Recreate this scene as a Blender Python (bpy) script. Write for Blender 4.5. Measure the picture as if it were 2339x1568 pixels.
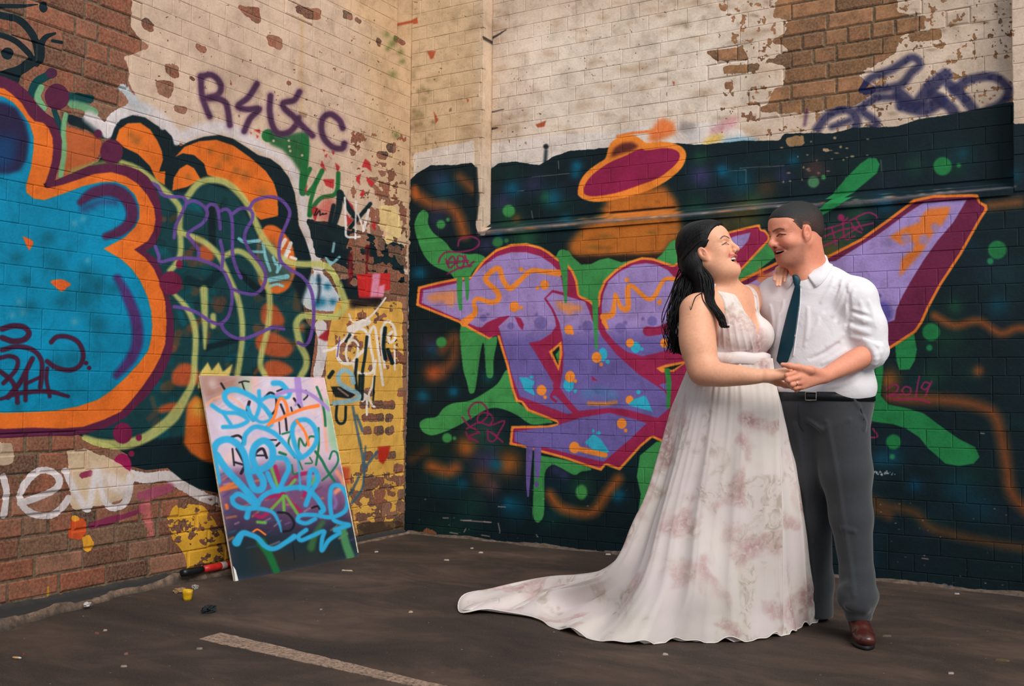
import bpy, bmesh, math, random
import numpy as np
from mathutils import Vector, Matrix

for o in list(bpy.data.objects):
    bpy.data.objects.remove(o, do_unlink=True)
scene = bpy.context.scene
COL = scene.collection

# ------------------------------------------------------------------ camera
FW, FH = 2339.0, 1568.0
FPX = 2312.7                                   # focal length in pixels of the 2339 px frame
PITCH, ROLL, YAW = math.radians(2.419), math.radians(0.578), math.radians(30.54)
CAM = np.array([4.3285, -5.8601, 1.05])
FWD = np.array([-math.sin(YAW) * math.cos(PITCH), math.cos(YAW) * math.cos(PITCH), math.sin(PITCH)])
RGT0 = np.array([math.cos(YAW), math.sin(YAW), 0.0])
UP0 = np.cross(RGT0, FWD)
RGT = RGT0 * math.cos(ROLL) + UP0 * math.sin(ROLL)
UPV = -RGT0 * math.sin(ROLL) + UP0 * math.cos(ROLL)
FH0 = np.array([-math.sin(YAW), math.cos(YAW), 0.0])   # horizontal forward

cam_data = bpy.data.cameras.new('camera')
cam_data.sensor_fit = 'HORIZONTAL'
cam_data.sensor_width = 36.0
cam_data.lens = 36.0 * FPX / FW
cam_data.clip_start = 0.05
cam = bpy.data.objects.new('camera', cam_data)
COL.objects.link(cam)
cam.matrix_world = Matrix(((RGT[0], UPV[0], -FWD[0], CAM[0]),
                           (RGT[1], UPV[1], -FWD[1], CAM[1]),
                           (RGT[2], UPV[2], -FWD[2], CAM[2]),
                           (0, 0, 0, 1)))
scene.camera = cam

# ------------------------------------------------------------------ light
scene.view_settings.view_transform = 'Standard'
scene.view_settings.look = 'None'
scene.view_settings.exposure = 0.46
scene.view_settings.gamma = 1.0
world = bpy.data.worlds.new('sky')
scene.world = world
world.use_nodes = True
wn = world.node_tree.nodes
wn['Background'].inputs['Color'].default_value = (0.80, 0.92, 1.0, 1)
wn['Background'].inputs['Strength'].default_value = 0.62

def add_sun(name, direction, strength, angle, color):
    d = bpy.data.lights.new(name, 'SUN')
    d.energy = strength; d.angle = angle; d.color = color
    o = bpy.data.objects.new(name, d); COL.objects.link(o)
    v = Vector(direction)
    o.rotation_euler = v.to_track_quat('-Z', 'Y').to_euler()
    o.location = (5, -6, 6)
    return o
# soft low daylight from behind the camera's right shoulder (travels away from the camera, to the left and down)
_sd = FH0 * 0.78 - RGT0 * 0.34 + np.array([0, 0, -0.62])
add_sun('daylight', _sd, 2.3, math.radians(38), (1.0, 0.945, 0.88))

# ------------------------------------------------------------------ photo ray helpers (used to measure real positions)
def ray(px, py):
    px = np.asarray(px, float); py = np.asarray(py, float)
    return (RGT * ((px - 1169.5) / FPX)[..., None] - UPV * ((py - 784.0) / FPX)[..., None] + FWD)
def on_plane(px, py, axis, val):
    d = ray(px, py); t = (val - CAM[axis]) / d[..., axis]
    return CAM + d * t[..., None]
def project(P):
    q = np.asarray(P, float) - CAM
    z = q @ FWD
    return 1169.5 + FPX * (q @ RGT) / z, 784.0 - FPX * (q @ UPV) / z
def floor_pt(px, py):
    return on_plane(np.array(px), np.array(py), 2, 0.0)
def FR(px, py, D):
    """frame point (right, depth, up) seen at px,py at horizontal depth D; frame origin is the floor under the camera"""
    d = ray(np.array(px), np.array(py)); t = D / (d @ FH0)
    P = d * t
    return np.array([P @ RGT0, D, P[2] + CAM[2]])
def to_world(p):
    p = np.asarray(p, float)
    return np.stack([CAM[0] + p[..., 0] * RGT0[0] + p[..., 1] * FH0[0],
                     CAM[1] + p[..., 0] * RGT0[1] + p[..., 1] * FH0[1], p[..., 2]], -1)

# ------------------------------------------------------------------ object helpers
def link(o, parent=None):
    COL.objects.link(o)
    if parent is not None:
        o.parent = parent
    return o
def tag(o, label=None, cat=None, group=None, kind=None):
    if label: o['label'] = label
    if cat: o['category'] = cat
    if group: o['group'] = group
    if kind: o['kind'] = kind
    return o
def mesh_obj(name, verts, faces, mat=None, parent=None, smooth=False):
    me = bpy.data.meshes.new(name)
    me.from_pydata([tuple(map(float, v)) for v in verts], [], [tuple(map(int, f)) for f in faces])
    if smooth:
        me.polygons.foreach_set('use_smooth', np.ones(len(me.polygons), bool))
    me.update()
    o = bpy.data.objects.new(name, me)
    if mat: me.materials.append(mat)
    return link(o, parent)
def fast_mesh(name, V, Q, mat=None, parent=None, smooth=True, colors=None, tris=False):
    """V (n,3) array, Q (m,4) or (m,3) int array"""
    me = bpy.data.meshes.new(name)
    V = np.ascontiguousarray(V, np.float32); Q = np.ascontiguousarray(Q, np.int32)
    k = Q.shape[1]
    me.vertices.add(len(V)); me.vertices.foreach_set('co', V.ravel())
    me.loops.add(Q.size); me.loops.foreach_set('vertex_index', Q.ravel())
    me.polygons.add(len(Q))
    me.polygons.foreach_set('loop_start', np.arange(0, Q.size, k, dtype=np.int32))
    me.polygons.foreach_set('loop_total', np.full(len(Q), k, np.int32))
    if smooth:
        me.polygons.foreach_set('use_smooth', np.ones(len(Q), bool))
    me.update(calc_edges=True)
    me.validate()
    if colors is not None:
        ca = me.color_attributes.new('Col', 'FLOAT_COLOR', 'POINT')
        c4 = np.ones((len(V), 4), np.float32); c4[:, :3] = colors
        ca.data.foreach_set('color', c4.ravel())
    o = bpy.data.objects.new(name, me)
    if mat: me.materials.append(mat)
    return link(o, parent)
def empty(name, loc=(0, 0, 0), rz=0.0):
    o = bpy.data.objects.new(name, None)
    o.empty_display_size = 0.1
    o.location = loc; o.rotation_euler = (0, 0, rz)
    return link(o)
def lin(c):
    """sRGB 0-255 -> linear"""
    c = np.asarray(c, float) / 255.0
    return np.where(c <= 0.04045, c / 12.92, ((c + 0.055) / 1.055) ** 2.4)
def rgba(c):
    l = lin(c); return (float(l[0]), float(l[1]), float(l[2]), 1.0)

# ------------------------------------------------------------------ material helpers
class NT:
    def __init__(self, name):
        self.m = bpy.data.materials.new(name); self.m.use_nodes = True
        self.t = self.m.node_tree; self.n = self.t.nodes
        self.b = self.n['Principled BSDF']
    def new(self, typ, **kw):
        n = self.n.new(typ)
        for k, v in kw.items(): setattr(n, k, v)
        return n
    def link(self, a, b): self.t.links.new(a, b)
    def set(self, node, **kw):
        for k, v in kw.items(): node.inputs[k].default_value = v
    def math(self, op, a, b=None, c=None, clamp=False):
        n = self.new('ShaderNodeMath', operation=op); n.use_clamp = clamp
        for i, v in enumerate((a, b, c)):
            if v is None: continue
            if isinstance(v, (int, float)): n.inputs[i].default_value = v
            else: self.link(v, n.inputs[i])
        return n.outputs[0]
    def mix(self, fac, a, b, mode='MIX'):
        n = self.new('ShaderNodeMix', data_type='RGBA', blend_type=mode)
        for sock, v in ((n.inputs[0], fac), (n.inputs[6], a), (n.inputs[7], b)):
            if isinstance(v, (int, float)): sock.default_value = v
            elif isinstance(v, tuple): sock.default_value = v
            else: self.link(v, sock)
        return n.outputs[2]
    def noise(self, scale, detail=4, rough=0.55, vec=None, dist=0.0):
        n = self.new('ShaderNodeTexNoise')
        n.inputs['Scale'].default_value = scale; n.inputs['Detail'].default_value = detail
        n.inputs['Roughness'].default_value = rough; n.inputs['Distortion'].default_value = dist
        if vec is not None: self.link(vec, n.inputs['Vector'])
        return n.outputs['Fac']
    def ramp(self, fac, stops):
        n = self.new('ShaderNodeValToRGB')
        e = n.color_ramp.elements
        while len(e) < len(stops): e.new(0.5)
        for el, (p, c) in zip(e, stops):
            el.position = p; el.color = c
        self.link(fac, n.inputs[0]); return n.outputs[0]
    def smooth(self, v, lo, hi):
        n = self.new('ShaderNodeMapRange', interpolation_type='SMOOTHSTEP')
        n.inputs['From Min'].default_value = lo; n.inputs['From Max'].default_value = hi
        self.link(v, n.inputs['Value']); return n.outputs[0]
    def bump(self, h, strength=0.3, dist=0.01):
        n = self.new('ShaderNodeBump'); n.inputs['Strength'].default_value = strength
        n.inputs['Distance'].default_value = dist
        self.link(h, n.inputs['Height']); self.link(n.outputs[0], self.b.inputs['Normal'])
    def objcoord(self):
        return self.new('ShaderNodeTexCoord').outputs['Object']
    def pos(self):
        return self.new('ShaderNodeNewGeometry').outputs['Position']

def plain_mat(name, color, rough=0.6, noise=0.0, scale=30.0, bump=0.0, spec=0.4, metallic=0.0):
    t = NT(name)
    t.b.inputs['Roughness'].default_value = rough
    t.b.inputs['Specular IOR Level'].default_value = spec
    t.b.inputs['Metallic'].default_value = metallic
    c = rgba(color)
    if noise or bump:
        f = t.noise(scale, 5, 0.6, t.objcoord())
        lo = tuple(x * (1 - noise) for x in c[:3]) + (1,); hi = tuple(min(1, x * (1 + noise)) for x in c[:3]) + (1,)
        t.link(t.ramp(f, [(0.3, lo), (0.7, hi)]), t.b.inputs['Base Color'])
        if bump: t.bump(f, bump, 0.005)
    else:
        t.b.inputs['Base Color'].default_value = c
    return t.m
# ------------------------------------------------------------------ wall paint: the spray-can shapes measured on each wall
def box_blur(a, r):
    r = int(r)
    if r < 1: return a
    for ax in (0, 1):
        pad = [(0, 0)] * a.ndim; pad[ax] = (r + 1, r)
        c = np.cumsum(np.pad(a, pad, mode='edge'), axis=ax)
        n = a.shape[ax]
        hi = [slice(None)] * a.ndim; lo = [slice(None)] * a.ndim
        hi[ax] = slice(2 * r + 1, 2 * r + 1 + n); lo[ax] = slice(0, n)
        a = (c[tuple(hi)] - c[tuple(lo)]) / (2 * r + 1)
    return a
def catmull(pts, closed=False, n=6):
    P = np.asarray(pts, float)
    if len(P) < 3: return P
    if closed: Q = np.vstack([P[-1:], P, P[:2]])
    else: Q = np.vstack([2 * P[0] - P[1], P, 2 * P[-1] - P[-2]])
    out = []
    t = np.linspace(0, 1, n, endpoint=False)[:, None]
    for i in range(1, len(Q) - 2):
        a, b, c, d = Q[i - 1], Q[i], Q[i + 1], Q[i + 2]
        out.append(0.5 * ((2 * b) + (c - a) * t + (2 * a - 5 * b + 4 * c - d) * t ** 2 + (3 * b - a - 3 * c + d) * t ** 3))
    if not closed: out.append(P[-1:])
    return np.vstack(out)
def vnoise(h, w, cell, seed):
    r = np.random.default_rng(seed)
    gh, gw = int(h / cell) + 3, int(w / cell) + 3
    g = r.random((gh, gw)).astype(np.float32)
    y = np.arange(h) / cell; x = np.arange(w) / cell
    yi, xi = y.astype(int), x.astype(int)
    fy = (y - yi)[:, None]; fx = (x - xi)[None]
    fy = fy * fy * (3 - 2 * fy); fx = fx * fx * (3 - 2 * fx)
    return ((g[yi][:, xi] * (1 - fx) + g[yi][:, xi + 1] * fx) * (1 - fy) +
            (g[yi + 1][:, xi] * (1 - fx) + g[yi + 1][:, xi + 1] * fx) * fy).astype(np.float32)
def fbm(h, w, cell, seed, octs=4):
    s = 0; a = 1.0; tot = 0
    for i in range(octs):
        s = s + a * vnoise(h, w, max(1.0, cell / 2 ** i), seed + i * 17); tot += a; a *= 0.6
    return s / tot

class Canvas:
    """paint layer; alpha = how much paint covers the brick"""
    def __init__(self, x0, y0, x1, y1, color=(0, 0, 0), alpha=0.0):
        self.x0, self.y0 = x0, y0
        self.w, self.h = x1 - x0, y1 - y0
        self.rgb = np.empty((self.h, self.w, 3), np.float32); self.rgb[:] = np.array(color) / 255.0
        self.a = np.full((self.h, self.w), alpha, np.float32)
        self.clip = None
    def _win(self, lo, hi, m):
        xa = max(0, int(lo[0] - self.x0 - m)); ya = max(0, int(lo[1] - self.y0 - m))
        xb = min(self.w, int(hi[0] - self.x0 + m + 2)); yb = min(self.h, int(hi[1] - self.y0 + m + 2))
        return xa, ya, xb, yb
    def comp(self, win, cov, color, keep=False):
        xa, ya, xb, yb = win
        if self.clip is not None: cov = cov * self.clip[ya:yb, xa:xb]
        c = np.asarray(color, np.float32)
        c = c / 255.0
        R = self.rgb[ya:yb, xa:xb]; A = self.a[ya:yb, xa:xb]
        na = cov + A * (1 - cov)
        k = np.where(na > 1e-4, cov / np.maximum(na, 1e-4), 0)[..., None]
        self.rgb[ya:yb, xa:xb] = R * (1 - k) + c * k
        self.a[ya:yb, xa:xb] = na
    def mask_poly(self, pts, smooth=False, soft=0):
        P = catmull(pts, True) if smooth else np.asarray(pts, float)
        m = 3 + 2 * soft
        win = self._win(P.min(0), P.max(0), m); xa, ya, xb, yb = win
        W, H = xb - xa, yb - ya
        if W <= 0 or H <= 0: return None, None
        SS = 2
        acc = np.zeros((H * SS, W + 1), np.int16)
        X = P[:, 0] - self.x0 - xa; Y = (P[:, 1] - self.y0 - ya) * SS
        for i in range(len(P)):
            xA, yA, xB, yB = X[i - 1], Y[i - 1], X[i], Y[i]
            if yA == yB: continue
            if yA > yB: xA, yA, xB, yB = xB, yB, xA, yA
            r0 = max(0, int(math.ceil(yA - 0.5))); r1 = min(H * SS - 1, int(math.ceil(yB - 0.5)) - 1)
            if r1 < r0: continue
            rows = np.arange(r0, r1 + 1)
            xc = xA + (rows + 0.5 - yA) * (xB - xA) / (yB - yA)
            ci = np.clip(np.ceil(xc - 0.5), 0, W).astype(int)
            np.add.at(acc, (rows, ci), 1)
        M = (np.cumsum(acc[:, :W], 1) % 2).astype(np.float32)
        M = M.reshape(H, SS, W).mean(1)
        M = box_blur(M, max(1, soft))
        if soft > 2: M = box_blur(M, soft)
        return win, M
    def poly(self, pts, color, alpha=1.0, soft=0, smooth=False):
        win, M = self.mask_poly(pts, smooth, soft)
        if M is not None: self.comp(win, M * alpha, color)
    def mask_stroke(self, pts, w, soft=1.0, smooth=True):
        P = catmull(pts, False, 5) if smooth and len(pts) > 2 else np.asarray(pts, float)
        w = np.asarray(w, float)
        ws = np.interp(np.linspace(0, 1, len(P)), np.linspace(0, 1, w.size), w.ravel()) / 2 if w.size > 1 else np.full(len(P), float(w) / 2)
        m = ws.max() + soft + 2
        win = self._win(P.min(0), P.max(0), m); xa, ya, xb, yb = win
        if xb <= xa or yb <= ya: return None, None
        M = np.zeros((yb - ya, xb - xa), np.float32)
        for i in range(max(1, len(P) - 1)):
            a = P[i]; b = P[min(i + 1, len(P) - 1)]; ra = ws[i]; rb = ws[min(i + 1, len(P) - 1)]
            mm = max(ra, rb) + soft + 2
            lo = np.minimum(a, b); hi = np.maximum(a, b)
            cxa, cya, cxb, cyb = self._win(lo, hi, mm)
            cxa = max(cxa, xa); cya = max(cya, ya); cxb = min(cxb, xb); cyb = min(cyb, yb)
            if cxb <= cxa or cyb <= cya: continue
            gx = (np.arange(cxa, cxb) + self.x0)[None] - a[0]; gy = (np.arange(cya, cyb) + self.y0)[:, None] - a[1]
            d = b - a; L2 = max(1e-6, d @ d)
            t = np.clip((gx * d[0] + gy * d[1]) / L2, 0, 1)
            dist = np.sqrt((gx - t * d[0]) ** 2 + (gy - t * d[1]) ** 2) - (ra + (rb - ra) * t)
            v = np.clip(0.5 - dist / (2 * soft), 0, 1)
            S = M[cya - ya:cyb - ya, cxa - xa:cxb - xa]
            np.maximum(S, v, out=S)
        return win, M
    def stroke(self, pts, w, color, alpha=1.0, soft=1.0, smooth=True):
        win, M = self.mask_stroke(pts, w, soft, smooth)
        if M is not None: self.comp(win, M * alpha, color)
    def dot(self, x, y, r, color, alpha=1.0, soft=1.0, ry=None):
        ry = ry or r
        m = max(r, ry) + soft + 2
        win = self._win(np.array([x, y]), np.array([x, y]), m); xa, ya, xb, yb = win
        if xb <= xa or yb <= ya: return
        gx = ((np.arange(xa, xb) + self.x0)[None] - x) / r; gy = ((np.arange(ya, yb) + self.y0)[:, None] - y) / ry
        d = (np.sqrt(gx * gx + gy * gy) - 1) * min(r, ry)
        self.comp(win, np.clip(0.5 - d / (2 * soft), 0, 1) * alpha, color)
    def glow(self, x, y, r, color, alpha=0.6, ry=None):
        """over-sprayed soft spot"""
        ry = ry or r
        win = self._win(np.array([x, y]), np.array([x, y]), 2 * max(r, ry)); xa, ya, xb, yb = win
        if xb <= xa or yb <= ya: return
        gx = ((np.arange(xa, xb) + self.x0)[None] - x) / r; gy = ((np.arange(ya, yb) + self.y0)[:, None] - y) / ry
        self.comp(win, np.exp(-(gx * gx + gy * gy) * 1.1) * alpha, color)
    def erode(self, cov, px):
        b = box_blur(box_blur(cov, px // 2), px - px // 2)
        return np.clip((b - 0.93) / 0.06 + 0.5, 0, 1)
    def wear(self, pts, amount, cell, seed, thr=0.55, smooth=False, soft=6):
        """paint flaked off inside a region"""
        win, M = self.mask_poly(pts, smooth, soft)
        if M is None: return
        xa, ya, xb, yb = win
        n = fbm(yb - ya, xb - xa, cell, seed, 4)
        k = np.clip((n - thr) / 0.06 + 0.5, 0, 1) * M * amount
        self.a[ya:yb, xa:xb] *= (1 - k)
    def unpaint(self, pts, amount=1.0, soft=2, smooth=False, rag=0.0, seed=0):
        win, M = self.mask_poly(pts, smooth, soft)
        if M is None: return
        xa, ya, xb, yb = win
        if rag:
            n = fbm(yb - ya, xb - xa, 14, seed, 3) - 0.5
            M = np.clip((box_blur(M, 4) + n * rag - 0.5) / 0.12 + 0.5, 0, 1)
        self.a[ya:yb, xa:xb] *= (1 - M * amount)
    def ragged(self, pts, color, alpha=1.0, rag=0.8, cell=14, seed=0, spread=5):
        win, M = self.mask_poly(pts, False, 1)
        if M is None: return
        xa, ya, xb, yb = win
        n = fbm(yb - ya, xb - xa, cell, seed, 4) - 0.5
        M = np.clip((box_blur(M, spread) + n * rag - 0.5) / 0.1 + 0.5, 0, 1)
        self.comp(win, M * alpha, color)
    def sample(self, X, Y):
        x = np.clip(X - self.x0, 0, self.w - 1.01); y = np.clip(Y - self.y0, 0, self.h - 1.01)
        xi = x.astype(int); yi = y.astype(int); fx = (x - xi)[..., None]; fy = (y - yi)[..., None]
        A = np.dstack([self.rgb, self.a])
        out = (A[yi, xi] * (1 - fx) + A[yi, xi + 1] * fx) * (1 - fy) + (A[yi + 1, xi] * (1 - fx) + A[yi + 1, xi + 1] * fx) * fy
        return out
def make_image(name, arr):
    h, w = arr.shape[:2]
    im = bpy.data.images.new(name, w, h, alpha=True)
    im.alpha_mode = 'CHANNEL_PACKED'
    im.pixels.foreach_set(np.ascontiguousarray(arr, np.float32).ravel())
    im.pack()
    return im
# ------------------------------------------------------------------ left wall paint
K = (10, 31, 38)
PLUM = (88, 30, 62); ORG = (228, 112, 38); BLU = (0, 134, 176); WHT = (214, 204, 206)
OLIVE = (190, 190, 112); VIO = (104, 72, 152); TEAL = (4, 84, 94); CREAM = (206, 178, 156)
def paint_left():
    c = Canvas(-420, -160, 990, 1470)
    # whitewash over the upper wall
    c.ragged([(301, -150), (301, 30), (298, 59), (314, 84), (344, 108), (300, 125), (283, 130), (293, 153), (296, 190), (318, 235),
              (330, 300), (420, 330), (640, 420), (700, 560), (760, 560), (830, 590), (880, 620), (1000, 640), (1000, -150)], CREAM, 1.0, 0.75, 16, 3, 4)
    c.poly([(820, -150), (1000, -150), (1000, 600), (880, 560), (840, 330)], (202, 166, 122), 0.6, 25)
    # brick showing through the whitewash
    for i, p in enumerate([[(322, 46), (333, 40), (354, 58), (352, 76), (338, 74), (326, 66)], [(317, 93), (332, 97), (344, 112), (330, 114), (316, 106)],
              [(356, 183), (395, 186), (400, 205), (388, 224), (360, 214)], [(377, 145), (408, 150), (412, 176), (398, 182), (378, 166)],
              [(396, 240), (430, 246), (425, 262), (398, 256)], [(445, 98), (474, 110), (470, 124), (450, 112)], [(434, 170), (449, 180), (444, 190), (434, 182)],
              [(540, 12), (592, 18), (597, 50), (588, 54), (560, 36)], [(674, 12), (735, 22), (733, 46), (714, 48), (676, 28)],
              [(783, 22), (806, 30), (806, 50), (784, 40)], [(812, 36), (830, 46), (824, 58), (812, 50)], [(611, 78), (644, 86), (644, 116), (612, 104)],
              [(860, 84), (872, 92), (868, 110), (860, 102)], [(900, 78), (928, 96), (926, 106), (900, 96)], [(654, 182), (668, 188), (664, 198), (654, 194)],
              [(862, 348), (886, 346), (884, 368), (862, 362)], [(880, 330), (905, 325), (905, 350), (886, 348)], [(872, 420), (892, 416), (890, 436), (872, 434)]]):
        c.unpaint(p, 0.95, 1, False, 0.8, 40 + i)
    c.wear([(300, 0), (900, 0), (930, 480), (740, 470), (420, 290), (330, 240)], 0.7, 9, 91, 0.76)
    c.wear([(800, 300), (930, 280), (930, 700), (800, 700)], 0.85, 22, 92, 0.60)
    c.poly([(683, 254), (704, 260), (700, 270), (684, 266)], (150, 125, 105), 0.9, 1)
    # rust and moss runs
    c.stroke([(690, 40), (688, 160), (690, 260)], 8, (185, 140, 85), 0.4, 5)
    for x, y, r in ((884, 78, 9), (895, 100, 10), (905, 88, 8), (915, 120, 8), (898, 170, 9), (905, 310, 8), (920, 140, 7), (886, 112, 6)):
        c.glow(x, y, r, (95, 105, 50), 0.65)
    # dark eye drawing, top left
    for p, w in (([(-60, 20), (10, 36), (40, 44), (65, 66), (84, 100), (91, 138)], 17), ([(-40, 70), (10, 82), (40, 97), (66, 122), (84, 146)], 14),
                 ([(-30, 190), (10, 172), (42, 162), (72, 142)], 24), ([(93, 130), (95, 100), (106, 84), (126, 76)], [18, 16, 13, 6]), ([(-60, 12), (40, 14), (86, 10)], [10, 10, 3]),
                 ([(40, 165), (35, 182)], 20), ([(120, 93), (142, 97)], 8)):
        c.stroke(p, w, K, 0.96, 1.5)
    c.dot(17, 122, 14, K, 1, 2); c.dot(99, 16, 10, K, 1, 2, 13)
    # greens and teals around the first letter
    c.stroke([(112, 170), (82, 190), (72, 216)], 20, (0, 62, 66), 0.9, 3)
    c.stroke([(160, 220), (206, 226)], 22, (6, 66, 70), 0.85, 6)
    c.stroke([(94, 200), (86, 222), (100, 248)], 15, (118, 172, 128), 0.95, 2)
    c.stroke([(164, 238), (190, 244), (216, 256)], 18, (110, 160, 120), 0.9, 4)
    c.stroke([(124, 252), (134, 280), (136, 300)], 13, (6, 66, 70), 0.9, 3)
    c.poly([(150, 288), (180, 296), (228, 312), (236, 330), (225, 362), (190, 384), (146, 408), (146, 330)], (182, 92, 48), 0.9, 5)
    c.poly([(152, 262), (166, 262), (220, 282), (240, 300), (258, 318), (236, 318), (205, 300), (156, 284)], K, 0.9, 4)
    c.stroke([(150, 262), (145, 300), (147, 345), (139, 402)], 11, (116, 168, 120), 0.95, 2)
    # second piece: dark outline body
    big = [(262, 293), (276, 274), (304, 264), (332, 269), (355, 285), (377, 296), (393, 312), (400, 326), (413, 335), (433, 324), (467, 313), (500, 309), (534, 318),
           (565, 338), (590, 355), (618, 363), (641, 380), (660, 405), (674, 442), (680, 481), (683, 515), (697, 546), (711, 591), (712, 612), (706, 662), (692, 695),
           (700, 735), (722, 760), (719, 790), (710, 857), (690, 1000), (640, 1125), (509, 1130), (455, 1118), (415, 1096), (383, 1070), (335, 1075), (297, 1066), (292, 1040),
           (250, 1015), (190, 1000), (100, 950), (100, 500), (140, 410), (180, 390), (225, 370), (250, 330)]
    # white spray halo
    c.stroke([(205, 268), (245, 296), (262, 272), (300, 250), (345, 258), (378, 284), (405, 312), (435, 306), (470, 294), (520, 294), (565, 318), (610, 343), (645, 362), (672, 396),
              (690, 450), (696, 510), (712, 560), (724, 605), (732, 640)], [26, 30, 30, 26, 30, 30, 26, 30, 30, 30, 26, 22, 22, 22, 22, 22, 24, 22, 20], WHT, 0.95, 7)
    c.stroke([(280, 200), (310, 235), (330, 250)], 24, (180, 185, 190), 0.75, 8)
    c.stroke([(296, 1084), (335, 1093), (384, 1088), (420, 1112), (470, 1138), (515, 1150)], 24, WHT, 0.95, 6)
    c.poly(big, K, 1.0, 1)
    c.stroke([(243, 296), (245, 306)], 20, WHT, 0.95, 2); c.stroke([(400, 300), (403, 326)], [16, 13], WHT, 0.95, 2); c.stroke([(365, 280), (372, 290)], 14, WHT, 0.95, 2)
    # murky layers inside
    r = random.Random(5)
    inner = [(345, 425), (420, 440), (470, 415), (540, 440), (600, 560), (660, 620), (690, 700), (705, 860), (690, 1000), (520, 1060), (420, 1000), (300, 1010), (200, 1000), (200, 600)]
    win, M = c.mask_poly(inner, False, 4)
    full = np.zeros((c.h, c.w), np.float32); full[win[1]:win[3], win[0]:win[2]] = M
    c.clip = full
    c.poly(inner, (18, 62, 68), 0.95, 4)
    pal = [TEAL, (0, 74, 84), (96, 66, 44), (150, 76, 38), (12, 44, 50), (70, 74, 60), (0, 92, 108), (120, 64, 44), (10, 38, 46)]
    for i in range(150):
        x, y = r.uniform(340, 700), r.uniform(430, 1010)
        a = r.uniform(-1.4, 1.4); L = r.uniform(10, 34)
        c.stroke([(x, y), (x + L * math.cos(a), y + L * math.sin(a))], r.uniform(8, 24), pal[r.randrange(len(pal))], r.uniform(0.35, 0.8), 3, False)
    c.stroke([(483, 470), (485, 560)], 17, K, 0.95, 2)
    c.stroke([(545, 620), (575, 650), (605, 672)], [10, 16, 16], K, 0.95, 2)
    c.stroke([(470, 795), (510, 785), (545, 775)], 14, K, 0.9, 3)
    c.stroke([(430, 640), (470, 650), (500, 625)], 20, (4, 40, 48), 0.9, 3)
    for p in ([(600, 700), (625, 695), (650, 730), (640, 745), (600, 740)], [(586, 770), (625, 760), (668, 790), (660, 815), (620, 815), (590, 800)], [(606, 830), (640, 825), (670, 850), (610, 870)],
              [(395, 850), (425, 830), (455, 850), (450, 880), (400, 880)], [(365, 930), (400, 920), (420, 930), (370, 945)], [(455, 565), (480, 560), (490, 590), (470, 600), (455, 590)]):
        c.poly(p, (196, 84, 42), 0.85, 3, True)
    c.clip = None
    c.poly([(428, 925), (446, 905), (500, 930), (498, 1062), (462, 1052), (436, 1035), (420, 1014)], (214, 104, 38), 0.95, 3, False)
    c.poly([(440, 912), (500, 925), (500, 965), (440, 950)], (212, 170, 70), 0.8, 9)
    # orange arcs
    arcs = [[(265, 321), (273, 296), (293, 282), (321, 281), (343, 296), (360, 321), (371, 347), (373, 366), (364, 393), (378, 392), (377, 424), (357, 411), (343, 380), (315, 352), (285, 338)],
            [(400, 360), (422, 336), (456, 323), (495, 320), (534, 333), (573, 361), (607, 391), (627, 420), (635, 448), (636, 494), (596, 503), (585, 494), (571, 470), (548, 442), (517, 414), (489, 405), (474, 400), (467, 375), (444, 355), (418, 351)],
            [(394, 436), (397, 408), (411, 386), (428, 376), (444, 385), (459, 410), (428, 428)]]
    for a in arcs:
        c.poly(a, (222, 110, 36), 1.0, 1)
    for x, y, rr in ((312, 322, 12), (298, 310, 9), (516, 360, 12), (560, 400, 13), (540, 390, 10), (600, 440, 14), (585, 470, 10), (480, 345, 8), (430, 405, 8), (500, 380, 9)):
        c.glow(x, y, rr, (140, 92, 40), 0.6)
    # lower right orange form with blue handwriting
    c.poly([(604, 520), (627, 516), (649, 532), (666, 557), (674, 585), (676, 612), (672, 633), (658, 661), (632, 672), (607, 661), (590, 640), (588, 560)], (214, 104, 40), 1.0, 2, True)
    c.poly([(588, 548), (625, 556), (640, 600), (668, 612), (666, 640), (610, 655), (585, 630)], (44, 88, 92), 0.9, 6)
    CY = (132, 200, 212)
    for p, w in (([(546, 546), (560, 553), (592, 550)], 8), ([(572, 575), (604, 576)], 6), ([(601, 556), (606, 585), (617, 618)], 7), ([(624, 588), (630, 604)], 6), ([(634, 600), (634, 622)], 5),
                 ([(655, 572), (640, 610), (632, 622)], 6), ([(614, 640), (656, 632)], 11), ([(612, 656), (632, 650), (646, 654)], 6)):
        c.stroke(p, w, CY, 0.92, 1.5)
    for p, w in (([(652, 548), (640, 568)], 9), ([(664, 556), (652, 590)], 9), ([(664, 588), (676, 592)], 7), ([(660, 570), (662, 576)], 5)):
        c.stroke(p, w, (236, 220, 216), 0.95, 1.2)
    # whites and blues right of it
    c.poly([(712, 626), (748, 634), (775, 676), (772, 712), (740, 712), (700, 706), (690, 690)], (188, 200, 212), 0.95, 3)
    for x, y, rr in ((748, 655, 9), (735, 690, 12), (760, 690, 9), (722, 695, 10), (728, 640, 7)):
        c.glow(x, y, rr, (10, 98, 130), 0.85)
    c.stroke([(728, 630), (730, 660), (726, 690)], 7, (24, 40, 58), 0.8, 3)
    c.stroke([(733, 745), (738, 790), (726, 855)], [26, 24, 22], (208, 200, 202), 0.95, 3)
    c.poly([(727, 772), (745, 756), (800, 742), (804, 756), (786, 778), (742, 780)], (160, 32, 44), 0.95, 2)
    # dark strip towards the corner
    c.ragged([(700, 500), (722, 505), (760, 508), (790, 520), (830, 530), (884, 548), (924, 560), (924, 650), (895, 640), (880, 625), (812, 620), (790, 612), (760, 598), (724, 590)], K, 0.95, 0.7, 14, 8)
    c.ragged([(775, 640), (822, 630), (830, 700), (800, 720), (780, 690)], K, 0.8, 0.8, 10, 9)
    c.wear([(790, 500), (930, 520), (930, 660), (790, 650)], 0.95, 18, 77, 0.50)
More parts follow.
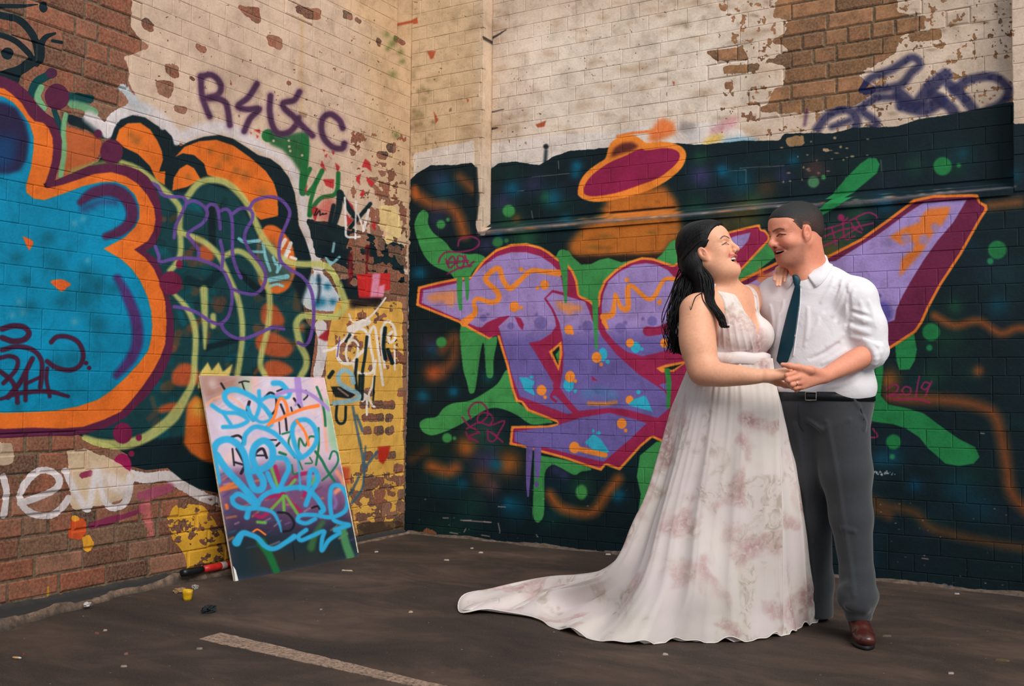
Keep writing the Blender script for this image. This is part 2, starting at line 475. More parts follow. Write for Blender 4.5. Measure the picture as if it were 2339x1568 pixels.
    for p in ([(880, 540), (895, 535), (900, 555), (882, 560)], [(866, 470), (900, 470), (915, 500), (900, 540), (868, 520)], [(900, 500), (918, 520), (915, 545), (895, 540)]):
        c.ragged(p, (226, 196, 138), 0.95, 0.6, 9, 10)
    for p in ([(834, 560), (846, 555), (842, 640), (834, 690)], [(795, 590), (806, 560), (810, 630), (796, 660)]):
        c.poly(p, (120, 30, 34), 0.7, 3)
    # yellow ground in the corner
    c.ragged([(748, 790), (756, 740), (770, 690), (800, 684), (850, 690), (920, 690), (924, 1212), (880, 1218), (816, 1224), (790, 1100), (764, 1000), (744, 870)], (222, 172, 82), 1.0, 0.5, 20, 11, 4)
    c.wear([(765, 690), (925, 690), (925, 860), (765, 860)], 0.85, 24, 12, 0.60)
    rb = random.Random(21)
    for row in range(12):
        y0 = 885 + row * 29
        for k in range(4):
            if rb.random() < 0.52:
                x0 = 828 + k * 25 + rb.uniform(-5, 5); w_ = rb.uniform(16, 30)
                c.unpaint([(x0, y0 + 3), (x0 + w_, y0 + 1), (x0 + w_, y0 + 21), (x0, y0 + 23)], 0.9, 1, False, 0.9, rb.randrange(999))
    c.wear([(800, 1080), (925, 1080), (925, 1220), (800, 1225)], 0.9, 16, 13, 0.50)
    c.ragged([(816, 1196), (925, 1190), (925, 1225), (820, 1240)], (70, 55, 45), 0.8, 0.8, 10, 14)
    # red and pink panel
    c.poly([(816, 628), (892, 624), (893, 662), (876, 666), (872, 682), (820, 682)], (196, 44, 44), 1, 1)
    c.poly([(852, 626), (870, 626), (862, 680), (846, 680)], (224, 142, 172), 1, 2); c.poly([(866, 655), (880, 650), (876, 680), (862, 680)], (224, 142, 172), 1, 2)
    c.poly([(798, 682), (874, 682), (872, 700), (800, 706)], (30, 26, 30), 0.95, 4)
    # green scrawl
    GRN = (26, 104, 52)
    c.dot(613, 310, 15, GRN, 0.95, 1.5)
    c.poly([(612, 298), (640, 304), (668, 306), (700, 300), (708, 336), (702, 385), (690, 400), (668, 365), (645, 342), (618, 330)], (30, 92, 50), 0.92, 3)
    for p, w in (([(698, 312), (697, 360), (691, 420), (692, 440)], 16), ([(708, 386), (699, 405), (695, 425)], 10), ([(736, 390), (718, 425), (704, 442)], 11), ([(724, 412), (710, 460), (706, 492)], 9),
                 ([(773, 396), (771, 430), (762, 446), (735, 452), (718, 470), (708, 492)], 10)):
        c.stroke(p, w, GRN, 0.95, 1.5)
    for x, y in ((660, 321), (663, 345), (690, 355), (625, 322), (661, 335)): c.dot(x, y, 3, CREAM, 0.9, 1)
    # red marks
    RED = (186, 44, 48)
    for p in ([(737, 341), (744, 343), (741, 349)], [(758, 344), (766, 347), (762, 356)], [(742, 356), (749, 351), (746, 362)], [(750, 355), (757, 362), (758, 366)], [(735, 366), (741, 378), (746, 392), (732, 380)], [(766, 372), (777, 382), (772, 395), (768, 385)],
              [(738, 410), (764, 410), (762, 432), (745, 425)], [(827, 382), (835, 363), (846, 372), (850, 394), (838, 384)], [(815, 404), (826, 397), (822, 410), (824, 424), (814, 414)], [(838, 404), (856, 418), (850, 428), (838, 414)],
              [(830, 432), (834, 442), (828, 452), (822, 446)], [(792, 454), (806, 470), (812, 492), (798, 470)], [(790, 488), (806, 505), (795, 516)], [(848, 515), (860, 505), (858, 530)], [(720, 470), (730, 480), (720, 510), (712, 480)],
              [(580, 298), (594, 296), (596, 306)], [(572, 302), (577, 304), (574, 308)], [(586, 308), (592, 312), (588, 318)], [(696, 440), (703, 420), (702, 440)]):
        c.poly(p, RED, 0.92, 1)
    c.poly([(745, 450), (770, 460), (765, 500), (735, 510), (722, 480)], (196, 60, 56), 0.55, 6)
    # black A and white cracks of paint
    for p, w in (([(776, 440), (774, 475), (762, 520)], [14, 15, 12]), ([(780, 442), (798, 478), (812, 496)], [10, 12, 12]), ([(846, 466), (824, 492), (800, 520)], 9), ([(762, 470), (752, 520)], 10)):
        c.stroke(p, w, K, 0.95, 1.5)
    for p in ([(718, 492), (724, 478)], [(722, 492), (729, 482)], [(731, 482), (731, 492), (738, 488)], [(738, 490), (746, 488)]):
        c.stroke(p, 3, (20, 20, 26), 0.95, 1, False)
    for p, w in (([(788, 452), (790, 520), (792, 540), (808, 542), (822, 541)], 5), ([(813, 460), (812, 545)], 4), ([(817, 488), (832, 526)], 4), ([(842, 480), (836, 505), (830, 528)], 6)):
        c.stroke(p, w, (226, 216, 214), 0.95, 1.2)
    for p in ([(745, 590), (757, 602), (775, 588)], [(756, 600), (752, 612)], [(763, 556), (760, 575)]):
        c.stroke(p, 6, (140, 196, 206), 0.9, 1.5)
    # olive lines
    for p, w in (([(279, 372), (324, 391), (371, 431), (394, 453), (411, 478), (411, 520), (413, 571), (405, 599), (388, 619)], 13),
                 ([(428, 450), (450, 422), (478, 411), (515, 417), (543, 439), (565, 467), (582, 504), (601, 543), (630, 579), (658, 599), (691, 604), (736, 605), (759, 622), (773, 648), (781, 670), (789, 695), (781, 712), (762, 724), (732, 724), (693, 722), (677, 738), (679, 762), (687, 791), (699, 815), (699, 838), (686, 862)], 15),
                 ([(411, 530), (444, 543), (472, 557), (500, 585), (523, 633), (542, 679), (552, 724), (554, 765), (550, 806), (542, 860)], 13),
                 ([(512, 585), (543, 574), (573, 591), (596, 624), (613, 661), (616, 707), (611, 754), (601, 795), (595, 832), (606, 860)], 13),
                 ([(396, 670), (423, 699), (441, 734), (447, 771), (445, 816), (441, 870), (423, 909), (398, 950), (367, 978), (327, 1003), (281, 1016), (230, 1013), (194, 1001)], [8, 13, 14, 14, 14, 14, 18, 26, 24, 22, 24, 20, 14]),
                 ([(466, 662), (468, 730), (468, 796)], [18, 14, 6]), ([(487, 722), (487, 745)], 13)):
        c.stroke(p, w, OLIVE, 0.88, 3)
    c.stroke([(160, 392), (204, 379), (245, 371), (300, 378)], 9, (150, 150, 80), 0.7, 5)
    c.poly([(452, 888), (458, 852), (475, 828), (484, 848), (500, 828), (510, 850), (532, 832), (524, 862), (500, 880)], (232, 206, 112), 0.95, 2)
    c.stroke([(700, 690), (725, 735), (690, 745)], 8, (214, 196, 120), 0.3, 6)
    # violet loops
    for p in ([(341, 417), (360, 425), (371, 445), (394, 450), (416, 450), (425, 462), (416, 487), (402, 515), (398, 543)], [(425, 466), (442, 459), (464, 470), (474, 487), (464, 509), (439, 526), (429, 537), (439, 551), (453, 571), (453, 588)],
              [(470, 478), (481, 467), (495, 473), (500, 492), (503, 523)], [(500, 484), (515, 478), (526, 487), (531, 520), (531, 577), (540, 613), (551, 635)],
              [(529, 490), (551, 476), (573, 481), (576, 501), (562, 526), (559, 549), (573, 577), (596, 602), (607, 627), (601, 655), (582, 672), (554, 669), (531, 661)],
              [(571, 475), (582, 459), (613, 450), (641, 456), (660, 478), (660, 498), (646, 532), (638, 563), (641, 596), (663, 616), (691, 633), (710, 662), (716, 695), (716, 734), (708, 775), (696, 789), (681, 783)],
              [(355, 563), (363, 585), (366, 599), (400, 591), (444, 591), (481, 602), (509, 619), (519, 635), (529, 662), (529, 695), (521, 724), (503, 740), (480, 734), (451, 715), (423, 705), (398, 701)],
              [(505, 740), (513, 756), (535, 771), (562, 773), (597, 759), (624, 748), (648, 752)], [(503, 550), (509, 580), (507, 610)]):
        c.stroke(p, 8, VIO, 0.95, 1.3)
    # white handwriting by the corner
    for p, w in (([(738, 803), (762, 797), (779, 783), (791, 771), (806, 748)], 6), ([(800, 752), (840, 735)], 16), ([(773, 790), (771, 815), (783, 830), (803, 830), (815, 815), (836, 795), (842, 773), (832, 754), (813, 754), (800, 775)], 7),
                 ([(795, 830), (790, 805), (797, 783), (808, 778), (818, 790), (815, 812)], 5), ([(808, 832), (813, 848), (828, 854), (848, 852), (854, 836), (846, 790), (844, 762), (856, 748), (864, 803), (875, 880)], 6),
                 ([(871, 760), (877, 742), (887, 734), (899, 746), (903, 771), (891, 783), (887, 768), (896, 758)], 6), ([(871, 754), (873, 803), (879, 840)], 6), ([(858, 824), (852, 877), (842, 905), (850, 926), (856, 930)], 5),
                 ([(838, 911), (838, 948)], 5), ([(826, 900), (836, 906), (828, 916)], 7), ([(797, 718), (807, 736), (834, 730), (854, 716), (881, 681)], 4), ([(901, 790), (902, 845)], 4)):
        c.stroke(p, w, (234, 226, 222), 0.95, 1.2)
    for p, w in (([(815, 822), (812, 860), (815, 890)], 7), ([(822, 858), (820, 900)], 6), ([(829, 858), (826, 912)], 8), ([(838, 770), (834, 810), (828, 850)], 7), ([(880, 750), (876, 790), (880, 820)], 9), ([(760, 850), (752, 862)], 9), ([(856, 860), (852, 915)], 4),
                 ([(770, 925), (768, 955), (776, 968), (788, 962), (790, 930)], 6), ([(790, 780), (800, 765)], 6), ([(886, 800), (896, 830)], 9)):
        c.stroke(p, w, K, 0.92, 1.2)
    c.poly([(756, 884), (790, 884), (814, 902), (800, 912), (766, 908)], (24, 30, 34), 0.95, 1)
    c.stroke([(773, 888), (795, 905)], 4, (190, 150, 140), 0.8, 1.5)
    c.stroke([(807, 875), (803, 856), (789, 846), (775, 854), (775, 873), (793, 887), (813, 897), (820, 907), (809, 914), (762, 922)], 11, (150, 188, 202), 0.97, 1.2)
    c.stroke([(776, 770), (770, 815)], 3, VIO, 0.9, 1)
    for p, w in (([(806, 930), (815, 980), (826, 1030), (832, 1085), (826, 1120), (804, 1150)], 6), ([(862, 1032), (832, 1072)], 6), ([(832, 1072), (835, 1020)], 4), ([(820, 1090), (800, 1130)], 6), ([(815, 950), (828, 985)], 7)):
        c.stroke(p, w, (66, 96, 116), 0.85, 1.5)
    c.poly([(863, 1022), (893, 1020), (886, 1045), (876, 1062), (866, 1055)], (184, 44, 30), 0.95, 2)
    c.poly([(776, 1065), (800, 1070), (798, 1110), (780, 1100)], (184, 60, 44), 0.8, 3)
    # violet-brown tag R S L K C
    TAG = (70, 40, 70)
    for p in ([(459, 174), (461, 215), (470, 245), (479, 266)], [(459, 176), (480, 171), (498, 182), (505, 201), (496, 217), (466, 226)], [(480, 224), (500, 226), (515, 235), (521, 254), (525, 286)],
              [(587, 192), (568, 222), (544, 242), (563, 250), (592, 249), (572, 270), (558, 300)], [(618, 219), (616, 254), (623, 288), (637, 305), (660, 302), (676, 286), (682, 270)],
              [(684, 210), (672, 229), (648, 235), (650, 248), (669, 265), (685, 282), (714, 310)], [(783, 293), (775, 275), (755, 261), (738, 270), (734, 293), (741, 318), (762, 337), (782, 339), (787, 328)]):
        c.stroke(p, 20, (110, 70, 100), 0.40, 5); c.stroke(p, 13, TAG, 0.95, 2.5)
    # ---- first letter, plum / orange / blue
    plum = [(-200, 150), (-60, 160), (10, 176), (41, 189), (66, 212), (84, 237), (105, 258), (122, 270), (135, 293), (142, 321), (140, 357), (133, 390), (125, 413), (163, 398), (204, 380), (245, 375), (288, 378), (319, 390), (339, 405), (357, 434), (367, 464), (371, 500), (367, 533), (355, 559),
            (334, 575), (357, 592), (370, 620), (378, 660), (392, 697), (398, 737), (398, 771), (393, 807), (380, 842), (362, 873), (337, 906), (306, 937), (288, 955), (245, 978), (204, 990), (163, 997), (102, 997), (10, 1002), (-60, 1000), (-300, 980)]
    orange = [(-180, 190), (-60, 190), (10, 203), (26, 214), (51, 237), (66, 263), (79, 277), (99, 281), (112, 293), (121, 316), (122, 342), (119, 370), (113, 392), (102, 423), (107, 431), (143, 423), (179, 411), (217, 398), (255, 394), (288, 403), (316, 421), (337, 446), (352, 474), (356, 502), (352, 528),
              (339, 551), (307, 571), (332, 589), (352, 615), (367, 650), (378, 691), (381, 737), (378, 786), (367, 817), (352, 845), (327, 883), (298, 919), (276, 942), (237, 960), (191, 976), (140, 980), (77, 978), (10, 981), (-300, 960)]
    blue = [(-160, 215), (-60, 208), (10, 222), (31, 235), (51, 258), (69, 286), (77, 314), (77, 342), (71, 385), (60, 423), (61, 441), (79, 455), (102, 458), (143, 444), (191, 426), (230, 417), (265, 416), (288, 426), (309, 446), (319, 472), (319, 500), (309, 520), (286, 543), (237, 569), (276, 592),
            (301, 615), (321, 643), (337, 678), (346, 712), (348, 747), (346, 774), (339, 802), (319, 830), (288, 863), (255, 893), (224, 914), (179, 929), (128, 939), (77, 942), (10, 944), (-300, 930)]
    c.poly(plum, PLUM, 1, 1); c.poly(orange, ORG, 1, 1); c.poly(blue, BLU, 1, 1)
    win, M = c.mask_poly(blue, False, 1)
    full = np.zeros((c.h, c.w), np.float32); full[win[1]:win[3], win[0]:win[2]] = M
    c.clip = full
    c.poly([(-40, 225), (15, 236), (38, 248), (58, 280), (67, 318), (62, 362), (46, 390), (20, 398), (-40, 395)], (42, 26, 60), 0.95, 4)
    c.poly([(-20, 310), (40, 312), (30, 380), (-20, 395)], (10, 70, 120), 0.7, 12)
    c.stroke([(184, 462), (212, 442), (252, 434), (286, 450), (302, 482), (296, 510), (272, 530), (242, 540)], [16, 26, 30, 30, 28, 26, 24, 16], (84, 30, 66), 0.95, 4)
    c.stroke([(190, 478), (230, 462), (262, 462)], 16, (70, 50, 100), 0.6, 8)
    c.stroke([(268, 636), (292, 680), (310, 730), (314, 780), (298, 822), (266, 858)], [18, 24, 26, 26, 24, 16], (84, 36, 96), 0.9, 5)
    for x, y, rr in ((110, 545, 18), (125, 600, 24), (200, 630, 26), (190, 680, 30), (140, 690, 18), (40, 590, 18), (60, 640, 14), (130, 830, 20), (170, 820, 22), (40, 930, 14), (225, 740, 22), (70, 700, 16), (230, 650, 20), (260, 660, 16)):
        c.glow(x, y, rr, (0, 84, 104), 0.6)
    for x, y, rr in ((45, 690, 10), (28, 720, 9), (52, 715, 9), (200, 595, 7), (170, 735, 10), (170, 510, 9), (190, 500, 8)):
        c.glow(x, y, rr, (120, 160, 180), 0.5)
    c.clip = None
    c.poly([(52, 540), (68, 546), (77, 553), (75, 562), (67, 574), (60, 560)], (226, 100, 44), 1, 1)
    c.poly([(116, 644), (130, 639), (146, 640), (162, 650), (154, 658), (141, 667), (124, 654)], (226, 100, 44), 1, 1, True)
    c.poly([(99, 421), (107, 418), (105, 431)], (30, 16, 26), 1, 1)
    for x, y, rr, ry, cc in ((130, 221, 28, 30, PLUM), (255, 347, 26, 28, PLUM), (224, 306, 9, 10, PLUM), (390, 647, 26, 27, (112, 30, 66)), (410, 604, 8, 10, (130, 28, 62)), (280, 990, 22, 24, (116, 26, 66)), (279, 1064, 21, 27, (150, 26, 78)),
                             (317, 1000, 7, 8, (120, 28, 66)), (300, 1037, 7, 7, (130, 28, 66)), (118, 167, 13, 12, (76, 34, 66))):
        c.dot(x, y, rr, cc, 1, 1.5, ry)
    # plum signature at lower left
    SG = (72, 22, 48)
    for p, w in (([(5, 752), (30, 745), (55, 748), (66, 762), (55, 776), (30, 780), (5, 772)], 13), ([(5, 800), (40, 792), (75, 800), (94, 822), (96, 850), (92, 885)], 11), ([(117, 782), (130, 770), (155, 770), (178, 782), (190, 808), (184, 834), (160, 846), (128, 840), (108, 826)], 11),
                 ([(0, 818), (22, 814), (40, 822), (36, 846), (8, 876)], 10), ([(74, 820), (60, 848), (45, 876), (18, 908)], 12), ([(2, 850), (28, 872), (38, 900), (40, 920)], 11), ([(108, 842), (106, 868), (114, 906)], 9), ([(2, 912), (50, 898), (110, 895), (156, 906)], [8, 10, 11, 8]),
                 ([(60, 850), (58, 915)], 10), ([(58, 878), (96, 860)], 8)):
        c.stroke(p, w, SG, 0.95, 1.6)
    c.dot(197, 830, 5, SG, 1, 1.5); c.dot(204, 841, 5, SG, 1, 1.5)
    # ---- lower left: bare brick with scraps of paint
    c.ragged([(152, 1030), (200, 1026), (262, 1052), (308, 1086), (300, 1130), (262, 1150), (216, 1160), (164, 1166), (160, 1100)], (206, 180, 150), 0.95, 0.9, 16, 31)
    c.ragged([(-60, 1010), (30, 1012), (34, 1040), (28, 1062), (-60, 1075)], (196, 172, 148), 0.8, 0.8, 12, 32)
    c.ragged([(180, 1082), (212, 1072), (214, 1088), (184, 1096)], (138, 40, 74), 0.9, 0.5, 9, 33)
    c.poly([(308, 1128), (350, 1112), (394, 1104), (398, 1124), (350, 1142), (316, 1146)], (160, 78, 104), 0.75, 4)
    c.poly([(200, 1196), (246, 1180), (310, 1166), (330, 1150), (344, 1165), (300, 1182), (248, 1204), (206, 1212)], (126, 46, 78), 0.75, 4)
    c.poly([(318, 1150), (345, 1140), (352, 1180), (360, 1230), (335, 1238)], (186, 106, 100), 0.6, 5)
    WH2 = (216, 206, 208)
    for p in ([(46, 1150), (88, 1136), (126, 1118), (135, 1096), (115, 1077), (86, 1078), (60, 1102), (46, 1134), (54, 1160), (80, 1176), (115, 1178), (142, 1160), (156, 1139)],
              [(150, 1077), (166, 1112), (196, 1162), (205, 1150), (214, 1107), (222, 1078), (236, 1134), (254, 1160), (284, 1152), (296, 1120), (297, 1090)], [(8, 1090), (15, 1130), (8, 1178)]):
        c.stroke(p, 22, WH2, 0.35, 6); c.stroke(p, 14, WH2, 0.97, 3)
    c.poly([(225, 1075), (262, 1085), (300, 1110), (290, 1140), (250, 1120)], WH2, 0.75, 6)
    c.ragged([(418, 1150), (464, 1155), (490, 1190), (512, 1220), (520, 1260), (526, 1292), (480, 1312), (432, 1308), (420, 1262), (396, 1238), (380, 1190), (396, 1160)], (226, 172, 58), 1.0, 0.9, 22, 34, 6)
    c.wear([(380, 1140), (530, 1140), (530, 1320), (380, 1320)], 0.9, 14, 35, 0.56)
    c.ragged([(162, 1190), (178, 1182), (196, 1190), (200, 1215), (186, 1236), (156, 1232)], (206, 84, 40), 0.95, 0.6, 9, 36)
    c.ragged([(186, 1228), (206, 1222), (216, 1246), (206, 1266), (190, 1256)], (226, 160, 50), 0.9, 0.7, 8, 37)
    c.ragged([(160, 1180), (178, 1178), (186, 1188), (168, 1194)], (232, 168, 56), 0.9, 0.6, 8, 38)
    for p in ([(188, 1360), (216, 1346), (212, 1358), (192, 1368)], [(108, 1340), (114, 1340), (114, 1370), (109, 1372)], [(226, 1335), (229, 1335), (229, 1350), (226, 1350)]):
        c.ragged(p, (196, 150, 50), 0.85, 0.7, 6, 39, 2)
    return c
# ------------------------------------------------------------------ right wall paint
def paint_right():
    MAG = (160, 38, 82); OR2 = (250, 146, 58); LIL = np.array((166, 142, 206.0)); VI2 = np.array((114, 100, 172.0)); G = (62, 150, 80); CYA = (52, 180, 214)
    c = Canvas(880, -160, 2720, 1470)
    c.poly([(870, -160), (2730, -160), (2730, 1470), (870, 1470)], (216, 192, 172), 1, 0)
    c.poly([(880, -160), (1100, -160), (1100, 420), (880, 420)], (212, 180, 140), 0.8, 20)
    c.poly([(1180, 60), (1700, 20), (1720, 330), (1180, 360)], (236, 220, 206), 0.8, 50)
    r = random.Random(3)
    for i in range(150):     # brown water stains and mould on the whitewash
        x, y = r.uniform(930, 1760), r.uniform(0, 340)
        c.glow(x, y, r.uniform(6, 26), (178, 142, 108), r.uniform(0.15, 0.45), r.uniform(4, 10))
    for i in range(60):
        x, y = r.uniform(1500, 2310), r.uniform(0, 280)
        c.glow(x, y, r.uniform(4, 16), (120, 94, 72), r.uniform(0.2, 0.5), r.uniform(3, 8))
    for i in range(46):
        x, y = r.uniform(930, 1000), r.uniform(150, 420)
        c.glow(x, y, r.uniform(3, 8), (104, 94, 58), r.uniform(0.2, 0.5))
    for p in ([(938, 48), (954, 40), (955, 54), (945, 56)], [(976, 118), (996, 116), (990, 134), (984, 136)], [(1224, 285), (1248, 276), (1244, 290), (1228, 292)], [(1066, 225), (1072, 228), (1068, 236)], [(1536, 186), (1542, 188), (1540, 198)], [(990, 252), (1002, 275), (996, 282)]):
        c.poly(p, (176, 76, 44), 0.9, 1)
    for p, w in (([(1103, 84), (1110, 90), (1130, 84), (1156, 68)], [4, 8, 5, 2]), ([(1110, 300), (1116, 296), (1136, 292)], [10, 8, 3]), ([(1111, 56), (1112, 58)], 9), ([(1112, 250), (1120, 256), (1150, 250)], [6, 3, 2])):
        c.stroke(p, w, (52, 44, 42), 0.9, 1.2)
    # whiter primer band under the whitewash
    c.ragged([(945, 352), (1084, 320), (1086, 385), (945, 410)], (226, 214, 206), 0.95, 0.5, 16, 5)
    c.ragged([(1112, 330), (1240, 312), (1400, 300), (1500, 285), (1640, 280), (1700, 300), (1700, 330), (1600, 340), (1380, 345), (1240, 385), (1112, 390)], (228, 216, 210), 0.9, 0.5, 16, 6)
    # bare brick
    c.unpaint([(1774, -160), (1774, 11), (1766, 37), (1800, 48), (1796, 73), (1763, 95), (1803, 114), (1748, 140), (1796, 154), (1792, 191), (1763, 213), (1759, 235), (1733, 253), (1800, 262), (1847, 257), (1957, 239), (2005, 206), (1957, 173), (2046, 121), (2057, 84), (2112, 66), (2115, 37), (2050, 30), (2049, -160)], 1.0, 1, False, 1.3, 4)
    for i, p in enumerate([[(1610, 118), (1660, 112), (1695, 106), (1712, 136), (1640, 142)], [(1652, 152), (1735, 146), (1734, 162), (1652, 172)], [(1786, 310), (1836, 306), (1836, 332), (1790, 336)], [(1880, 340), (1896, 340), (1894, 352), (1876, 350)], [(2075, 75), (2150, 66), (2150, 92), (2078, 96)], [(1655, 188), (1676, 186), (1676, 206), (1655, 206)], [(1652, 10), (1662, 10), (1660, 26), (1648, 24)]]):
        c.unpaint(p, 0.95, 1, False, 0.7, 60 + i)
    c.wear([(1640, -60), (2320, -60), (2320, 320), (1640, 330)], 0.75, 12, 61, 0.63)
    c.wear([(930, -60), (1640, -60), (1640, 330), (930, 400)], 0.5, 8, 62, 0.72)
    # scrub of colours above the black
    for p, col, a in (([(1485, 300), (1510, 270), (1540, 280), (1545, 305), (1500, 325), (1480, 325)], (236, 112, 46), 0.85), ([(1545, 300), (1560, 275), (1590, 285), (1580, 310)], (130, 118, 116), 0.6), ([(1570, 300), (1605, 295), (1600, 320), (1565, 322)], (206, 198, 198), 0.9),
                      ([(1620, 300), (1650, 275), (1690, 262), (1680, 290), (1625, 312)], (216, 150, 160), 0.7), ([(1605, 325), (1630, 308), (1655, 308), (1650, 320), (1612, 335)], (238, 196, 92), 0.9), ([(1650, 320), (1690, 312), (1728, 318), (1728, 340), (1690, 330), (1655, 340)], (132, 176, 200), 0.9)):
        c.poly(p, col, a, 5)
    c.stroke([(1410, 312), (1440, 305), (1490, 300)], 6, (240, 120, 50), 0.9, 2)
    c.stroke([(1843, 250), (1838, 285)], 8, (96, 60, 92), 0.7, 3)
    c.dot(1247, 335, 6, (30, 32, 40), 0.95, 2); c.stroke([(1247, 345), (1245, 375)], 8, K, 0.8, 3)
    # dark violet tag, top right
    DV = (38, 38, 78)
    for p, w in (([(1968, 206), (1990, 178), (2038, 158), (2082, 132), (2101, 147), (2082, 165), (2053, 195), (1976, 209)], 18), ([(1866, 296), (1891, 264), (1932, 250), (1957, 272), (1950, 308)], 20), ([(1960, 250), (2000, 225), (2050, 222)], 16), ([(1972, 257), (2001, 279), (1990, 296)], 18),
                 ([(2053, 215), (2090, 239), (2126, 198), (2160, 172)], 30), ([(2060, 240), (2110, 250), (2150, 230)], 30), ([(2170, 195), (2200, 222), (2230, 258)], 24), ([(2178, 206), (2214, 182), (2270, 176), (2303, 204), (2288, 236), (2250, 255)], 20), ([(2130, 215), (2170, 245), (2180, 262)], 26), ([(1940, 275), (1900, 290)], 14)):
        c.stroke(p, w, DV, 0.82, 5)
    # black ground
    c.ragged([(926, 425), (940, 408), (960, 392), (985, 378), (1040, 378), (1078, 372), (1086, 380), (1088, 520), (1095, 540), (1112, 540), (1116, 390), (1140, 374), (1180, 370), (1232, 378), (1262, 360), (1300, 346), (1390, 338), (1550, 328), (1600, 332), (1640, 328), (1700, 322), (1780, 322), (1792, 306), (1850, 304),
              (1900, 306), (1950, 292), (2050, 290), (2100, 272), (2150, 266), (2200, 256), (2280, 240), (2316, 232), (2316, 284), (2730, 270), (2730, 1480), (920, 1480), (918, 900), (926, 600)], K, 1.0, 0.5, 13, 7, 3)
    for i in range(55):     # scrapes showing the brick below
        x, y = r.uniform(1780, 1990), r.uniform(295, 420)
        if r.random() < 0.6: c.dot(x, y, r.uniform(1.5, 5), (196, 158, 118), 0.8, 1, r.uniform(1.2, 3.5))
    c.ragged([(1792, 316), (1836, 308), (1838, 332), (1800, 336)], (176, 136, 92), 0.9, 0.6, 8, 71); c.ragged([(1874, 338), (1896, 340), (1890, 352)], (200, 168, 132), 0.9, 0.6, 6, 72)
    for p in ([(2012, 366), (2014, 392)], [(1700, 388), (1704, 388), (1704, 418)], [(1663, 390), (1702, 388)], [(1690, 385), (1790, 378)], [(1275, 368), (1276, 385)], [(1214, 482), (1217, 500)], [(1215, 404), (1300, 396)], [(1183, 437), (1196, 436)]):
        c.stroke(p, 2.5, (150, 140, 136), 0.6, 1, False)
    # nebula over-spray
    OB = (176, 92, 40); TB = (0, 96, 128); GB = (40, 108, 62); PB = (74, 64, 118)
    for i in range(120):
        x, y = r.uniform(940, 2340), r.uniform(300, 1290)
        if y < 400 - (x - 940) * 0.075 or (x > 1900 and y < 330): continue
        c.glow(x, y, r.uniform(20, 60), ((8, 58, 60), (14, 56, 40), (10, 44, 66), (30, 34, 52))[i % 4], r.uniform(0.25, 0.55), r.uniform(14, 34))
    def neb(pts, w, col, a): c.stroke(pts, w, col, a, w * 0.45)
    neb([(945, 440), (985, 466), (1020, 470), (1045, 492), (1060, 535)], 24, OB, 0.8); neb([(1050, 405), (1080, 432)], 22, OB, 0.6); neb([(948, 430), (950, 450)], 12, (200, 100, 44), 0.7)
    for x, y, q, col, a in ((1015, 430, 30, TB, 0.5), (1000, 410, 20, PB, 0.4), (1170, 432, 20, TB, 0.85), (1318, 380, 14, TB, 0.9), (1314, 398, 12, TB, 0.7), (1262, 452, 22, TB, 0.7), (1150, 462, 24, PB, 0.5), (1218, 420, 24, PB, 0.5), (1245, 450, 14, GB, 0.5), (958, 624, 16, TB, 0.85), (1000, 500, 30, PB, 0.35), (1160, 500, 30, GB, 0.4),
                            (1180, 500, 12, OB, 0.5), (1295, 500, 12, TB, 0.5), (1110, 560, 20, PB, 0.5), (1140, 540, 12, TB, 0.7), (1200, 545, 34, GB, 0.6), (1650, 390, 16, TB, 0.85), (1602, 402, 26, PB, 0.7), (1690, 415, 34, TB, 0.55), (1725, 462, 24, GB, 0.4), (1862, 388, 26, (96, 60, 58), 0.7), (1790, 400, 20, PB, 0.4), (1812, 366, 14, TB, 0.6), (1600, 360, 20, GB, 0.4),
                            (2090, 378, 22, GB, 0.3), (2200, 352, 14, TB, 0.35), (2320, 400, 18, TB, 0.4), (1750, 430, 26, OB, 0.3), (1645, 520, 30, (110, 84, 40), 0.6), (1700, 495, 44, (120, 90, 36), 0.6), (1590, 470, 30, GB, 0.3), (1900, 590, 50, (128, 104, 38), 0.75), (1930, 540, 40, (52, 84, 60), 0.7), (2020, 465, 24, TB, 0.5), (1960, 490, 30, GB, 0.4), (2290, 620, 60, (14, 50, 56), 0.6),
                            (990, 852, 22, (196, 88, 44), 0.85), (966, 905, 16, TB, 0.8), (1036, 895, 12, TB, 0.9), (985, 788, 26, (84, 40, 72), 0.5), (990, 800, 16, TB, 0.5), (1065, 1022, 24, (210, 110, 40), 0.85), (1160, 1058, 30, (200, 110, 40), 0.8), (1110, 1050, 26, PB, 0.7), (1132, 1062, 16, TB, 0.8), (1100, 1090, 26, (120, 70, 44), 0.7), (1125, 1112, 18, (150, 96, 100), 0.5),
                            (1162, 1152, 16, TB, 0.8), (1056, 1106, 14, TB, 0.6), (1020, 1100, 40, (10, 70, 84), 0.5), (1412, 1132, 16, TB, 0.85), (1270, 1070, 20, PB, 0.6), (1290, 1086, 12, PB, 0.6), (1330, 1110, 30, GB, 0.4), (1180, 1160, 30, TB, 0.4), (1080, 1150, 30, GB, 0.25), (1105, 985, 40, (60, 110, 90), 0.5), (1190, 880, 10, TB, 0.5), (1115, 860, 14, TB, 0.6),
                            (2235, 848, 14, (150, 80, 40), 0.8), (2030, 868, 26, (170, 100, 36), 0.8), (2040, 1045, 26, TB, 0.4), (2090, 1110, 18, (0, 70, 104), 0.7), (2190, 1120, 40, TB, 0.35), (2010, 1050, 20, TB, 0.4), (2240, 1160, 40, TB, 0.25), (2130, 860, 30, GB, 0.35), (2180, 700, 20, GB, 0.4), (2280, 700, 24, TB, 0.4), (2170, 780, 40, GB, 0.25), (2000, 830, 16, (20, 90, 80), 0.5)):
        c.glow(x, y, q, col, a)
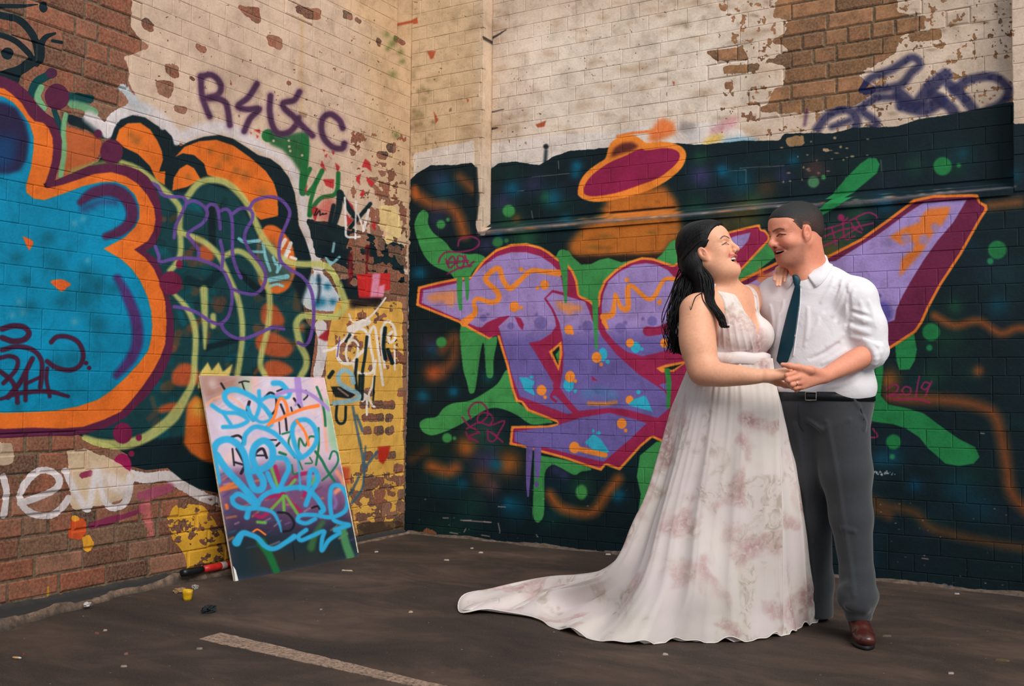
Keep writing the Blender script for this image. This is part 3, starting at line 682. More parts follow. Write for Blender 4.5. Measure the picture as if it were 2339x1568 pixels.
    neb([(1012, 800), (1040, 770), (1035, 820), (1010, 850)], 24, (160, 84, 40), 0.6); neb([(985, 1066), (1022, 1078), (1040, 1070)], 26, (190, 96, 40), 0.75); neb([(1255, 1130), (1285, 1162), (1350, 1172), (1385, 1130), (1412, 1095)], 22, (172, 94, 40), 0.85)
    neb([(940, 1050), (975, 1030)], 20, (120, 64, 36), 0.5)
    neb([(2135, 722), (2180, 744), (2235, 734), (2285, 762), (2329, 750), (2400, 760)], 18, (150, 80, 38), 0.85); neb([(2030, 910), (2150, 914), (2225, 925), (2270, 948), (2288, 1000), (2300, 1070), (2312, 1130), (2360, 1180)], 26, (140, 74, 36), 0.8)
    neb([(1985, 1140), (2030, 1158), (2090, 1172), (2130, 1208), (2240, 1236), (2350, 1255)], 22, (104, 66, 36), 0.7); neb([(2262, 470), (2329, 462)], 22, (150, 86, 40), 0.7); neb([(2000, 1165), (2030, 1180)], 20, (130, 74, 38), 0.6)
    # orange glow under the saucer
    c.poly([(1390, 440), (1518, 425), (1545, 460), (1556, 510), (1560, 580), (1530, 592), (1302, 588), (1298, 560), (1330, 520), (1375, 500)], (200, 112, 40), 0.95, 8)
    for i in range(40):
        x, y = r.uniform(1310, 1550), r.uniform(450, 590)
        c.glow(x, y, r.uniform(6, 22), ((120, 74, 34), (216, 130, 46), (90, 84, 36))[i % 3], r.uniform(0.2, 0.5), r.uniform(4, 9))
    c.poly([(1300, 588), (1560, 578), (1580, 610), (1440, 610), (1330, 612)], (38, 26, 24), 0.9, 4)
    c.stroke([(1395, 487), (1470, 480), (1540, 474)], 5, (40, 26, 22), 0.8, 2)
    # ledge paint
    c.stroke([(1095, 533), (1300, 512), (1480, 498), (1600, 488), (1760, 470), (1900, 468), (2050, 454), (2150, 442), (2260, 432), (2320, 426)], [12, 11, 10, 10, 10, 10, 10, 9, 7, 4], (116, 104, 108), 0.75, 3)
    for i in range(40):
        t = r.random(); x = 1110 + t * 1100; y = 531 - t * 98
        c.glow(x, y, r.uniform(5, 16), ((190, 160, 140), (200, 120, 60), (90, 100, 120))[r.randrange(3)], 0.5, 3)
    # green forms
    g1 = [(970, 481), (979, 490), (978, 511), (991, 533), (1018, 554), (1034, 573), (1066, 581), (1093, 581), (1109, 592), (1087, 613), (1074, 635), (1071, 661), (1067, 685), (1063, 661), (1059, 643), (1055, 648), (1055, 683), (1053, 707), (1047, 699), (1043, 656), (1037, 637), (1026, 624), (991, 608), (970, 586), (954, 549), (947, 517), (954, 493), (962, 483)]
    greens = [g1, [(1267, 590), (1280, 573), (1299, 573), (1310, 589), (1328, 605), (1350, 604), (1371, 594), (1390, 590), (1420, 600), (1480, 590), (1480, 640), (1390, 660), (1372, 700), (1366, 800), (1358, 800), (1352, 710), (1330, 690), (1300, 640)],
              [(1500, 592), (1512, 582), (1532, 553), (1551, 545), (1580, 545), (1600, 640), (1540, 620)], [(1677, 641), (1730, 576), (1761, 550), (1790, 574), (1770, 590), (1696, 645)],
              [(1055, 740), (1057, 834), (1067, 875), (1072, 897), (1079, 900), (1085, 894), (1090, 865), (1099, 800), (1105, 785), (1108, 817), (1111, 856), (1118, 865), (1127, 858), (1129, 817), (1136, 772), (1113, 771)],
              [(959, 967), (973, 957), (997, 953), (1014, 933), (1036, 922), (1074, 916), (1106, 899), (1137, 877), (1158, 846), (1170, 875), (1182, 919), (1259, 962), (1249, 968), (1213, 970), (1179, 948), (1142, 934), (1113, 936), (1084, 953), (1036, 979), (997, 994), (978, 994), (963, 984)],
              [(1222, 1036), (1237, 1042), (1292, 1052), (1351, 1072), (1327, 1079), (1312, 1086), (1280, 1069), (1262, 1063), (1247, 1077), (1244, 1104), (1244, 1154), (1241, 1183), (1228, 1195), (1218, 1181), (1218, 1149), (1220, 1094)],
              [(1500, 1010), (1462, 1042), (1455, 1090), (1464, 1130), (1459, 1165), (1466, 1185), (1480, 1180), (1560, 1100), (1540, 1010)],
              [(2010, 376), (2004, 396), (1975, 420), (1945, 445), (1920, 470), (1880, 492), (1868, 500), (1850, 490), (1880, 474), (1905, 440), (1935, 405), (1965, 375), (1985, 361), (2002, 362)],
              [(2045, 788), (2088, 760), (2095, 800), (2090, 825), (2078, 845), (2055, 846), (2048, 825)],
              [(1960, 805), (2017, 808), (2018, 850), (2012, 905), (2030, 925), (2070, 933), (2110, 945), (2150, 975), (2190, 1003), (2228, 1022), (2238, 1045), (2225, 1060), (2190, 1066), (2160, 1060), (2120, 1025), (2100, 1000), (2070, 980), (2040, 970), (2000, 965), (1950, 955)]]
    for i, p in enumerate(greens):
        c.poly(p, (K if False else (6, 30, 34)), 0.7, 7); c.poly(p, (66, 152, 82) if i < 8 else (34, 130, 72), 1, 1, i in (0, 4, 5, 6))
    for x, y, q, cc in ((1007, 513, 10, G), (1023, 502, 4, G), (1162, 482, 14, G), (1137, 554, 12, (50, 116, 66)), (1157, 550, 5, (50, 116, 66)), (1008, 782, 12, G), (1021, 1001, 11, G), (1038, 1002, 4, G), (1858, 416, 13, (72, 128, 88)), (1881, 405, 5, G), (2153, 380, 21, (34, 124, 66)), (2190, 378, 5, (34, 124, 66)), (2278, 571, 21, (34, 124, 70)), (2262, 597, 7, (34, 130, 80)),
                        (2127, 759, 20, (30, 126, 70)), (2123, 795, 7, (26, 130, 80)), (2041, 1010, 17, (30, 124, 66)), (2038, 1044, 6, (40, 130, 84)), (1328, 1125, 13, (70, 152, 76))):
        c.dot(x, y, q, cc, 0.97, 2.5, q * (1.3 if (x, y) == (1328, 1125) else 1))
    # saucer
    c.poly([(1320, 438), (1326, 414), (1342, 392), (1366, 374), (1383, 362), (1390, 339), (1400, 323), (1422, 311), (1446, 309), (1465, 319), (1478, 327), (1510, 324), (1542, 329), (1561, 339), (1568, 355), (1561, 379), (1542, 400), (1510, 422), (1467, 441), (1419, 454), (1368, 462), (1339, 458), (1323, 449)], (248, 142, 52), 1, 1, True)
    c.poly([(1334, 433), (1344, 411), (1366, 390), (1395, 371), (1430, 356), (1451, 345), (1466, 341), (1478, 344), (1516, 339), (1542, 343), (1553, 354), (1548, 371), (1526, 392), (1500, 409), (1457, 425), (1409, 441), (1360, 449), (1338, 445)], (150, 32, 78), 1, 1, True)
    c.poly([(1395, 360), (1403, 339), (1422, 327), (1443, 325), (1460, 334), (1446, 344), (1419, 352)], (104, 46, 40), 1, 3)
    # main lettering: orange rim, magenta edge
    main = [(951, 699), (955, 656), (1007, 643), (1039, 637), (1077, 632), (1088, 614), (1104, 594), (1133, 570), (1168, 558), (1203, 556), (1235, 564), (1256, 576), (1275, 592), (1291, 597), (1310, 619), (1320, 643), (1324, 675), (1348, 686), (1365, 702), (1367, 672), (1380, 641), (1406, 616), (1436, 598), (1467, 588), (1492, 590), (1518, 599), (1538, 606), (1551, 598),
            (1600, 600), (1660, 640), (1660, 1000), (1520, 1015), (1490, 1001), (1465, 1022), (1436, 1055), (1416, 1076), (1384, 1064), (1374, 1077), (1341, 1067), (1292, 1050), (1237, 1035), (1203, 1025), (1164, 1017), (1168, 974), (1251, 973), (1276, 968), (1239, 953), (1205, 940), (1191, 921), (1179, 919), (1169, 890), (1157, 836), (1142, 788), (1135, 764), (1118, 776), (1087, 761), (1050, 739)]
    wing = [(1892, 584), (1967, 545), (2031, 499), (2087, 457), (2135, 447), (2221, 445), (2235, 446), (2240, 461), (2255, 469), (2256, 481), (2240, 505), (2197, 582), (2151, 652), (2123, 704), (2108, 738), (2093, 760), (2025, 804), (1960, 850), (1700, 850), (1640, 720), (1677, 646), (1780, 596), (1850, 604)]
    gap = [(1650, 534), (1674, 527), (1724, 515), (1736, 513), (1739, 525), (1748, 525), (1759, 539), (1759, 550), (1689, 624), (1677, 641), (1640, 660)]
    for p, e in ((main, 8), (wing, 9), (gap, 7)):
        win, M = c.mask_poly(p, False, 1)
        c.comp(win, M, OR2 if p is not wing else (238, 128, 46))
        c.comp(win, c.erode(M, e), MAG if p is not wing else (110, 32, 68))
    def lilac(p, k=0.0):
        win, M = c.mask_poly(p, False, 1)
        yy = (np.arange(win[1], win[3]) + c.y0)[:, None, None]
        t = np.clip((yy - 738) / 42.0 + k, 0, 1)
        col = LIL * (1 - t) + VI2 * t
        c.comp(win, M, np.broadcast_to(col, M.shape + (3,)))
    lilac([(964, 693), (967, 664), (1007, 656), (1042, 648), (1074, 640), (1087, 624), (1104, 608), (1136, 586), (1168, 577), (1203, 577), (1235, 586), (1259, 602), (1275, 619), (1283, 637), (1288, 669), (1262, 663), (1243, 683), (1259, 707), (1268, 728), (1271, 746), (1258, 764), (1235, 779), (1208, 784), (1222, 804), (1242, 838), (1268, 881), (1258, 905), (1270, 905), (1309, 945), (1296, 947), (1222, 919), (1188, 907), (1171, 861), (1153, 797), (1140, 751), (1090, 748)])
    lilac([(1248, 682), (1263, 669), (1293, 677), (1337, 690), (1347, 713), (1353, 733), (1365, 748), (1375, 769), (1408, 810), (1459, 856), (1518, 894), (1526, 909), (1526, 937), (1503, 956), (1464, 945), (1426, 935), (1388, 933), (1350, 937), (1322, 940), (1299, 917), (1279, 886), (1286, 848), (1288, 810), (1286, 779), (1278, 738), (1265, 708)])
    lilac([(1375, 695), (1378, 674), (1390, 644), (1413, 623), (1446, 606), (1477, 602), (1503, 606), (1526, 618), (1541, 634), (1570, 650), (1580, 790), (1533, 797), (1503, 807), (1467, 815), (1431, 804), (1406, 784), (1385, 759), (1375, 728)])
    lilac([(1176, 987), (1229, 979), (1260, 977), (1327, 955), (1392, 944), (1449, 958), (1478, 968), (1441, 1003), (1380, 1056), (1310, 1040), (1245, 1023), (1204, 1021), (1176, 1009)])
    lilac([(1909, 597), (2007, 536), (2074, 487), (2111, 463), (2209, 457), (2178, 509), (2142, 551), (2111, 594), (2083, 640), (2062, 677), (2048, 708), (2044, 732), (2016, 741), (1960, 760), (1700, 800), (1690, 660), (1780, 612)], -0.2)
    lilac([(1650, 552), (1680, 540), (1715, 532), (1709, 551), (1695, 567), (1650, 590)])
    lilac([(1505, 880), (1535, 872), (1530, 900)], 0)
    c.stroke([(1268, 881), (1290, 912), (1318, 944)], 11, MAG, 1, 1); c.stroke([(1270, 890), (1259, 906), (1270, 918)], 6, MAG, 1, 1)
    c.poly([(1093, 757), (1112, 738), (1140, 726), (1166, 722), (1139, 747), (1144, 766), (1118, 772)], MAG, 1, 1)
    c.poly([(1176, 724), (1190, 728), (1197, 742), (1194, 756), (1185, 745)], MAG, 1, 1)
    c.poly([(1469, 756), (1477, 747), (1498, 748), (1518, 741), (1545, 732), (1548, 756), (1503, 766), (1477, 768)], MAG, 1, 1, True)
    c.poly([(1352, 859), (1366, 871), (1353, 870)], MAG, 1, 1)
    # orange squiggles, dots
    c.stroke([(1060, 738), (1085, 715), (1082, 691), (1093, 683), (1120, 691), (1138, 685), (1136, 667), (1109, 637), (1138, 613), (1149, 640), (1165, 659), (1189, 640), (1213, 619), (1243, 621), (1276, 624)], [18, 12, 8, 10, 11, 12, 12, 12, 12, 11, 13, 11, 11, 11, 16], OR2, 1, 1.2)
    c.stroke([(1378, 724), (1398, 718), (1403, 692), (1406, 672), (1418, 702), (1434, 705), (1434, 662), (1444, 654), (1477, 682), (1495, 677), (1518, 639), (1550, 640)], [16, 14, 9, 6, 11, 13, 12, 10, 10, 11, 8, 12], OR2, 1, 1.2)
    c.stroke([(1380, 735), (1388, 752)], [12, 5], OR2, 1, 1.2)
    c.poly([(972, 682), (985, 672), (1010, 668), (1042, 664), (1042, 690), (1030, 704), (1012, 690), (990, 692)], (240, 150, 80), 0.8, 4)
    c.poly([(1268, 688), (1285, 690), (1330, 700), (1328, 712), (1312, 712), (1305, 722), (1275, 706)], (240, 150, 80), 0.85, 4)
    for x, y, q in ((1175, 701, 11), (1191, 703, 4), (1244, 651, 10), (1228, 658, 4), (1190, 616, 5), (1198, 619, 2), (1432, 640, 5), (1506, 691, 5), (1509, 684, 2), (1299, 753, 10), (1307, 761, 4), (1363, 817, 11), (1373, 833, 4), (1302, 861, 11), (1314, 871, 4), (1237, 892, 11), (1245, 908, 4), (1438, 914, 9), (1450, 917, 4), (1439, 784, 9), (1518, 784, 10), (1420, 968, 11), (1429, 984, 4), (1312, 1023, 12), (1533, 722, 9)):
        c.dot(x, y, q, OR2, 1, 1.2, q * 1.1)
    c.stroke([(1345, 922), (1380, 923), (1406, 919)], 8, (224, 142, 60), 0.9, 3); c.stroke([(1340, 900), (1370, 896), (1400, 904)], 22, (70, 140, 190), 0.5, 9)
    for x, y, q, qy in ((1377, 810, 10, 15), (1388, 827, 5, 5), (1299, 880, 12, 15), (1314, 894, 4, 4), (1452, 794, 11, 13), (1466, 798, 4, 4), (1458, 896, 5, 5), (1214, 862, 4, 4), (1355, 985, 3, 4), (1367, 990, 5, 5)):
        c.dot(x, y, q, CYA, 1, 1.2, qy)
    c.dot(1363, 817, 11, OR2, 1, 1.2, 12); c.dot(1439, 784, 9, OR2, 1, 1.2); c.dot(1302, 861, 11, OR2, 1, 1.2, 13)
    for p in ([(1186, 863), (1204, 863), (1222, 873), (1216, 886), (1223, 905), (1198, 893), (1194, 880)], [(1434, 926), (1450, 912), (1475, 904), (1492, 942)], [(1336, 1012), (1356, 992), (1372, 1004), (1392, 1032), (1374, 1048), (1350, 1024)]):
        c.poly(p, CYA, 1, 1)
    c.stroke([(1322, 1026), (1350, 1033), (1382, 1040)], 12, OR2, 1, 1.5)
    for x, y, q in ((1235, 738, 15), (1167, 745, 8), (1225, 719, 4), (1342, 746, 13), (1325, 749, 4), (1417, 750, 12), (1490, 734, 11), (1469, 729, 4), (1428, 738, 5), (1104, 727, 8), (1114, 719, 3)):
        c.dot(x, y, q, (118, 102, 172), 0.9, 2)
    c.poly([(2120, 478), (2172, 472), (2166, 493), (2151, 515), (2132, 533), (2111, 570), (2074, 613), (2054, 634), (2060, 594), (2087, 564), (2085, 552), (2060, 560), (2031, 542), (2064, 522), (2093, 512), (2100, 500)], (228, 120, 44), 0.95, 3)
    for x, y, q in ((2098, 505, 5), (2136, 520, 10), (2028, 556, 10), (2078, 568, 9), (2110, 548, 12), (2070, 545, 12), (2085, 556, 4)): c.dot(x, y, q, (150, 132, 190), 0.75, 3)
    c.dot(2014, 716, 24, (88, 80, 160), 0.9, 6, 28); c.dot(2008, 676, 5, (100, 88, 160), 0.9, 2)
    for p in ([(1735, 606), (1742, 620), (1755, 640), (1730, 648)], [(1748, 626), (1770, 620), (1752, 645)]): c.poly(p, (228, 120, 50), 0.8, 3)
    # triangles
    c.poly([(1254, 804), (1283, 780), (1285, 810), (1277, 849)], OR2, 1, 1); c.poly([(1262, 806), (1278, 791), (1276, 836)], (10, 34, 36), 1, 1); c.poly([(1269, 811), (1279, 799), (1276, 830)], G, 1, 0)
    c.poly([(1499, 842), (1520, 834), (1575, 824), (1540, 850), (1512, 852)], OR2, 1, 1); c.poly([(1516, 842), (1560, 832), (1536, 846)], (10, 34, 36), 1, 1)
    c.stroke([(1524, 848), (1528, 880), (1526, 930)], [13, 11, 9], (54, 142, 72), 1, 1.2)
    # drips over the letters
    for p, w in (([(1285, 582), (1289, 620), (1291, 650), (1292, 690)], [24, 15, 11, 6]), ([(1359, 690), (1360, 730), (1361, 760), (1362, 796)], [14, 12, 9, 6]), ([(1050, 640), (1050, 680), (1052, 706)], [14, 11, 8]), ([(1066, 630), (1067, 660), (1067, 684)], [12, 9, 5])):
        c.stroke(p, w, (66, 152, 82), 1, 1.2)
    for p, w in (([(1210, 1015), (1208, 1060), (1206, 1105), (1206, 1134)], [16, 13, 9, 4]), ([(1228, 1015), (1228, 1060), (1227, 1090)], [18, 14, 9])):
        c.stroke(p, w, (120, 100, 178), 1, 1.2)
    c.dot(1226, 1107, 5, (110, 90, 160), 1, 1.2, 7)
    # small magenta tags
    MT = (148, 36, 88)
    for p in ([(1046, 562), (1050, 548), (1070, 540), (1090, 546), (1094, 558), (1080, 570), (1050, 576), (1020, 576), (1006, 588), (1002, 600)], [(1018, 592), (1026, 612), (1022, 600), (1034, 586), (1040, 600), (1030, 612)], [(1046, 586), (1044, 608), (1056, 612), (1060, 590), (1050, 584)], [(1062, 584), (1070, 606), (1082, 598)], [(1022, 626), (1050, 612), (1076, 608)], [(1020, 600), (1070, 596)],
              [(1076, 958), (1070, 940), (1082, 922), (1102, 922), (1114, 940), (1110, 956), (1094, 966), (1090, 956), (1100, 944), (1118, 946), (1126, 958), (1120, 970)], [(1056, 954), (1072, 974), (1088, 982), (1095, 990)], [(1066, 980), (1094, 966), (1120, 972), (1152, 962), (1140, 988), (1134, 1000)], [(1064, 988), (1074, 1008)], [(1090, 990), (1072, 998), (1092, 1010)], [(1114, 984), (1116, 1006), (1128, 1008), (1134, 996), (1112, 984)], [(1124, 990), (1148, 1010)],
              [(2026, 890), (2040, 878), (2052, 884), (2044, 898), (2026, 906), (2060, 902)], [(2060, 892), (2068, 884), (2080, 888), (2078, 900), (2066, 902), (2060, 892)], [(2100, 860), (2096, 880), (2092, 906)], [(2104, 886), (2112, 874), (2124, 878), (2114, 890), (2104, 886)], [(2128, 872), (2120, 890), (2114, 906)], [(2040, 914), (2090, 912), (2124, 920)],
              [(1885, 524), (1930, 510), (1965, 492), (1985, 486), (2000, 492), (2004, 498)], [(1918, 492), (1926, 506), (1936, 498)], [(1884, 540), (1920, 526), (1950, 520), (1994, 510)], [(1882, 562), (1920, 545), (1960, 520)], [(1900, 520), (1910, 560)], [(1940, 505), (1955, 525), (1968, 532)], [(1925, 500), (1930, 545), (1952, 540)], [(1955, 500), (1970, 525)], [(1960, 960), (1990, 964), (1970, 985)], [(1994, 980), (2004, 998), (1976, 1000)]):
        c.stroke(p, 4.2, MT, 0.9, 1.2)
    c.dot(1921, 497, 8, MT, 0.9, 2)
    # scuffs low on the black
    for i in range(120):
        x, y = r.uniform(940, 2320), r.uniform(1120, 1370)
        c.dot(x, y, r.uniform(0.8, 2.2), (190, 170, 160), r.uniform(0.3, 0.8), 0.8, r.uniform(0.6, 1.4))
    for p in ([(1052, 1189), (1120, 1194)], [(1058, 1190), (1076, 1189)], [(1104, 1192), (1122, 1194)], [(1138, 1196), (1142, 1215), (1141, 1218)], [(1100, 1223), (1118, 1226)], [(1028, 1217), (1045, 1220)], [(1012, 1184), (1024, 1184)], [(1060, 1216), (1064, 1208)], [(1225, 1222), (1228, 1227)], [(2106, 1276), (2120, 1278)], [(1138, 1158), (1155, 1159)], [(2240, 990), (2248, 991)]):
        c.stroke(p, 2.5, (186, 154, 146), 0.75, 1, False)
    for i in range(40):
        x, y = r.gauss(2005, 18), r.gauss(1082, 3)
        c.dot(x, y, r.uniform(1, 2.2), (176, 176, 184), 0.8, 0.8)
    for p in ([(924, 1225), (940, 1210), (985, 1224), (1000, 1232), (940, 1240)], [(958, 1220), (975, 1208), (996, 1214), (998, 1226), (962, 1228)]): c.ragged(p, (150, 92, 62), 0.85, 0.7, 7, 81)
    c.ragged([(2100, 1332), (2160, 1336), (2230, 1352), (2330, 1360), (2330, 1375), (2200, 1365), (2110, 1348)], (168, 150, 150), 0.6, 0.9, 8, 82)
    c.ragged([(2200, 1346), (2260, 1352), (2350, 1362), (2350, 1370), (2210, 1358)], (178, 142, 40), 0.8, 0.9, 7, 83)
    c.poly([(1368, 1246), (1400, 1140), (1380, 1130)], K, 0.0)
    # scrubbed pale strip in the corner and on the pier edge
    c.ragged([(926, 300), (938, 300), (937, 420), (934, 700), (932, 900), (928, 1010), (924, 1210), (915, 1210), (918, 900), (922, 700)], (206, 172, 160), 0.95, 0.8, 9, 84, 3)
    c.ragged([(1088, 330), (1114, 330), (1112, 505), (1106, 530), (1090, 530)], (214, 190, 168), 1.0, 0.6, 9, 85, 3)
    c.stroke([(1086, 385), (1088, 450), (1087, 500)], [8, 12, 7], (10, 26, 32), 0.9, 2)
    return c
# ------------------------------------------------------------------ paint on the leaning board
def paint_board():
    c = Canvas(430, 820, 860, 1360, (214, 196, 206), 1.0)
    def p(l): return [(440 + x / 2.96, 830 + y / 2.96) for x, y in l]
    def S(l, w, col, a=1.0, soft=1.5): c.stroke(p(l), np.asarray(w) / 2.96, col, a, soft)
    def Pg(l, col, a=1.0, soft=2): c.poly(p(l), col, a, soft)
    c.poly([(430, 820), (860, 820), (860, 1360), (430, 1360)], (206, 186, 202), 1)
    Pg([(60, 60), (330, 80), (420, 110), (400, 190), (250, 210), (120, 300)], (158, 112, 94), 0.95, 12)
    Pg([(340, 100), (440, 90), (420, 210), (330, 200)], (160, 190, 160), 0.8, 10)
    Pg([(420, 90), (470, 90), (450, 200), (430, 210)], (236, 172, 160), 0.8, 6)
    Pg([(800, 90), (930, 100), (950, 260), (880, 250)], (228, 190, 192), 0.9, 8)
    r = random.Random(11)
    for i in range(40):
        x, y = r.uniform(100, 950), r.uniform(120, 720)
        S([(x, y), (x + r.uniform(40, 90), y - r.uniform(20, 50))], r.uniform(3, 7), (168, 146, 176), 0.6, 2)
    for i in range(50):
        x, y = r.uniform(100, 950), r.uniform(120, 720)
        c.glow(440 + x / 2.96, 830 + y / 2.96, r.uniform(5, 14), ((236, 190, 176), (188, 176, 214), (226, 214, 226))[i % 3], 0.5)
    S([(120, 290), (170, 240), (250, 225), (330, 260), (380, 330)], 12, (238, 164, 120), 0.8, 3)
    Pg([(900, 250), (960, 240), (1010, 640), (930, 560)], (150, 188, 152), 0.95, 5)
    S([(885, 250), (900, 420), (915, 600)], 16, (240, 160, 130), 0.9, 3)
    # purple and dark lower half
    Pg([(150, 740), (420, 700), (700, 660), (1030, 700), (1130, 1320), (280, 1480)], (112, 74, 112), 0.97, 14)
    Pg([(200, 960), (500, 1000), (800, 1040), (1100, 980), (1140, 1320), (280, 1490)], (58, 46, 72), 0.9, 22)
    Pg([(230, 1120), (600, 1160), (1100, 1080), (1150, 1330), (270, 1500)], (22, 44, 52), 0.97, 16)
    for i in range(70):
        x, y = r.uniform(180, 1080), r.uniform(740, 1250)
        S([(x, y), (x + r.uniform(20, 70), y - r.uniform(8, 40))], r.uniform(6, 16), ((150, 100, 160), (214, 130, 70), (60, 60, 110), (190, 150, 180), (90, 50, 70), (40, 90, 120))[r.randrange(6)], 0.55, 2)
    Pg([(650, 620), (930, 600), (1000, 760), (900, 820), (700, 760)], (206, 180, 196), 0.55, 10)
    S([(980, 740), (1020, 820), (960, 880)], 30, (238, 150, 110), 0.8, 3)
    S([(940, 870), (970, 940), (960, 980)], 22, (130, 104, 160), 0.9, 3)
    for q in ([(200, 860), (330, 830)], [(210, 850), (300, 810)], [(245, 960), (250, 980)]): S(q, 22, (222, 118, 52), 0.9, 2)
    Pg([(400, 1180), (560, 1260), (700, 1300), (1000, 1260), (960, 1340), (430, 1420)], (60, 48, 36), 0.6, 14)
    S([(470, 1210), (520, 1290), (570, 1410)], [60, 50, 46], (22, 108, 56), 0.95, 3)
    S([(1010, 1120), (1030, 1220), (1060, 1310)], [50, 54, 56], (74, 136, 86), 0.95, 3)
    S([(880, 1080), (830, 1160), (800, 1250)], [30, 40, 50], (56, 108, 56), 0.8, 4)
    S([(960, 430), (990, 560)], 30, (150, 180, 150), 0.5, 4)
    # star of magenta and green rays
    for a, b in (([(620, 890), (440, 920)], 0), ([(620, 890), (510, 1020), (470, 1040), (440, 1030)], 0), ([(620, 890), (740, 1010)], 0), ([(600, 880), (510, 720)], 0), ([(610, 850), (570, 700)], 0), ([(640, 850), (720, 760), (840, 740)], 0), ([(760, 900), (780, 820)], 0)):
        S(a, 26, (160, 32, 84), 0.95, 2)
    for a in ([(625, 900), (540, 990)], [(622, 900), (625, 1010)], [(640, 900), (720, 1030)], [(595, 870), (545, 710)], [(640, 860), (700, 790)], [(810, 820), (840, 770)], [(450, 1075), (500, 1080)]):
        S(a, 20, (104, 170, 72), 0.95, 2)
    BK = (20, 24, 30)
    for q, w in (([(222, 138), (246, 180)], 14), ([(340, 132), (375, 122), (404, 126)], 10), ([(358, 128), (376, 188)], 10), ([(510, 230), (545, 200), (580, 230), (580, 310), (540, 350), (508, 300)], 16), ([(405, 262), (392, 330), (430, 385)], 20), ([(285, 500), (330, 490), (362, 520), (356, 545)], 16), ([(290, 580), (300, 690)], 12),
                 ([(320, 580), (350, 640), (370, 690), (345, 745)], 20), ([(305, 670), (370, 690)], 14), ([(430, 640), (450, 600), (490, 580), (515, 640)], 18), ([(450, 625), (500, 625)], 12), ([(612, 280), (640, 360), (650, 455)], 14), ([(600, 400), (605, 480)], 8), ([(780, 186), (790, 220), (765, 248)], 10), ([(590, 190), (640, 170)], 12), ([(700, 240), (740, 300)], 16),
                 ([(585, 1010), (650, 1020), (690, 1080), (670, 1130), (620, 1140)], 16), ([(810, 980), (850, 970), (865, 1000)], 14), ([(680, 300), (690, 340)], 10), ([(515, 520), (580, 520)], 10), ([(680, 1220), (690, 1330)], 6), ([(580, 560), (600, 540)], 14)):
        S(q, w, BK, 0.95, 1.2)
    GR = (20, 108, 68)
    for q, w in (([(852, 162), (880, 240), (900, 340), (906, 425)], 16), ([(838, 600), (880, 660), (910, 720), (960, 800)], 18), ([(880, 795), (940, 740), (985, 670), (980, 610), (950, 600), (930, 650)], 13), ([(620, 480), (680, 470), (660, 540), (700, 640)], 13), ([(725, 590), (735, 510), (770, 560), (800, 500), (840, 500)], 14),
                 ([(860, 440), (860, 560), (840, 690)], 14), ([(640, 620), (600, 605)], 18), ([(770, 680), (815, 675), (800, 640)], 10), ([(680, 690), (690, 750), (720, 745)], 12), ([(720, 640), (750, 720)], 10)):
        S(q, w, GR, 0.95, 1.2)
    BL = (44, 164, 212)
    for q, w in (([(230, 432), (330, 425), (395, 385), (330, 340), (230, 332), (160, 286)], 28), ([(232, 335), (280, 412)], 22), ([(400, 345), (300, 300), (246, 245), (255, 195), (320, 180), (420, 225), (490, 285), (540, 350), (550, 410), (520, 432)], [30, 32, 34, 38, 38, 34, 30, 30, 28, 26]), ([(395, 300), (430, 385), (470, 300), (470, 190)], 26),
                 ([(470, 260), (540, 225), (650, 235), (680, 190)], 26), ([(565, 136), (615, 140), (660, 190)], 36), ([(560, 380), (480, 400), (410, 350)], 22),
                 ([(190, 800), (175, 700), (165, 610), (190, 540), (260, 515), (330, 555), (375, 640), (395, 760), (430, 850), (480, 850), (490, 790), (450, 720), (420, 640), (440, 560), (500, 525), (550, 570), (550, 660), (500, 710), (420, 730)], 46), ([(185, 620), (250, 720), (340, 820), (410, 900), (450, 950)], 46),
                 ([(365, 545), (380, 480), (450, 430), (560, 470), (640, 550), (720, 640), (790, 610), (845, 530), (835, 440), (780, 385), (710, 400), (685, 470), (715, 590), (750, 640)], 32), ([(520, 745), (550, 820), (585, 865), (630, 780), (660, 710), (640, 650), (580, 640)], 34), ([(720, 640), (730, 760), (735, 860)], 12),
                 ([(440, 950), (520, 880), (640, 850), (760, 845), (830, 900), (885, 985), (870, 1010)], 36), ([(770, 960), (800, 880), (850, 790), (830, 725), (800, 740), (790, 830)], 34), ([(285, 910), (330, 885), (400, 930), (430, 975), (350, 980), (295, 950), (285, 910)], 34), ([(380, 1040), (400, 985), (470, 985), (550, 1010), (590, 1080), (605, 1140)], [40, 34, 30, 24, 20, 10]),
                 ([(830, 1055), (770, 1085), (715, 1065), (740, 1030), (830, 1030), (940, 1045), (1030, 1000), (1045, 910), (1000, 835), (945, 840), (930, 930), (945, 1050), (1000, 1085), (1055, 1100), (960, 1130), (990, 1150), (920, 1200), (872, 1270), (875, 1190), (885, 1140), (800, 1175), (735, 1200), (720, 1170), (770, 1130)], 30), ([(310, 1210), (350, 1150), (400, 1160), (450, 1185), (500, 1240), (560, 1255), (640, 1210), (690, 1175)], [60, 40, 36, 36, 34, 34, 34, 40])):
        S(q, w, BL, 0.97, 2)
    for q, w in (([(725, 110), (730, 170), (735, 260)], [44, 46, 34]), ([(585, 215), (660, 190), (760, 190), (850, 240), (930, 315)], 24), ([(710, 285), (735, 240), (755, 300)], 16)):
        S(q, w, (164, 130, 196), 0.97, 1.5)
    OG = (248, 122, 48)
    for q, w in (([(528, 420), (570, 360), (590, 280), (610, 240), (640, 260), (655, 340), (600, 385)], 20), ([(535, 412), (650, 355), (760, 310), (858, 288)], [18, 18, 22, 26]), ([(715, 390), (760, 450), (785, 510), (792, 556)], 18), ([(420, 1140), (450, 1125), (500, 1160)], 12)):
        S(q, w, OG, 0.97, 1.2)
    return c
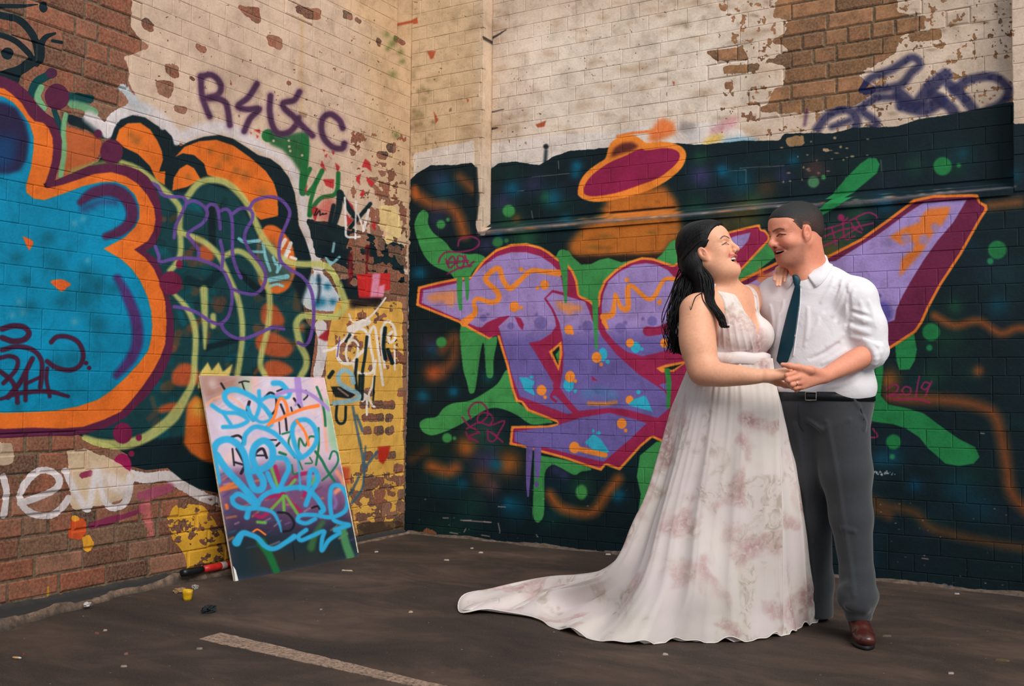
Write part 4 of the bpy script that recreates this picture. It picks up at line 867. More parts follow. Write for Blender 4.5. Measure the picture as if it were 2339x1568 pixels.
# ------------------------------------------------------------------ walls
COURSE, JOINT = 0.0965, 0.011
PIER_X0, PIER_X1, LEDGE_Z, RECESS = 0.618, 3.910, 2.105, 0.11
TOP_Z = 3.53
PPM = 380
LW, RW, WH = 4.2, 4.9, 4.3

COVER = {}
def build_images():
    # left wall texture: u = -y, v = z
    u = (np.arange(int(LW * PPM)) + 0.5) / PPM; v = (np.arange(int(WH * PPM)) + 0.5) / PPM
    U, V = np.meshgrid(u, v)
    px, py = project(np.dstack([np.zeros_like(U), -U, V]).reshape(-1, 3))
    c = paint_left(); L = c.sample(px.reshape(U.shape), py.reshape(U.shape)); del c
    u = (np.arange(int(RW * PPM)) + 0.5) / PPM
    U, V = np.meshgrid(u, v)
    inside = (U > PIER_X0) & (U < PIER_X1) & (V > LEDGE_Z + 0.04)
    px, py = project(np.dstack([U, np.where(inside, RECESS, 0.0), V]).reshape(-1, 3))
    c = paint_right(); R = c.sample(px.reshape(U.shape), py.reshape(U.shape)); del c
    COVER['L'] = box_blur(L[..., 3], 8); COVER['R'] = box_blur(R[..., 3], 8)
    return make_image('paint_on_left_wall', L), make_image('paint_on_right_wall', R)
IMG_L, IMG_R = build_images()

def wall_mat(name, img, side, mortar):
    t = NT(name)
    pos = t.pos()
    sep = t.new('ShaderNodeSeparateXYZ'); t.link(pos, sep.inputs[0])
    U = t.math('MULTIPLY', sep.outputs[1], -1.0 / LW) if side == 'L' else t.math('MULTIPLY', sep.outputs[0], 1.0 / RW)
    V = t.math('MULTIPLY', sep.outputs[2], 1.0 / WH)
    cmb = t.new('ShaderNodeCombineXYZ'); t.link(U, cmb.inputs[0]); t.link(V, cmb.inputs[1])
    tex = t.new('ShaderNodeTexImage', image=img, extension='EXTEND', interpolation='Linear'); t.link(cmb.outputs[0], tex.inputs[0])
    fine = t.noise(75, 6, 0.65, pos); mid = t.noise(16, 5, 0.6, pos); big = t.noise(2.6, 4, 0.6, pos)
    if mortar:
        base = t.ramp(mid, [(0.3, rgba((58, 54, 48))), (0.7, rgba((104, 92, 76)))])
    else:
        oi = t.new('ShaderNodeObjectInfo'); ge = t.new('ShaderNodeNewGeometry')
        rnd = t.math('FRACT', t.math('ADD', oi.outputs['Random'], ge.outputs['Random Per Island']))
        if side == 'L':
            stops = [(0.0, rgba((62, 44, 42))), (0.18, rgba((132, 64, 46))), (0.36, rgba((148, 84, 64))), (0.52, rgba((92, 54, 46))), (0.68, rgba((140, 70, 50))), (0.84, rgba((150, 98, 80))), (1.0, rgba((98, 70, 56)))]
        else:
            stops = [(0.0, rgba((108, 74, 50))), (0.25, rgba((152, 106, 68))), (0.5, rgba((166, 114, 80))), (0.7, rgba((132, 90, 58))), (0.85, rgba((148, 96, 68))), (1.0, rgba((100, 74, 54)))]
        base = t.ramp(rnd, stops)
        dark = t.smooth(mid, 0.42, 0.66)
        base = t.mix(t.math('MULTIPLY', dark, 0.45), base, rgba((72, 52, 42)), 'MIX')
    soot = t.noise(5.5, 6, 0.7, pos, 0.4)
    base = t.mix(1.0, base, t.ramp(soot, [(0.28, (0.42, 0.42, 0.44, 1)), (0.5, (0.86, 0.84, 0.82, 1)), (0.72, (1.12, 1.10, 1.08, 1))]), 'MULTIPLY')
    spk = t.smooth(fine, 0.30, 0.72)
    base = t.mix(t.math('MULTIPLY', spk, 0.35), base, rgba((178, 146, 116)), 'MIX')
    al = t.math('ADD', tex.outputs['Alpha'], t.math('MULTIPLY', t.math('SUBTRACT', mid, 0.5), 0.55))
    al = t.math('ADD', al, t.math('MULTIPLY', t.math('SUBTRACT', fine, 0.5), 0.5))
    cov = t.smooth(al, 0.42, 0.60)
    # pinholes and worn specks of the paint film
    pin = t.smooth(t.noise(130, 3, 0.7, pos), 0.70, 0.76)
    cov = t.math('MULTIPLY', cov, t.math('SUBTRACT', 1.0, t.math('MULTIPLY', pin, 0.35)))
    grime = t.ramp(big, [(0.22, (0.70, 0.67, 0.64, 1)), (0.55, (0.95, 0.94, 0.93, 1)), (0.8, (1.06, 1.05, 1.04, 1))])
    paint = t.mix(1.0, tex.outputs['Color'], grime, 'MULTIPLY')
    gm = t.noise(7.5, 6, 0.68, pos, 0.5)
    paint = t.mix(1.0, paint, t.ramp(gm, [(0.30, (0.72, 0.70, 0.68, 1)), (0.52, (1.0, 0.99, 0.98, 1)), (0.75, (1.05, 1.05, 1.05, 1))]), 'MULTIPLY')
    blk = t.math('MULTIPLY', t.smooth(t.noise(42, 4, 0.75, pos), 0.66, 0.74), 0.55)
    paint = t.mix(blk, paint, rgba((60, 46, 38)))
    fd = t.ramp(fine, [(0.25, (0.86, 0.85, 0.84, 1)), (0.7, (1.06, 1.06, 1.06, 1))])
    paint = t.mix(1.0, paint, fd, 'MULTIPLY')
    t.link(t.mix(cov, base, paint), t.b.inputs['Base Color'])
    rr = t.new('ShaderNodeMapRange'); t.link(cov, rr.inputs[0]); rr.inputs[3].default_value = 0.92; rr.inputs[4].default_value = 0.62
    t.link(rr.outputs[0], t.b.inputs['Roughness'])
    t.b.inputs['Specular IOR Level'].default_value = 0.18
    h = t.math('ADD', t.math('MULTIPLY', fine, 0.6), t.math('MULTIPLY', cov, 0.35))
    h = t.math('ADD', h, t.math('MULTIPLY', mid, 0.8))
    t.bump(h, 0.55, 0.004)
    return t.m
M_BL = wall_mat('left_wall_brick', IMG_L, 'L', False); M_ML = wall_mat('left_wall_mortar', IMG_L, 'L', True)
M_BR = wall_mat('right_wall_brick', IMG_R, 'R', False); M_MR = wall_mat('right_wall_mortar', IMG_R, 'R', True)

def boxes(name, bl, mat, parent=None):
    V, F = [], []
    for (x0, y0, z0, x1, y1, z1) in bl:
        b = len(V)
        V += [(x0, y0, z0), (x1, y0, z0), (x1, y1, z0), (x0, y1, z0), (x0, y0, z1), (x1, y0, z1), (x1, y1, z1), (x0, y1, z1)]
        F += [tuple(b + i for i in f) for f in ((0, 3, 2, 1), (4, 5, 6, 7), (0, 1, 5, 4), (1, 2, 6, 5), (2, 3, 7, 6), (3, 0, 4, 7))]
    return mesh_obj(name, V, F, mat, parent)
MR_ = 0.0060        # how far the joints lie behind the brick faces
XE, YE, ZT = 6.8, -6.8, 4.3
wall_right = boxes('wall_right', [(-0.3, MR_, -0.05, XE, 0.45, LEDGE_Z - 0.012), (-0.3, MR_, LEDGE_Z - 0.012, PIER_X0 - 0.004, 0.45, ZT), (PIER_X1 + 0.004, MR_, LEDGE_Z - 0.012, XE, 0.45, ZT),
                                  (PIER_X0 - 0.004, RECESS + MR_, LEDGE_Z - 0.012, PIER_X1 + 0.004, 0.45, ZT)], M_MR)
tag(wall_right, 'brick wall with large violet lettering on black paint behind the couple', kind='structure')
wall_left = boxes('wall_left', [(-0.45, YE, -0.05, -MR_, 0.4, TOP_Z), (-0.45, YE, TOP_Z, -0.13 - MR_, 0.4, ZT)], M_ML)
tag(wall_left, 'brick wall with blue and orange lettering, whitewash and bare bricks', kind='structure')

# weathered sill at the foot of the recessed panel
sill_n = 60
V, F = [], []
rs = random.Random(4)
for i in range(sill_n + 1):
    x = PIER_X0 + (PIER_X1 - PIER_X0) * i / sill_n
    j = rs.uniform(-0.003, 0.003)
    V += [(x, -0.012 + j, LEDGE_Z - 0.030), (x, -0.014 + j, LEDGE_Z + j), (x, RECESS + 0.004, LEDGE_Z + 0.075 + j), (x, RECESS + 0.004, LEDGE_Z - 0.03)]
for i in range(sill_n):
    a = i * 4
    for k in range(3): F.append((a + k, a + 4 + k, a + 5 + k, a + 1 + k))
sill = mesh_obj('sill', V, F, M_MR, wall_right)

def brick_mesh(name, w, h, seed, mat, bare):
    r = random.Random(seed); d = 0.03; c = 0.0060 if bare else 0.0042; dp = 0.0045 if bare else 0.0016
    hw, hh = w / 2, h / 2
    jj = 0.0026 if bare else 0.0004
    def j(s=None): s = jj if s is None else s; return r.uniform(-s, s)
    out = [(-hw + j(), dp, -hh + j()), (hw + j(), dp, -hh + j()), (hw + j(), dp, hh + j()), (-hw + j(), dp, hh + j())]
    inn = [(-hw + c + abs(j()), j(0.0008), -hh + c + abs(j())), (hw - c - abs(j()), j(0.0008), -hh + c + abs(j())), (hw - c - abs(j()), j(0.0008), hh - c - abs(j())), (-hw + c + abs(j()), j(0.0008), hh - c - abs(j()))]
    bk = [(x, d, z) for x, _, z in out]
    V = inn + out + bk
    F = [(0, 1, 2, 3)]
    for i in range(4):
        k = (i + 1) % 4
        F += [(4 + i, 4 + k, k, i), (8 + i, 8 + k, 4 + k, 4 + i)]
    me = bpy.data.meshes.new(name); me.from_pydata(V, [], F); me.materials.append(mat); me.update()
    return me, np.array(V), F

def rows(a0, a1, z0, z1, zoff, seed):
    """brick rectangles (a, z, w, h) along a wall strip, mixed header and stretcher bond"""
    r = random.Random(seed); out = []
    k0 = int(math.floor((z0 - zoff) / COURSE))
    k = k0
    while True:
        zb = zoff + k * COURSE; zt = zb + COURSE
        k += 1
        if zb >= z1 - 0.01: break
        lo, hi = max(zb, z0), min(zt, z1)
        if hi - lo < 0.03: continue
        hd = (k % 4 == 0)
        a = a0 - ((0.131 * (k % 2)) if not hd else 0.065)
        if not hd and k % 3 == 0: a -= 0.05
        while a < a1:
            w = 0.131 if (hd or r.random() < 0.10) else 0.262
            lo_a, hi_a = max(a, a0), min(a + w, a1)
            if hi_a - lo_a > 0.04:
                out.append(((lo_a + hi_a) / 2, (lo + hi) / 2, hi_a - lo_a - JOINT, hi - lo - JOINT))
            a += w
    return out

OCC = [(1530, 480, 1990, 1460), (480, 870, 800, 1290), (1990, 640, 2020, 900)]
def lay_bricks(wall, side, zones, mat, limit):
    """zones: list of (a0, a1, z0, z1, depth plane, z offset); a = x on the right wall, -y on the left wall"""
    allb = []
    for zi, (a0, a1, z0, z1, pl, zo) in enumerate(zones):
        for (a, z, w, h) in rows(a0, a1, z0, z1, zo, 10 + zi + (50 if side == 'L' else 0)):
            P = np.array([[pl, -a, z]]) if side == 'L' else np.array([[a, pl, z]])
            e = np.array([[pl, -a - w / 2, z]]) if side == 'L' else np.array([[a + w / 2, pl, z]])
            if ((P - CAM) @ FWD)[0] < 0.5:
                allb.append((-1, a, z, w, h, pl)); continue
            x, y = project(P); x2, _ = project(e)
            s = abs(x2[0] - x[0]) * 2 * h / w
            area = s * abs(x2[0] - x[0]) * 2
            px, py = x[0], y[0]
            if not (0 < px < FW and 0 < py < FH) or any(q[0] < px < q[2] and q[1] < py < q[3] for q in OCC): area = 0
            allb.append((area, a, z, w, h, pl))
    allb.sort(key=lambda q: -q[0])
    cache = {}
    rr = random.Random(77)
    sv, sf = [], []
    n = 0
    for (area, a, z, w, h, pl) in allb:
        cv = COVER.get(side)
        bare = False
        if cv is not None:
            iu, iv = int(np.clip(a * PPM, 0, cv.shape[1] - 1)), int(np.clip(z * PPM, 0, cv.shape[0] - 1)); bare = cv[iv, iu] < 0.55
        if not bare: w += JOINT - 0.0012; h += JOINT - 0.0012
        key = (round(w, 2), round(h, 3), bool(bare), rr.randrange(3))
        if key not in cache: cache[key] = brick_mesh('brick', w, h, int(w * 1000) * 31 + int(h * 1000) * 7 + key[3], mat, bare)
        me, V, F = cache[key]
        bw = V[:, 0].max() * 2
        sx = w / max(0.02, bw)
        k_ = 1.0 if bare else 0.45
        jy = rr.uniform(-0.0022, 0.0022) * k_; jr = rr.uniform(-0.007, 0.007) * (1.0 if bare else 0.15)
        if area > 0 and n < limit:
            o = bpy.data.objects.new('brick', me); n += 1
            if side == 'L':
                o.location = (pl + jy, -a, z); o.rotation_euler = (0, jr, math.pi / 2)
            else:
                o.location = (a, pl + jy, z); o.rotation_euler = (0, jr, 0)
            o.scale = (sx, 1, 1)
            link(o, wall)
        else:
            q = V.copy(); q[:, 0] *= sx
            b = sum(len(s) for s in sv)
            if side == 'L': q = np.stack([pl + jy - q[:, 1], -a + q[:, 0], z + q[:, 2]], 1)
            else: q = np.stack([a + q[:, 0], pl + jy + q[:, 1], z + q[:, 2]], 1)
            sv.append(q); sf += [tuple(b + i for i in f) for f in F]
    st = mesh_obj('brickwork', np.vstack(sv), sf, mat, wall)
    st['kind'] = 'stuff'
lay_bricks(wall_left, 'L', [(0.0, 6.75, 0.005, TOP_Z, 0.0, 0.038), (0.0, 6.75, TOP_Z, ZT - 0.02, -0.13, 0.038)], M_BL, 298)
lay_bricks(wall_right, 'R', [(0.0, 6.75, 0.005, LEDGE_Z - 0.035, 0.0, 0.065), (0.0, PIER_X0, LEDGE_Z - 0.035, ZT - 0.02, 0.0, 0.065), (PIER_X0 + 0.004, PIER_X1 - 0.004, LEDGE_Z + 0.075, ZT - 0.02, RECESS, 0.065), (PIER_X1, 6.75, LEDGE_Z - 0.035, ZT - 0.02, 0.0, 0.065)], M_BR, 298)

# ------------------------------------------------------------------ floor
def floor_mat():
    t = NT('worn_floor')
    p = t.pos()
    mp = t.new('ShaderNodeMapping'); mp.inputs['Rotation'].default_value = (0, 0, YAW); mp.inputs['Scale'].default_value = (0.85, 1.5, 1)
    t.link(p, mp.inputs[0])
    big = t.noise(1.4, 6, 0.62, mp.outputs[0], 0.6); mid = t.noise(6, 7, 0.7, mp.outputs[0], 0.8); fine = t.noise(140, 4, 0.7, p)
    c = t.ramp(big, [(0.30, rgba((30, 29, 29))), (0.50, rgba((60, 49, 43))), (0.68, rgba((94, 75, 64)))])
    c = t.mix(t.math('MULTIPLY', t.smooth(mid, 0.40, 0.70), 0.42), c, rgba((42, 37, 35)))
    c = t.mix(t.math('MULTIPLY', t.smooth(fine, 0.35, 0.75), 0.30), c, rgba((110, 91, 78)))
    sp = t.smooth(t.noise(46, 2, 0.5, p), 0.74, 0.77)
    c = t.mix(t.math('MULTIPLY', sp, 0.6), c, rgba((176, 160, 148)))
    t.link(c, t.b.inputs['Base Color'])
    t.b.inputs['Roughness'].default_value = 0.82
    t.b.inputs['Specular IOR Level'].default_value = 0.25
    t.bump(t.math('ADD', t.math('MULTIPLY', fine, 0.4), mid), 0.35, 0.006)
    return t.m
M_FLOOR = floor_mat()
floor = boxes('floor', [(-0.5, -9.5, -0.2, 9.5, 0.5, 0.0)], M_FLOOR)
tag(floor, 'dark brown worn concrete floor', kind='structure')

# broken screed strip along the foot of the left wall
def screed():
    n = 230; r = random.Random(8)
    t = NT('broken_screed')
    p = t.pos(); f = t.noise(22, 6, 0.65, p); g = t.noise(5, 4, 0.6, p)
    c = t.ramp(f, [(0.3, rgba((58, 50, 46))), (0.5, rgba((112, 90, 74))), (0.75, rgba((158, 128, 104)))])
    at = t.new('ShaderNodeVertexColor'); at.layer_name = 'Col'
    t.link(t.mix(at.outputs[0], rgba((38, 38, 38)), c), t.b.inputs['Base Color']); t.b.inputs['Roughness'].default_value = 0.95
    t.bump(f, 0.9, 0.012)
    V, F, C = [], [], []
    ph = [r.uniform(0, 6) for _ in range(8)]
    for i in range(n + 1):
        y = -0.02 - 4.6 * i / n
        w = float(np.interp(-y, [0, 0.8, 1.6, 1.84, 2.16, 2.54, 2.9, 3.23, 4.6], [0.05, 0.09, 0.13, 0.17, 0.125, 0.155, 0.235, 0.31, 0.36]))
        w += 0.010 * math.sin(y * 13 + ph[1]) + 0.008 * math.sin(y * 31 + ph[2]) + r.uniform(-0.004, 0.004)
        h = 0.008 + 0.003 * math.sin(y * 9 + ph[3])
        lip = 0.026 + 0.010 * math.sin(y * 6 + ph[5]) + 0.007 * math.sin(y * 17 + ph[4]) + r.uniform(-0.004, 0.004)
        lip *= float(np.interp(-y, [0.6, 1.2, 2.0], [0.15, 0.6, 1.0]))
        lw = 0.040 + 0.012 * math.sin(y * 11 + ph[6])
        row = [(-0.002, y, 0.034 + r.uniform(-0.004, 0.004)), (0.03, y, 0.012), (max(0.035, w - lw - 0.012), y, h), (max(0.045, w - lw), y, 0.006 + lip * 0.8), (max(0.055, w - lw * 0.5), y, 0.008 + lip), (max(0.065, w - 0.006), y, lip * 0.72), (max(0.07, w + 0.004), y, -0.002)]
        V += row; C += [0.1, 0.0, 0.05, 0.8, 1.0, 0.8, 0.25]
    for i in range(n):
        for k in range(6):
            a = i * 7 + k; F.append((a, a + 1, a + 8, a + 7))
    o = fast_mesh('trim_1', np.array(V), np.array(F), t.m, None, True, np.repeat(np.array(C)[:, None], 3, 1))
    tag(o, 'broken raised screed edge along the foot of the left wall', kind='structure')
screed()

# dusty fillet along the foot of the right wall
def fillet():
    r = random.Random(9); V, F = [], []; n = 160
    m = plain_mat('dust_fillet', (92, 78, 68), 0.95, 0.5, 30, 0.7)
    for i in range(n + 1):
        x = 0.03 + 4.9 * i / n
        w = 0.030 + 0.016 * math.sin(x * 7) + 0.010 * math.sin(x * 19 + 1) + r.uniform(-0.006, 0.006); h = 0.010 + 0.006 * math.sin(x * 11 + 2) + r.uniform(-0.002, 0.003)
        V += [(x, 0.001, h + 0.004), (x, -w * 0.5, h * 0.7), (x, -w, -0.002)]
    for i in range(n):
        for k in range(2):
            a = i * 3 + k; F.append((a, a + 1, a + 4, a + 3))
    tag(mesh_obj('trim_2', V, F, m, None, True), 'strip of dust and grit along the foot of the right wall', kind='structure')
fillet()

# painted parking line
def parking_line():
    t = NT('worn_line_paint')
    p = t.pos(); f = t.noise(60, 6, 0.75, p); g = t.noise(9, 4, 0.6, p)
    c = t.ramp(f, [(0.36, rgba((80, 66, 57))), (0.52, rgba((156, 128, 108))), (0.7, rgba((186, 158, 136)))])
    t.link(t.mix(t.math('MULTIPLY', t.smooth(g, 0.5, 0.72), 0.5), c, rgba((96, 80, 70))), t.b.inputs['Base Color']); t.b.inputs['Roughness'].default_value = 0.85
    t.bump(f, 0.4, 0.002)
    a, b = floor_pt(452, 1461), floor_pt(506, 1447)
    e0, e1 = floor_pt(935, 1567), floor_pt(1010, 1567)
    r = random.Random(2)
    L = np.array([a, e0]); Rr = np.array([b, e1])
    n = 70; ext = 1.8
    V, F = [], []
    for i in range(n + 1):
        s = ext * i / n
        l = L[0] + (L[1] - L[0]) * s; q = Rr[0] + (Rr[1] - Rr[0]) * s
        j = [r.uniform(-0.004, 0.004) for _ in range(4)]
        V += [(l[0] + j[0], l[1] + j[1], -0.001), (l[0] + j[0], l[1] + j[1], 0.0022), (q[0] + j[2], q[1] + j[3], 0.0022), (q[0] + j[2], q[1] + j[3], -0.001)]
    for i in range(n):
        for k in range(3):
            u = i * 4 + k; F.append((u, u + 4, u + 5, u + 1))
    F += [(0, 1, 2, 3)]
    o = mesh_obj('parking_line', V, F, t.m)
    tag(o, 'worn pale painted parking line on the dark floor in the foreground', 'floor marking')
parking_line()

# slab added out of view behind the camera to shade the near floor
def add_shade_slab():
    c = [(-9, -1.3), (9, -1.3), (9, -9), (-9, -9)]
    P = [to_world(np.array([x, d, 0.0])) for x, d in c]
    V = [(p[0], p[1], 3.35) for p in P] + [(p[0], p[1], 3.6) for p in P]
    o = mesh_obj('added_shade_slab', V, [(3, 2, 1, 0), (4, 5, 6, 7), (0, 1, 5, 4), (1, 2, 6, 5), (2, 3, 7, 6), (3, 0, 4, 7)], plain_mat('shade_slab_concrete', (120, 112, 104), 0.9, 0.2, 6))
    tag(o, 'added unseen slab behind the camera that shades the near floor', kind='structure')
add_shade_slab()
# ------------------------------------------------------------------ leaning board
def build_board():
    BL, BR = np.array([0.327, -1.929, 0.0]), np.array([0.371, -0.972, 0.0])
    TL, TR = np.array([0.036, -1.896, 1.090]), np.array([0.036, -0.889, 1.090])
    e = BR - BL; wdt = np.linalg.norm(e) * 1.02; e = e / np.linalg.norm(e)
    upv = ((TL + TR) - (BL + BR)) / 2; upv -= e * (upv @ e); hgt = np.linalg.norm(upv); upv /= hgt
    nrm = np.cross(e, upv)
    base = (BL + BR) / 2 - e * wdt / 2
    T = 0.012
    root = empty('painted_board', tuple((BL + BR) / 2))
    tag(root, 'tilted board covered in sky blue spray scribbles leaning on the left wall', 'board')
    # texture from the traced strokes
    nu, nv = 440, 500
    U, Vv = np.meshgrid((np.arange(nu) + 0.5) / nu, (np.arange(nv) + 0.5) / nv)
    c = paint_board()
    # quad of the board face in the photograph, measured corner by corner
    q = [(540, 1328), (818, 1273), (745, 863), (468, 858)]
    A, bb = [], []
    for (x, y), (uu, vv) in zip(q, ((0, 0), (1, 0), (1, 1), (0, 1))):
        A += [[uu, vv, 1, 0, 0, 0, -x * uu, -x * vv], [0, 0, 0, uu, vv, 1, -y * uu, -y * vv]]; bb += [x, y]
    Hm = np.linalg.solve(np.array(A, float), np.array(bb, float))
    den = Hm[6] * U + Hm[7] * Vv + 1
    arr = c.sample((Hm[0] * U + Hm[1] * Vv + Hm[2]) / den, (Hm[3] * U + Hm[4] * Vv + Hm[5]) / den)
    img = make_image('paint_on_board', arr)
    t = NT('board_paint')
    uvn = t.new('ShaderNodeUVMap'); uvn.uv_map = 'UVMap'
    tex = t.new('ShaderNodeTexImage', image=img, extension='EXTEND'); t.link(uvn.outputs[0], tex.inputs[0])
    n = t.noise(12, 5, 0.6, t.objcoord())
    t.link(t.mix(1.0, tex.outputs[0], t.ramp(n, [(0.3, (0.88, 0.88, 0.88, 1)), (0.7, (1.05, 1.05, 1.05, 1))]), 'MULTIPLY'), t.b.inputs['Base Color'])
    t.b.inputs['Roughness'].default_value = 0.32
    t.b.inputs['Specular IOR Level'].default_value = 0.5
    o0 = np.array(root.location)
    def P(u, v, w): return base + e * (u * wdt) + upv * (v * hgt) + nrm * w - o0
    me = bpy.data.meshes.new('panel')
    V = [P(0, 0, 0), P(1, 0, 0), P(1, 1, 0), P(0, 1, 0), P(0, 0, -T), P(1, 0, -T), P(1, 1, -T), P(0, 1, -T)]
    me.from_pydata([tuple(v) for v in V], [], [(0, 1, 2, 3), (7, 6, 5, 4), (4, 5, 1, 0), (5, 6, 2, 1), (6, 7, 3, 2), (7, 4, 0, 3)])
    uv = me.uv_layers.new(name='UVMap')
    cc = [(0, 0), (1, 0), (1, 1), (0, 1)] * 2
    for pl in me.polygons:
        for li in pl.loop_indices:
            uv.data[li].uv = cc[me.loops[li].vertex_index]
        pl.material_index = 0 if pl.index == 0 else 1
    me.materials.append(t.m); me.materials.append(plain_mat('board_edge', (196, 182, 160), 0.6, 0.3, 40))
    pn = bpy.data.objects.new('panel', me); link(pn, root)
    # pale bruised strip along the right edge
    V = [P(0.992, 0.02, 0.0015), P(1.0, 0.02, 0.0015), P(1.0, 1, 0.0015), P(0.994, 1, 0.0015), P(0.992, 0.02, -0.004), P(1.002, 0.02, -0.004), P(1.002, 1, -0.004), P(0.994, 1, -0.004)]
    mesh_obj('edge_strip', V, [(0, 1, 2, 3), (7, 6, 5, 4), (4, 5, 1, 0), (5, 6, 2, 1), (6, 7, 3, 2), (7, 4, 0, 3)], plain_mat('edge_strip', (206, 196, 168), 0.5, 0.3, 50), root)
    # torn white corner at the lower left
    cv = [P(0.002, 0.0, 0.002), P(0.022, 0.0, 0.002), P(0.016, 0.05, 0.002), P(0.004, 0.07, 0.002), P(0.002, 0.0, -0.002), P(0.022, 0.0, -0.002), P(0.016, 0.05, -0.002), P(0.004, 0.07, -0.002)]
    mesh_obj('torn_corner', cv, [(0, 1, 2, 3), (7, 6, 5, 4), (4, 5, 1, 0), (5, 6, 2, 1), (6, 7, 3, 2), (7, 4, 0, 3)], plain_mat('torn_paper', (222, 220, 214), 0.8), root)
build_board()

# ------------------------------------------------------------------ red and black stick on the screed
def tube(pts, rad, seg=10, cap=True):
    P = np.asarray(pts, float); n = len(P)
    rad = np.broadcast_to(np.asarray(rad, float), (n,))
    T = np.gradient(P, axis=0); T /= np.linalg.norm(T, axis=1)[:, None] + 1e-12
    ref = np.array([0, 0, 1.0]) if abs(T[0][2]) < 0.9 else np.array([1.0, 0, 0])
    V = []; u = np.cross(T[0], ref); u /= np.linalg.norm(u)
    ang = np.linspace(0, 2 * math.pi, seg, endpoint=False)
    for i in range(n):
        u = u - T[i] * (u @ T[i]); u /= np.linalg.norm(u) + 1e-12
        w = np.cross(T[i], u)
        V.append(P[i] + rad[i] * (np.cos(ang)[:, None] * u + np.sin(ang)[:, None] * w))
    V = np.vstack(V)
    F = []
    for i in range(n - 1):
        for k in range(seg):
            a = i * seg + k; b = i * seg + (k + 1) % seg
            F.append((a, b, b + seg, a + seg))
    if cap:
        V = np.vstack([V, P[0], P[-1]])
        for k in range(seg):
            F.append((len(V) - 2, (k + 1) % seg, k, len(V) - 2)); F.append((len(V) - 1, (n - 1) * seg + k, (n - 1) * seg + (k + 1) % seg, len(V) - 1))
    F = [f if len(set(f)) == 4 else tuple(dict.fromkeys(f)) for f in F]
    return V, F
def stick():
    a = np.array([0.150, -2.12, 0.055]); b = np.array([0.165, -1.62, 0.055])
    root = empty('spray_can', (a[0], a[1], 0.0)); tag(root, 'red and black can lying on the broken screed strip beside the leaning board', 'can')
    o0 = np.array([a[0], a[1], 0.0])
    d = (b - a)
    def seg(name, t0, t1, r, col, rough=0.4):
        ts = np.linspace(t0, t1, 7)
        V, F = tube([a + d * t - o0 for t in ts], [r * 0.86] + [r] * 5 + [r * 0.86], 16)
        return mesh_obj(name, V, F, plain_mat(name, col, rough, 0.2, 30), root, True)
    seg('body', 0.24, 0.66, 0.020, (176, 34, 32)); seg('cap', -0.04, 0.23, 0.0215, (18, 20, 22), 0.35); seg('label_band', 0.46, 0.56, 0.0206, (190, 172, 170))
stick()

# ------------------------------------------------------------------ litter
def rough_lump(name, loc, size, col, seed, rough=0.8, lab=None, cat='litter', grp=None, n=2):
    r = random.Random(seed)
    bm = bmesh.new(); bmesh.ops.create_icosphere(bm, subdivisions=n, radius=1.0)
    for v in bm.verts:
        k = 1 + r.uniform(-0.35, 0.35)
        v.co = Vector((v.co.x * size[0] * k, v.co.y * size[1] * k, max(0.0, (v.co.z * k + 0.75) * size[2])))
    me = bpy.data.meshes.new(name); bm.to_mesh(me); bm.free()
    me.materials.append(plain_mat(name, col, rough, 0.35, 60, 0.3))
    o = bpy.data.objects.new(name, me); o.location = loc; o.rotation_euler = (0, 0, r.uniform(0, 6)); link(o)
    tag(o, lab, cat, grp)
    return o
def cup():
    p = floor_pt(428, 1372)
    n = 18; V, F = [], []
    prof = [(0.0, 0.0), (0.016, 0.0), (0.018, 0.012), (0.021, 0.034), (0.024, 0.050), (0.022, 0.050), (0.019, 0.03), (0.015, 0.004)]
    r = random.Random(3)
    for (rad, z) in prof:
        for k in range(n):
            a = 2 * math.pi * k / n
            q = 1 + 0.18 * math.sin(2 * a + z * 30)
            V.append((rad * q * math.cos(a), rad * q * math.sin(a), z))
    for i in range(len(prof) - 1):
        for k in range(n):
            F.append((i * n + k, i * n + (k + 1) % n, (i + 1) * n + (k + 1) % n, (i + 1) * n + k))
    o = mesh_obj('plastic_cap', V, F, plain_mat('yellow_plastic', (206, 160, 22), 0.45, 0.25, 50), None, True)
    o.location = p; tag(o, 'small crushed yellow plastic cap standing on the floor near the left wall', 'cap')
cup()
p = floor_pt(478, 1400); rough_lump('crumpled_rag', (p[0], p[1], 0), (0.034, 0.02, 0.018), (16, 24, 28), 5, 0.7, 'small black crumpled scrap on the floor in front of the leaning board', 'scrap', None, 3)
p = floor_pt(445, 1345); rough_lump('foil_scrap', (p[0], p[1], 0), (0.03, 0.016, 0.010), (150, 146, 140), 6, 0.4, 'small silvery foil scrap beside the yellow cap', 'scrap', None, 3)
p = floor_pt(410, 1354); rough_lump('paper_scrap', (p[0], p[1], 0.0), (0.03, 0.02, 0.012), (150, 120, 84), 7, 0.9, 'crumpled tan paper scrap left of the yellow cap', 'scrap', None, 3)
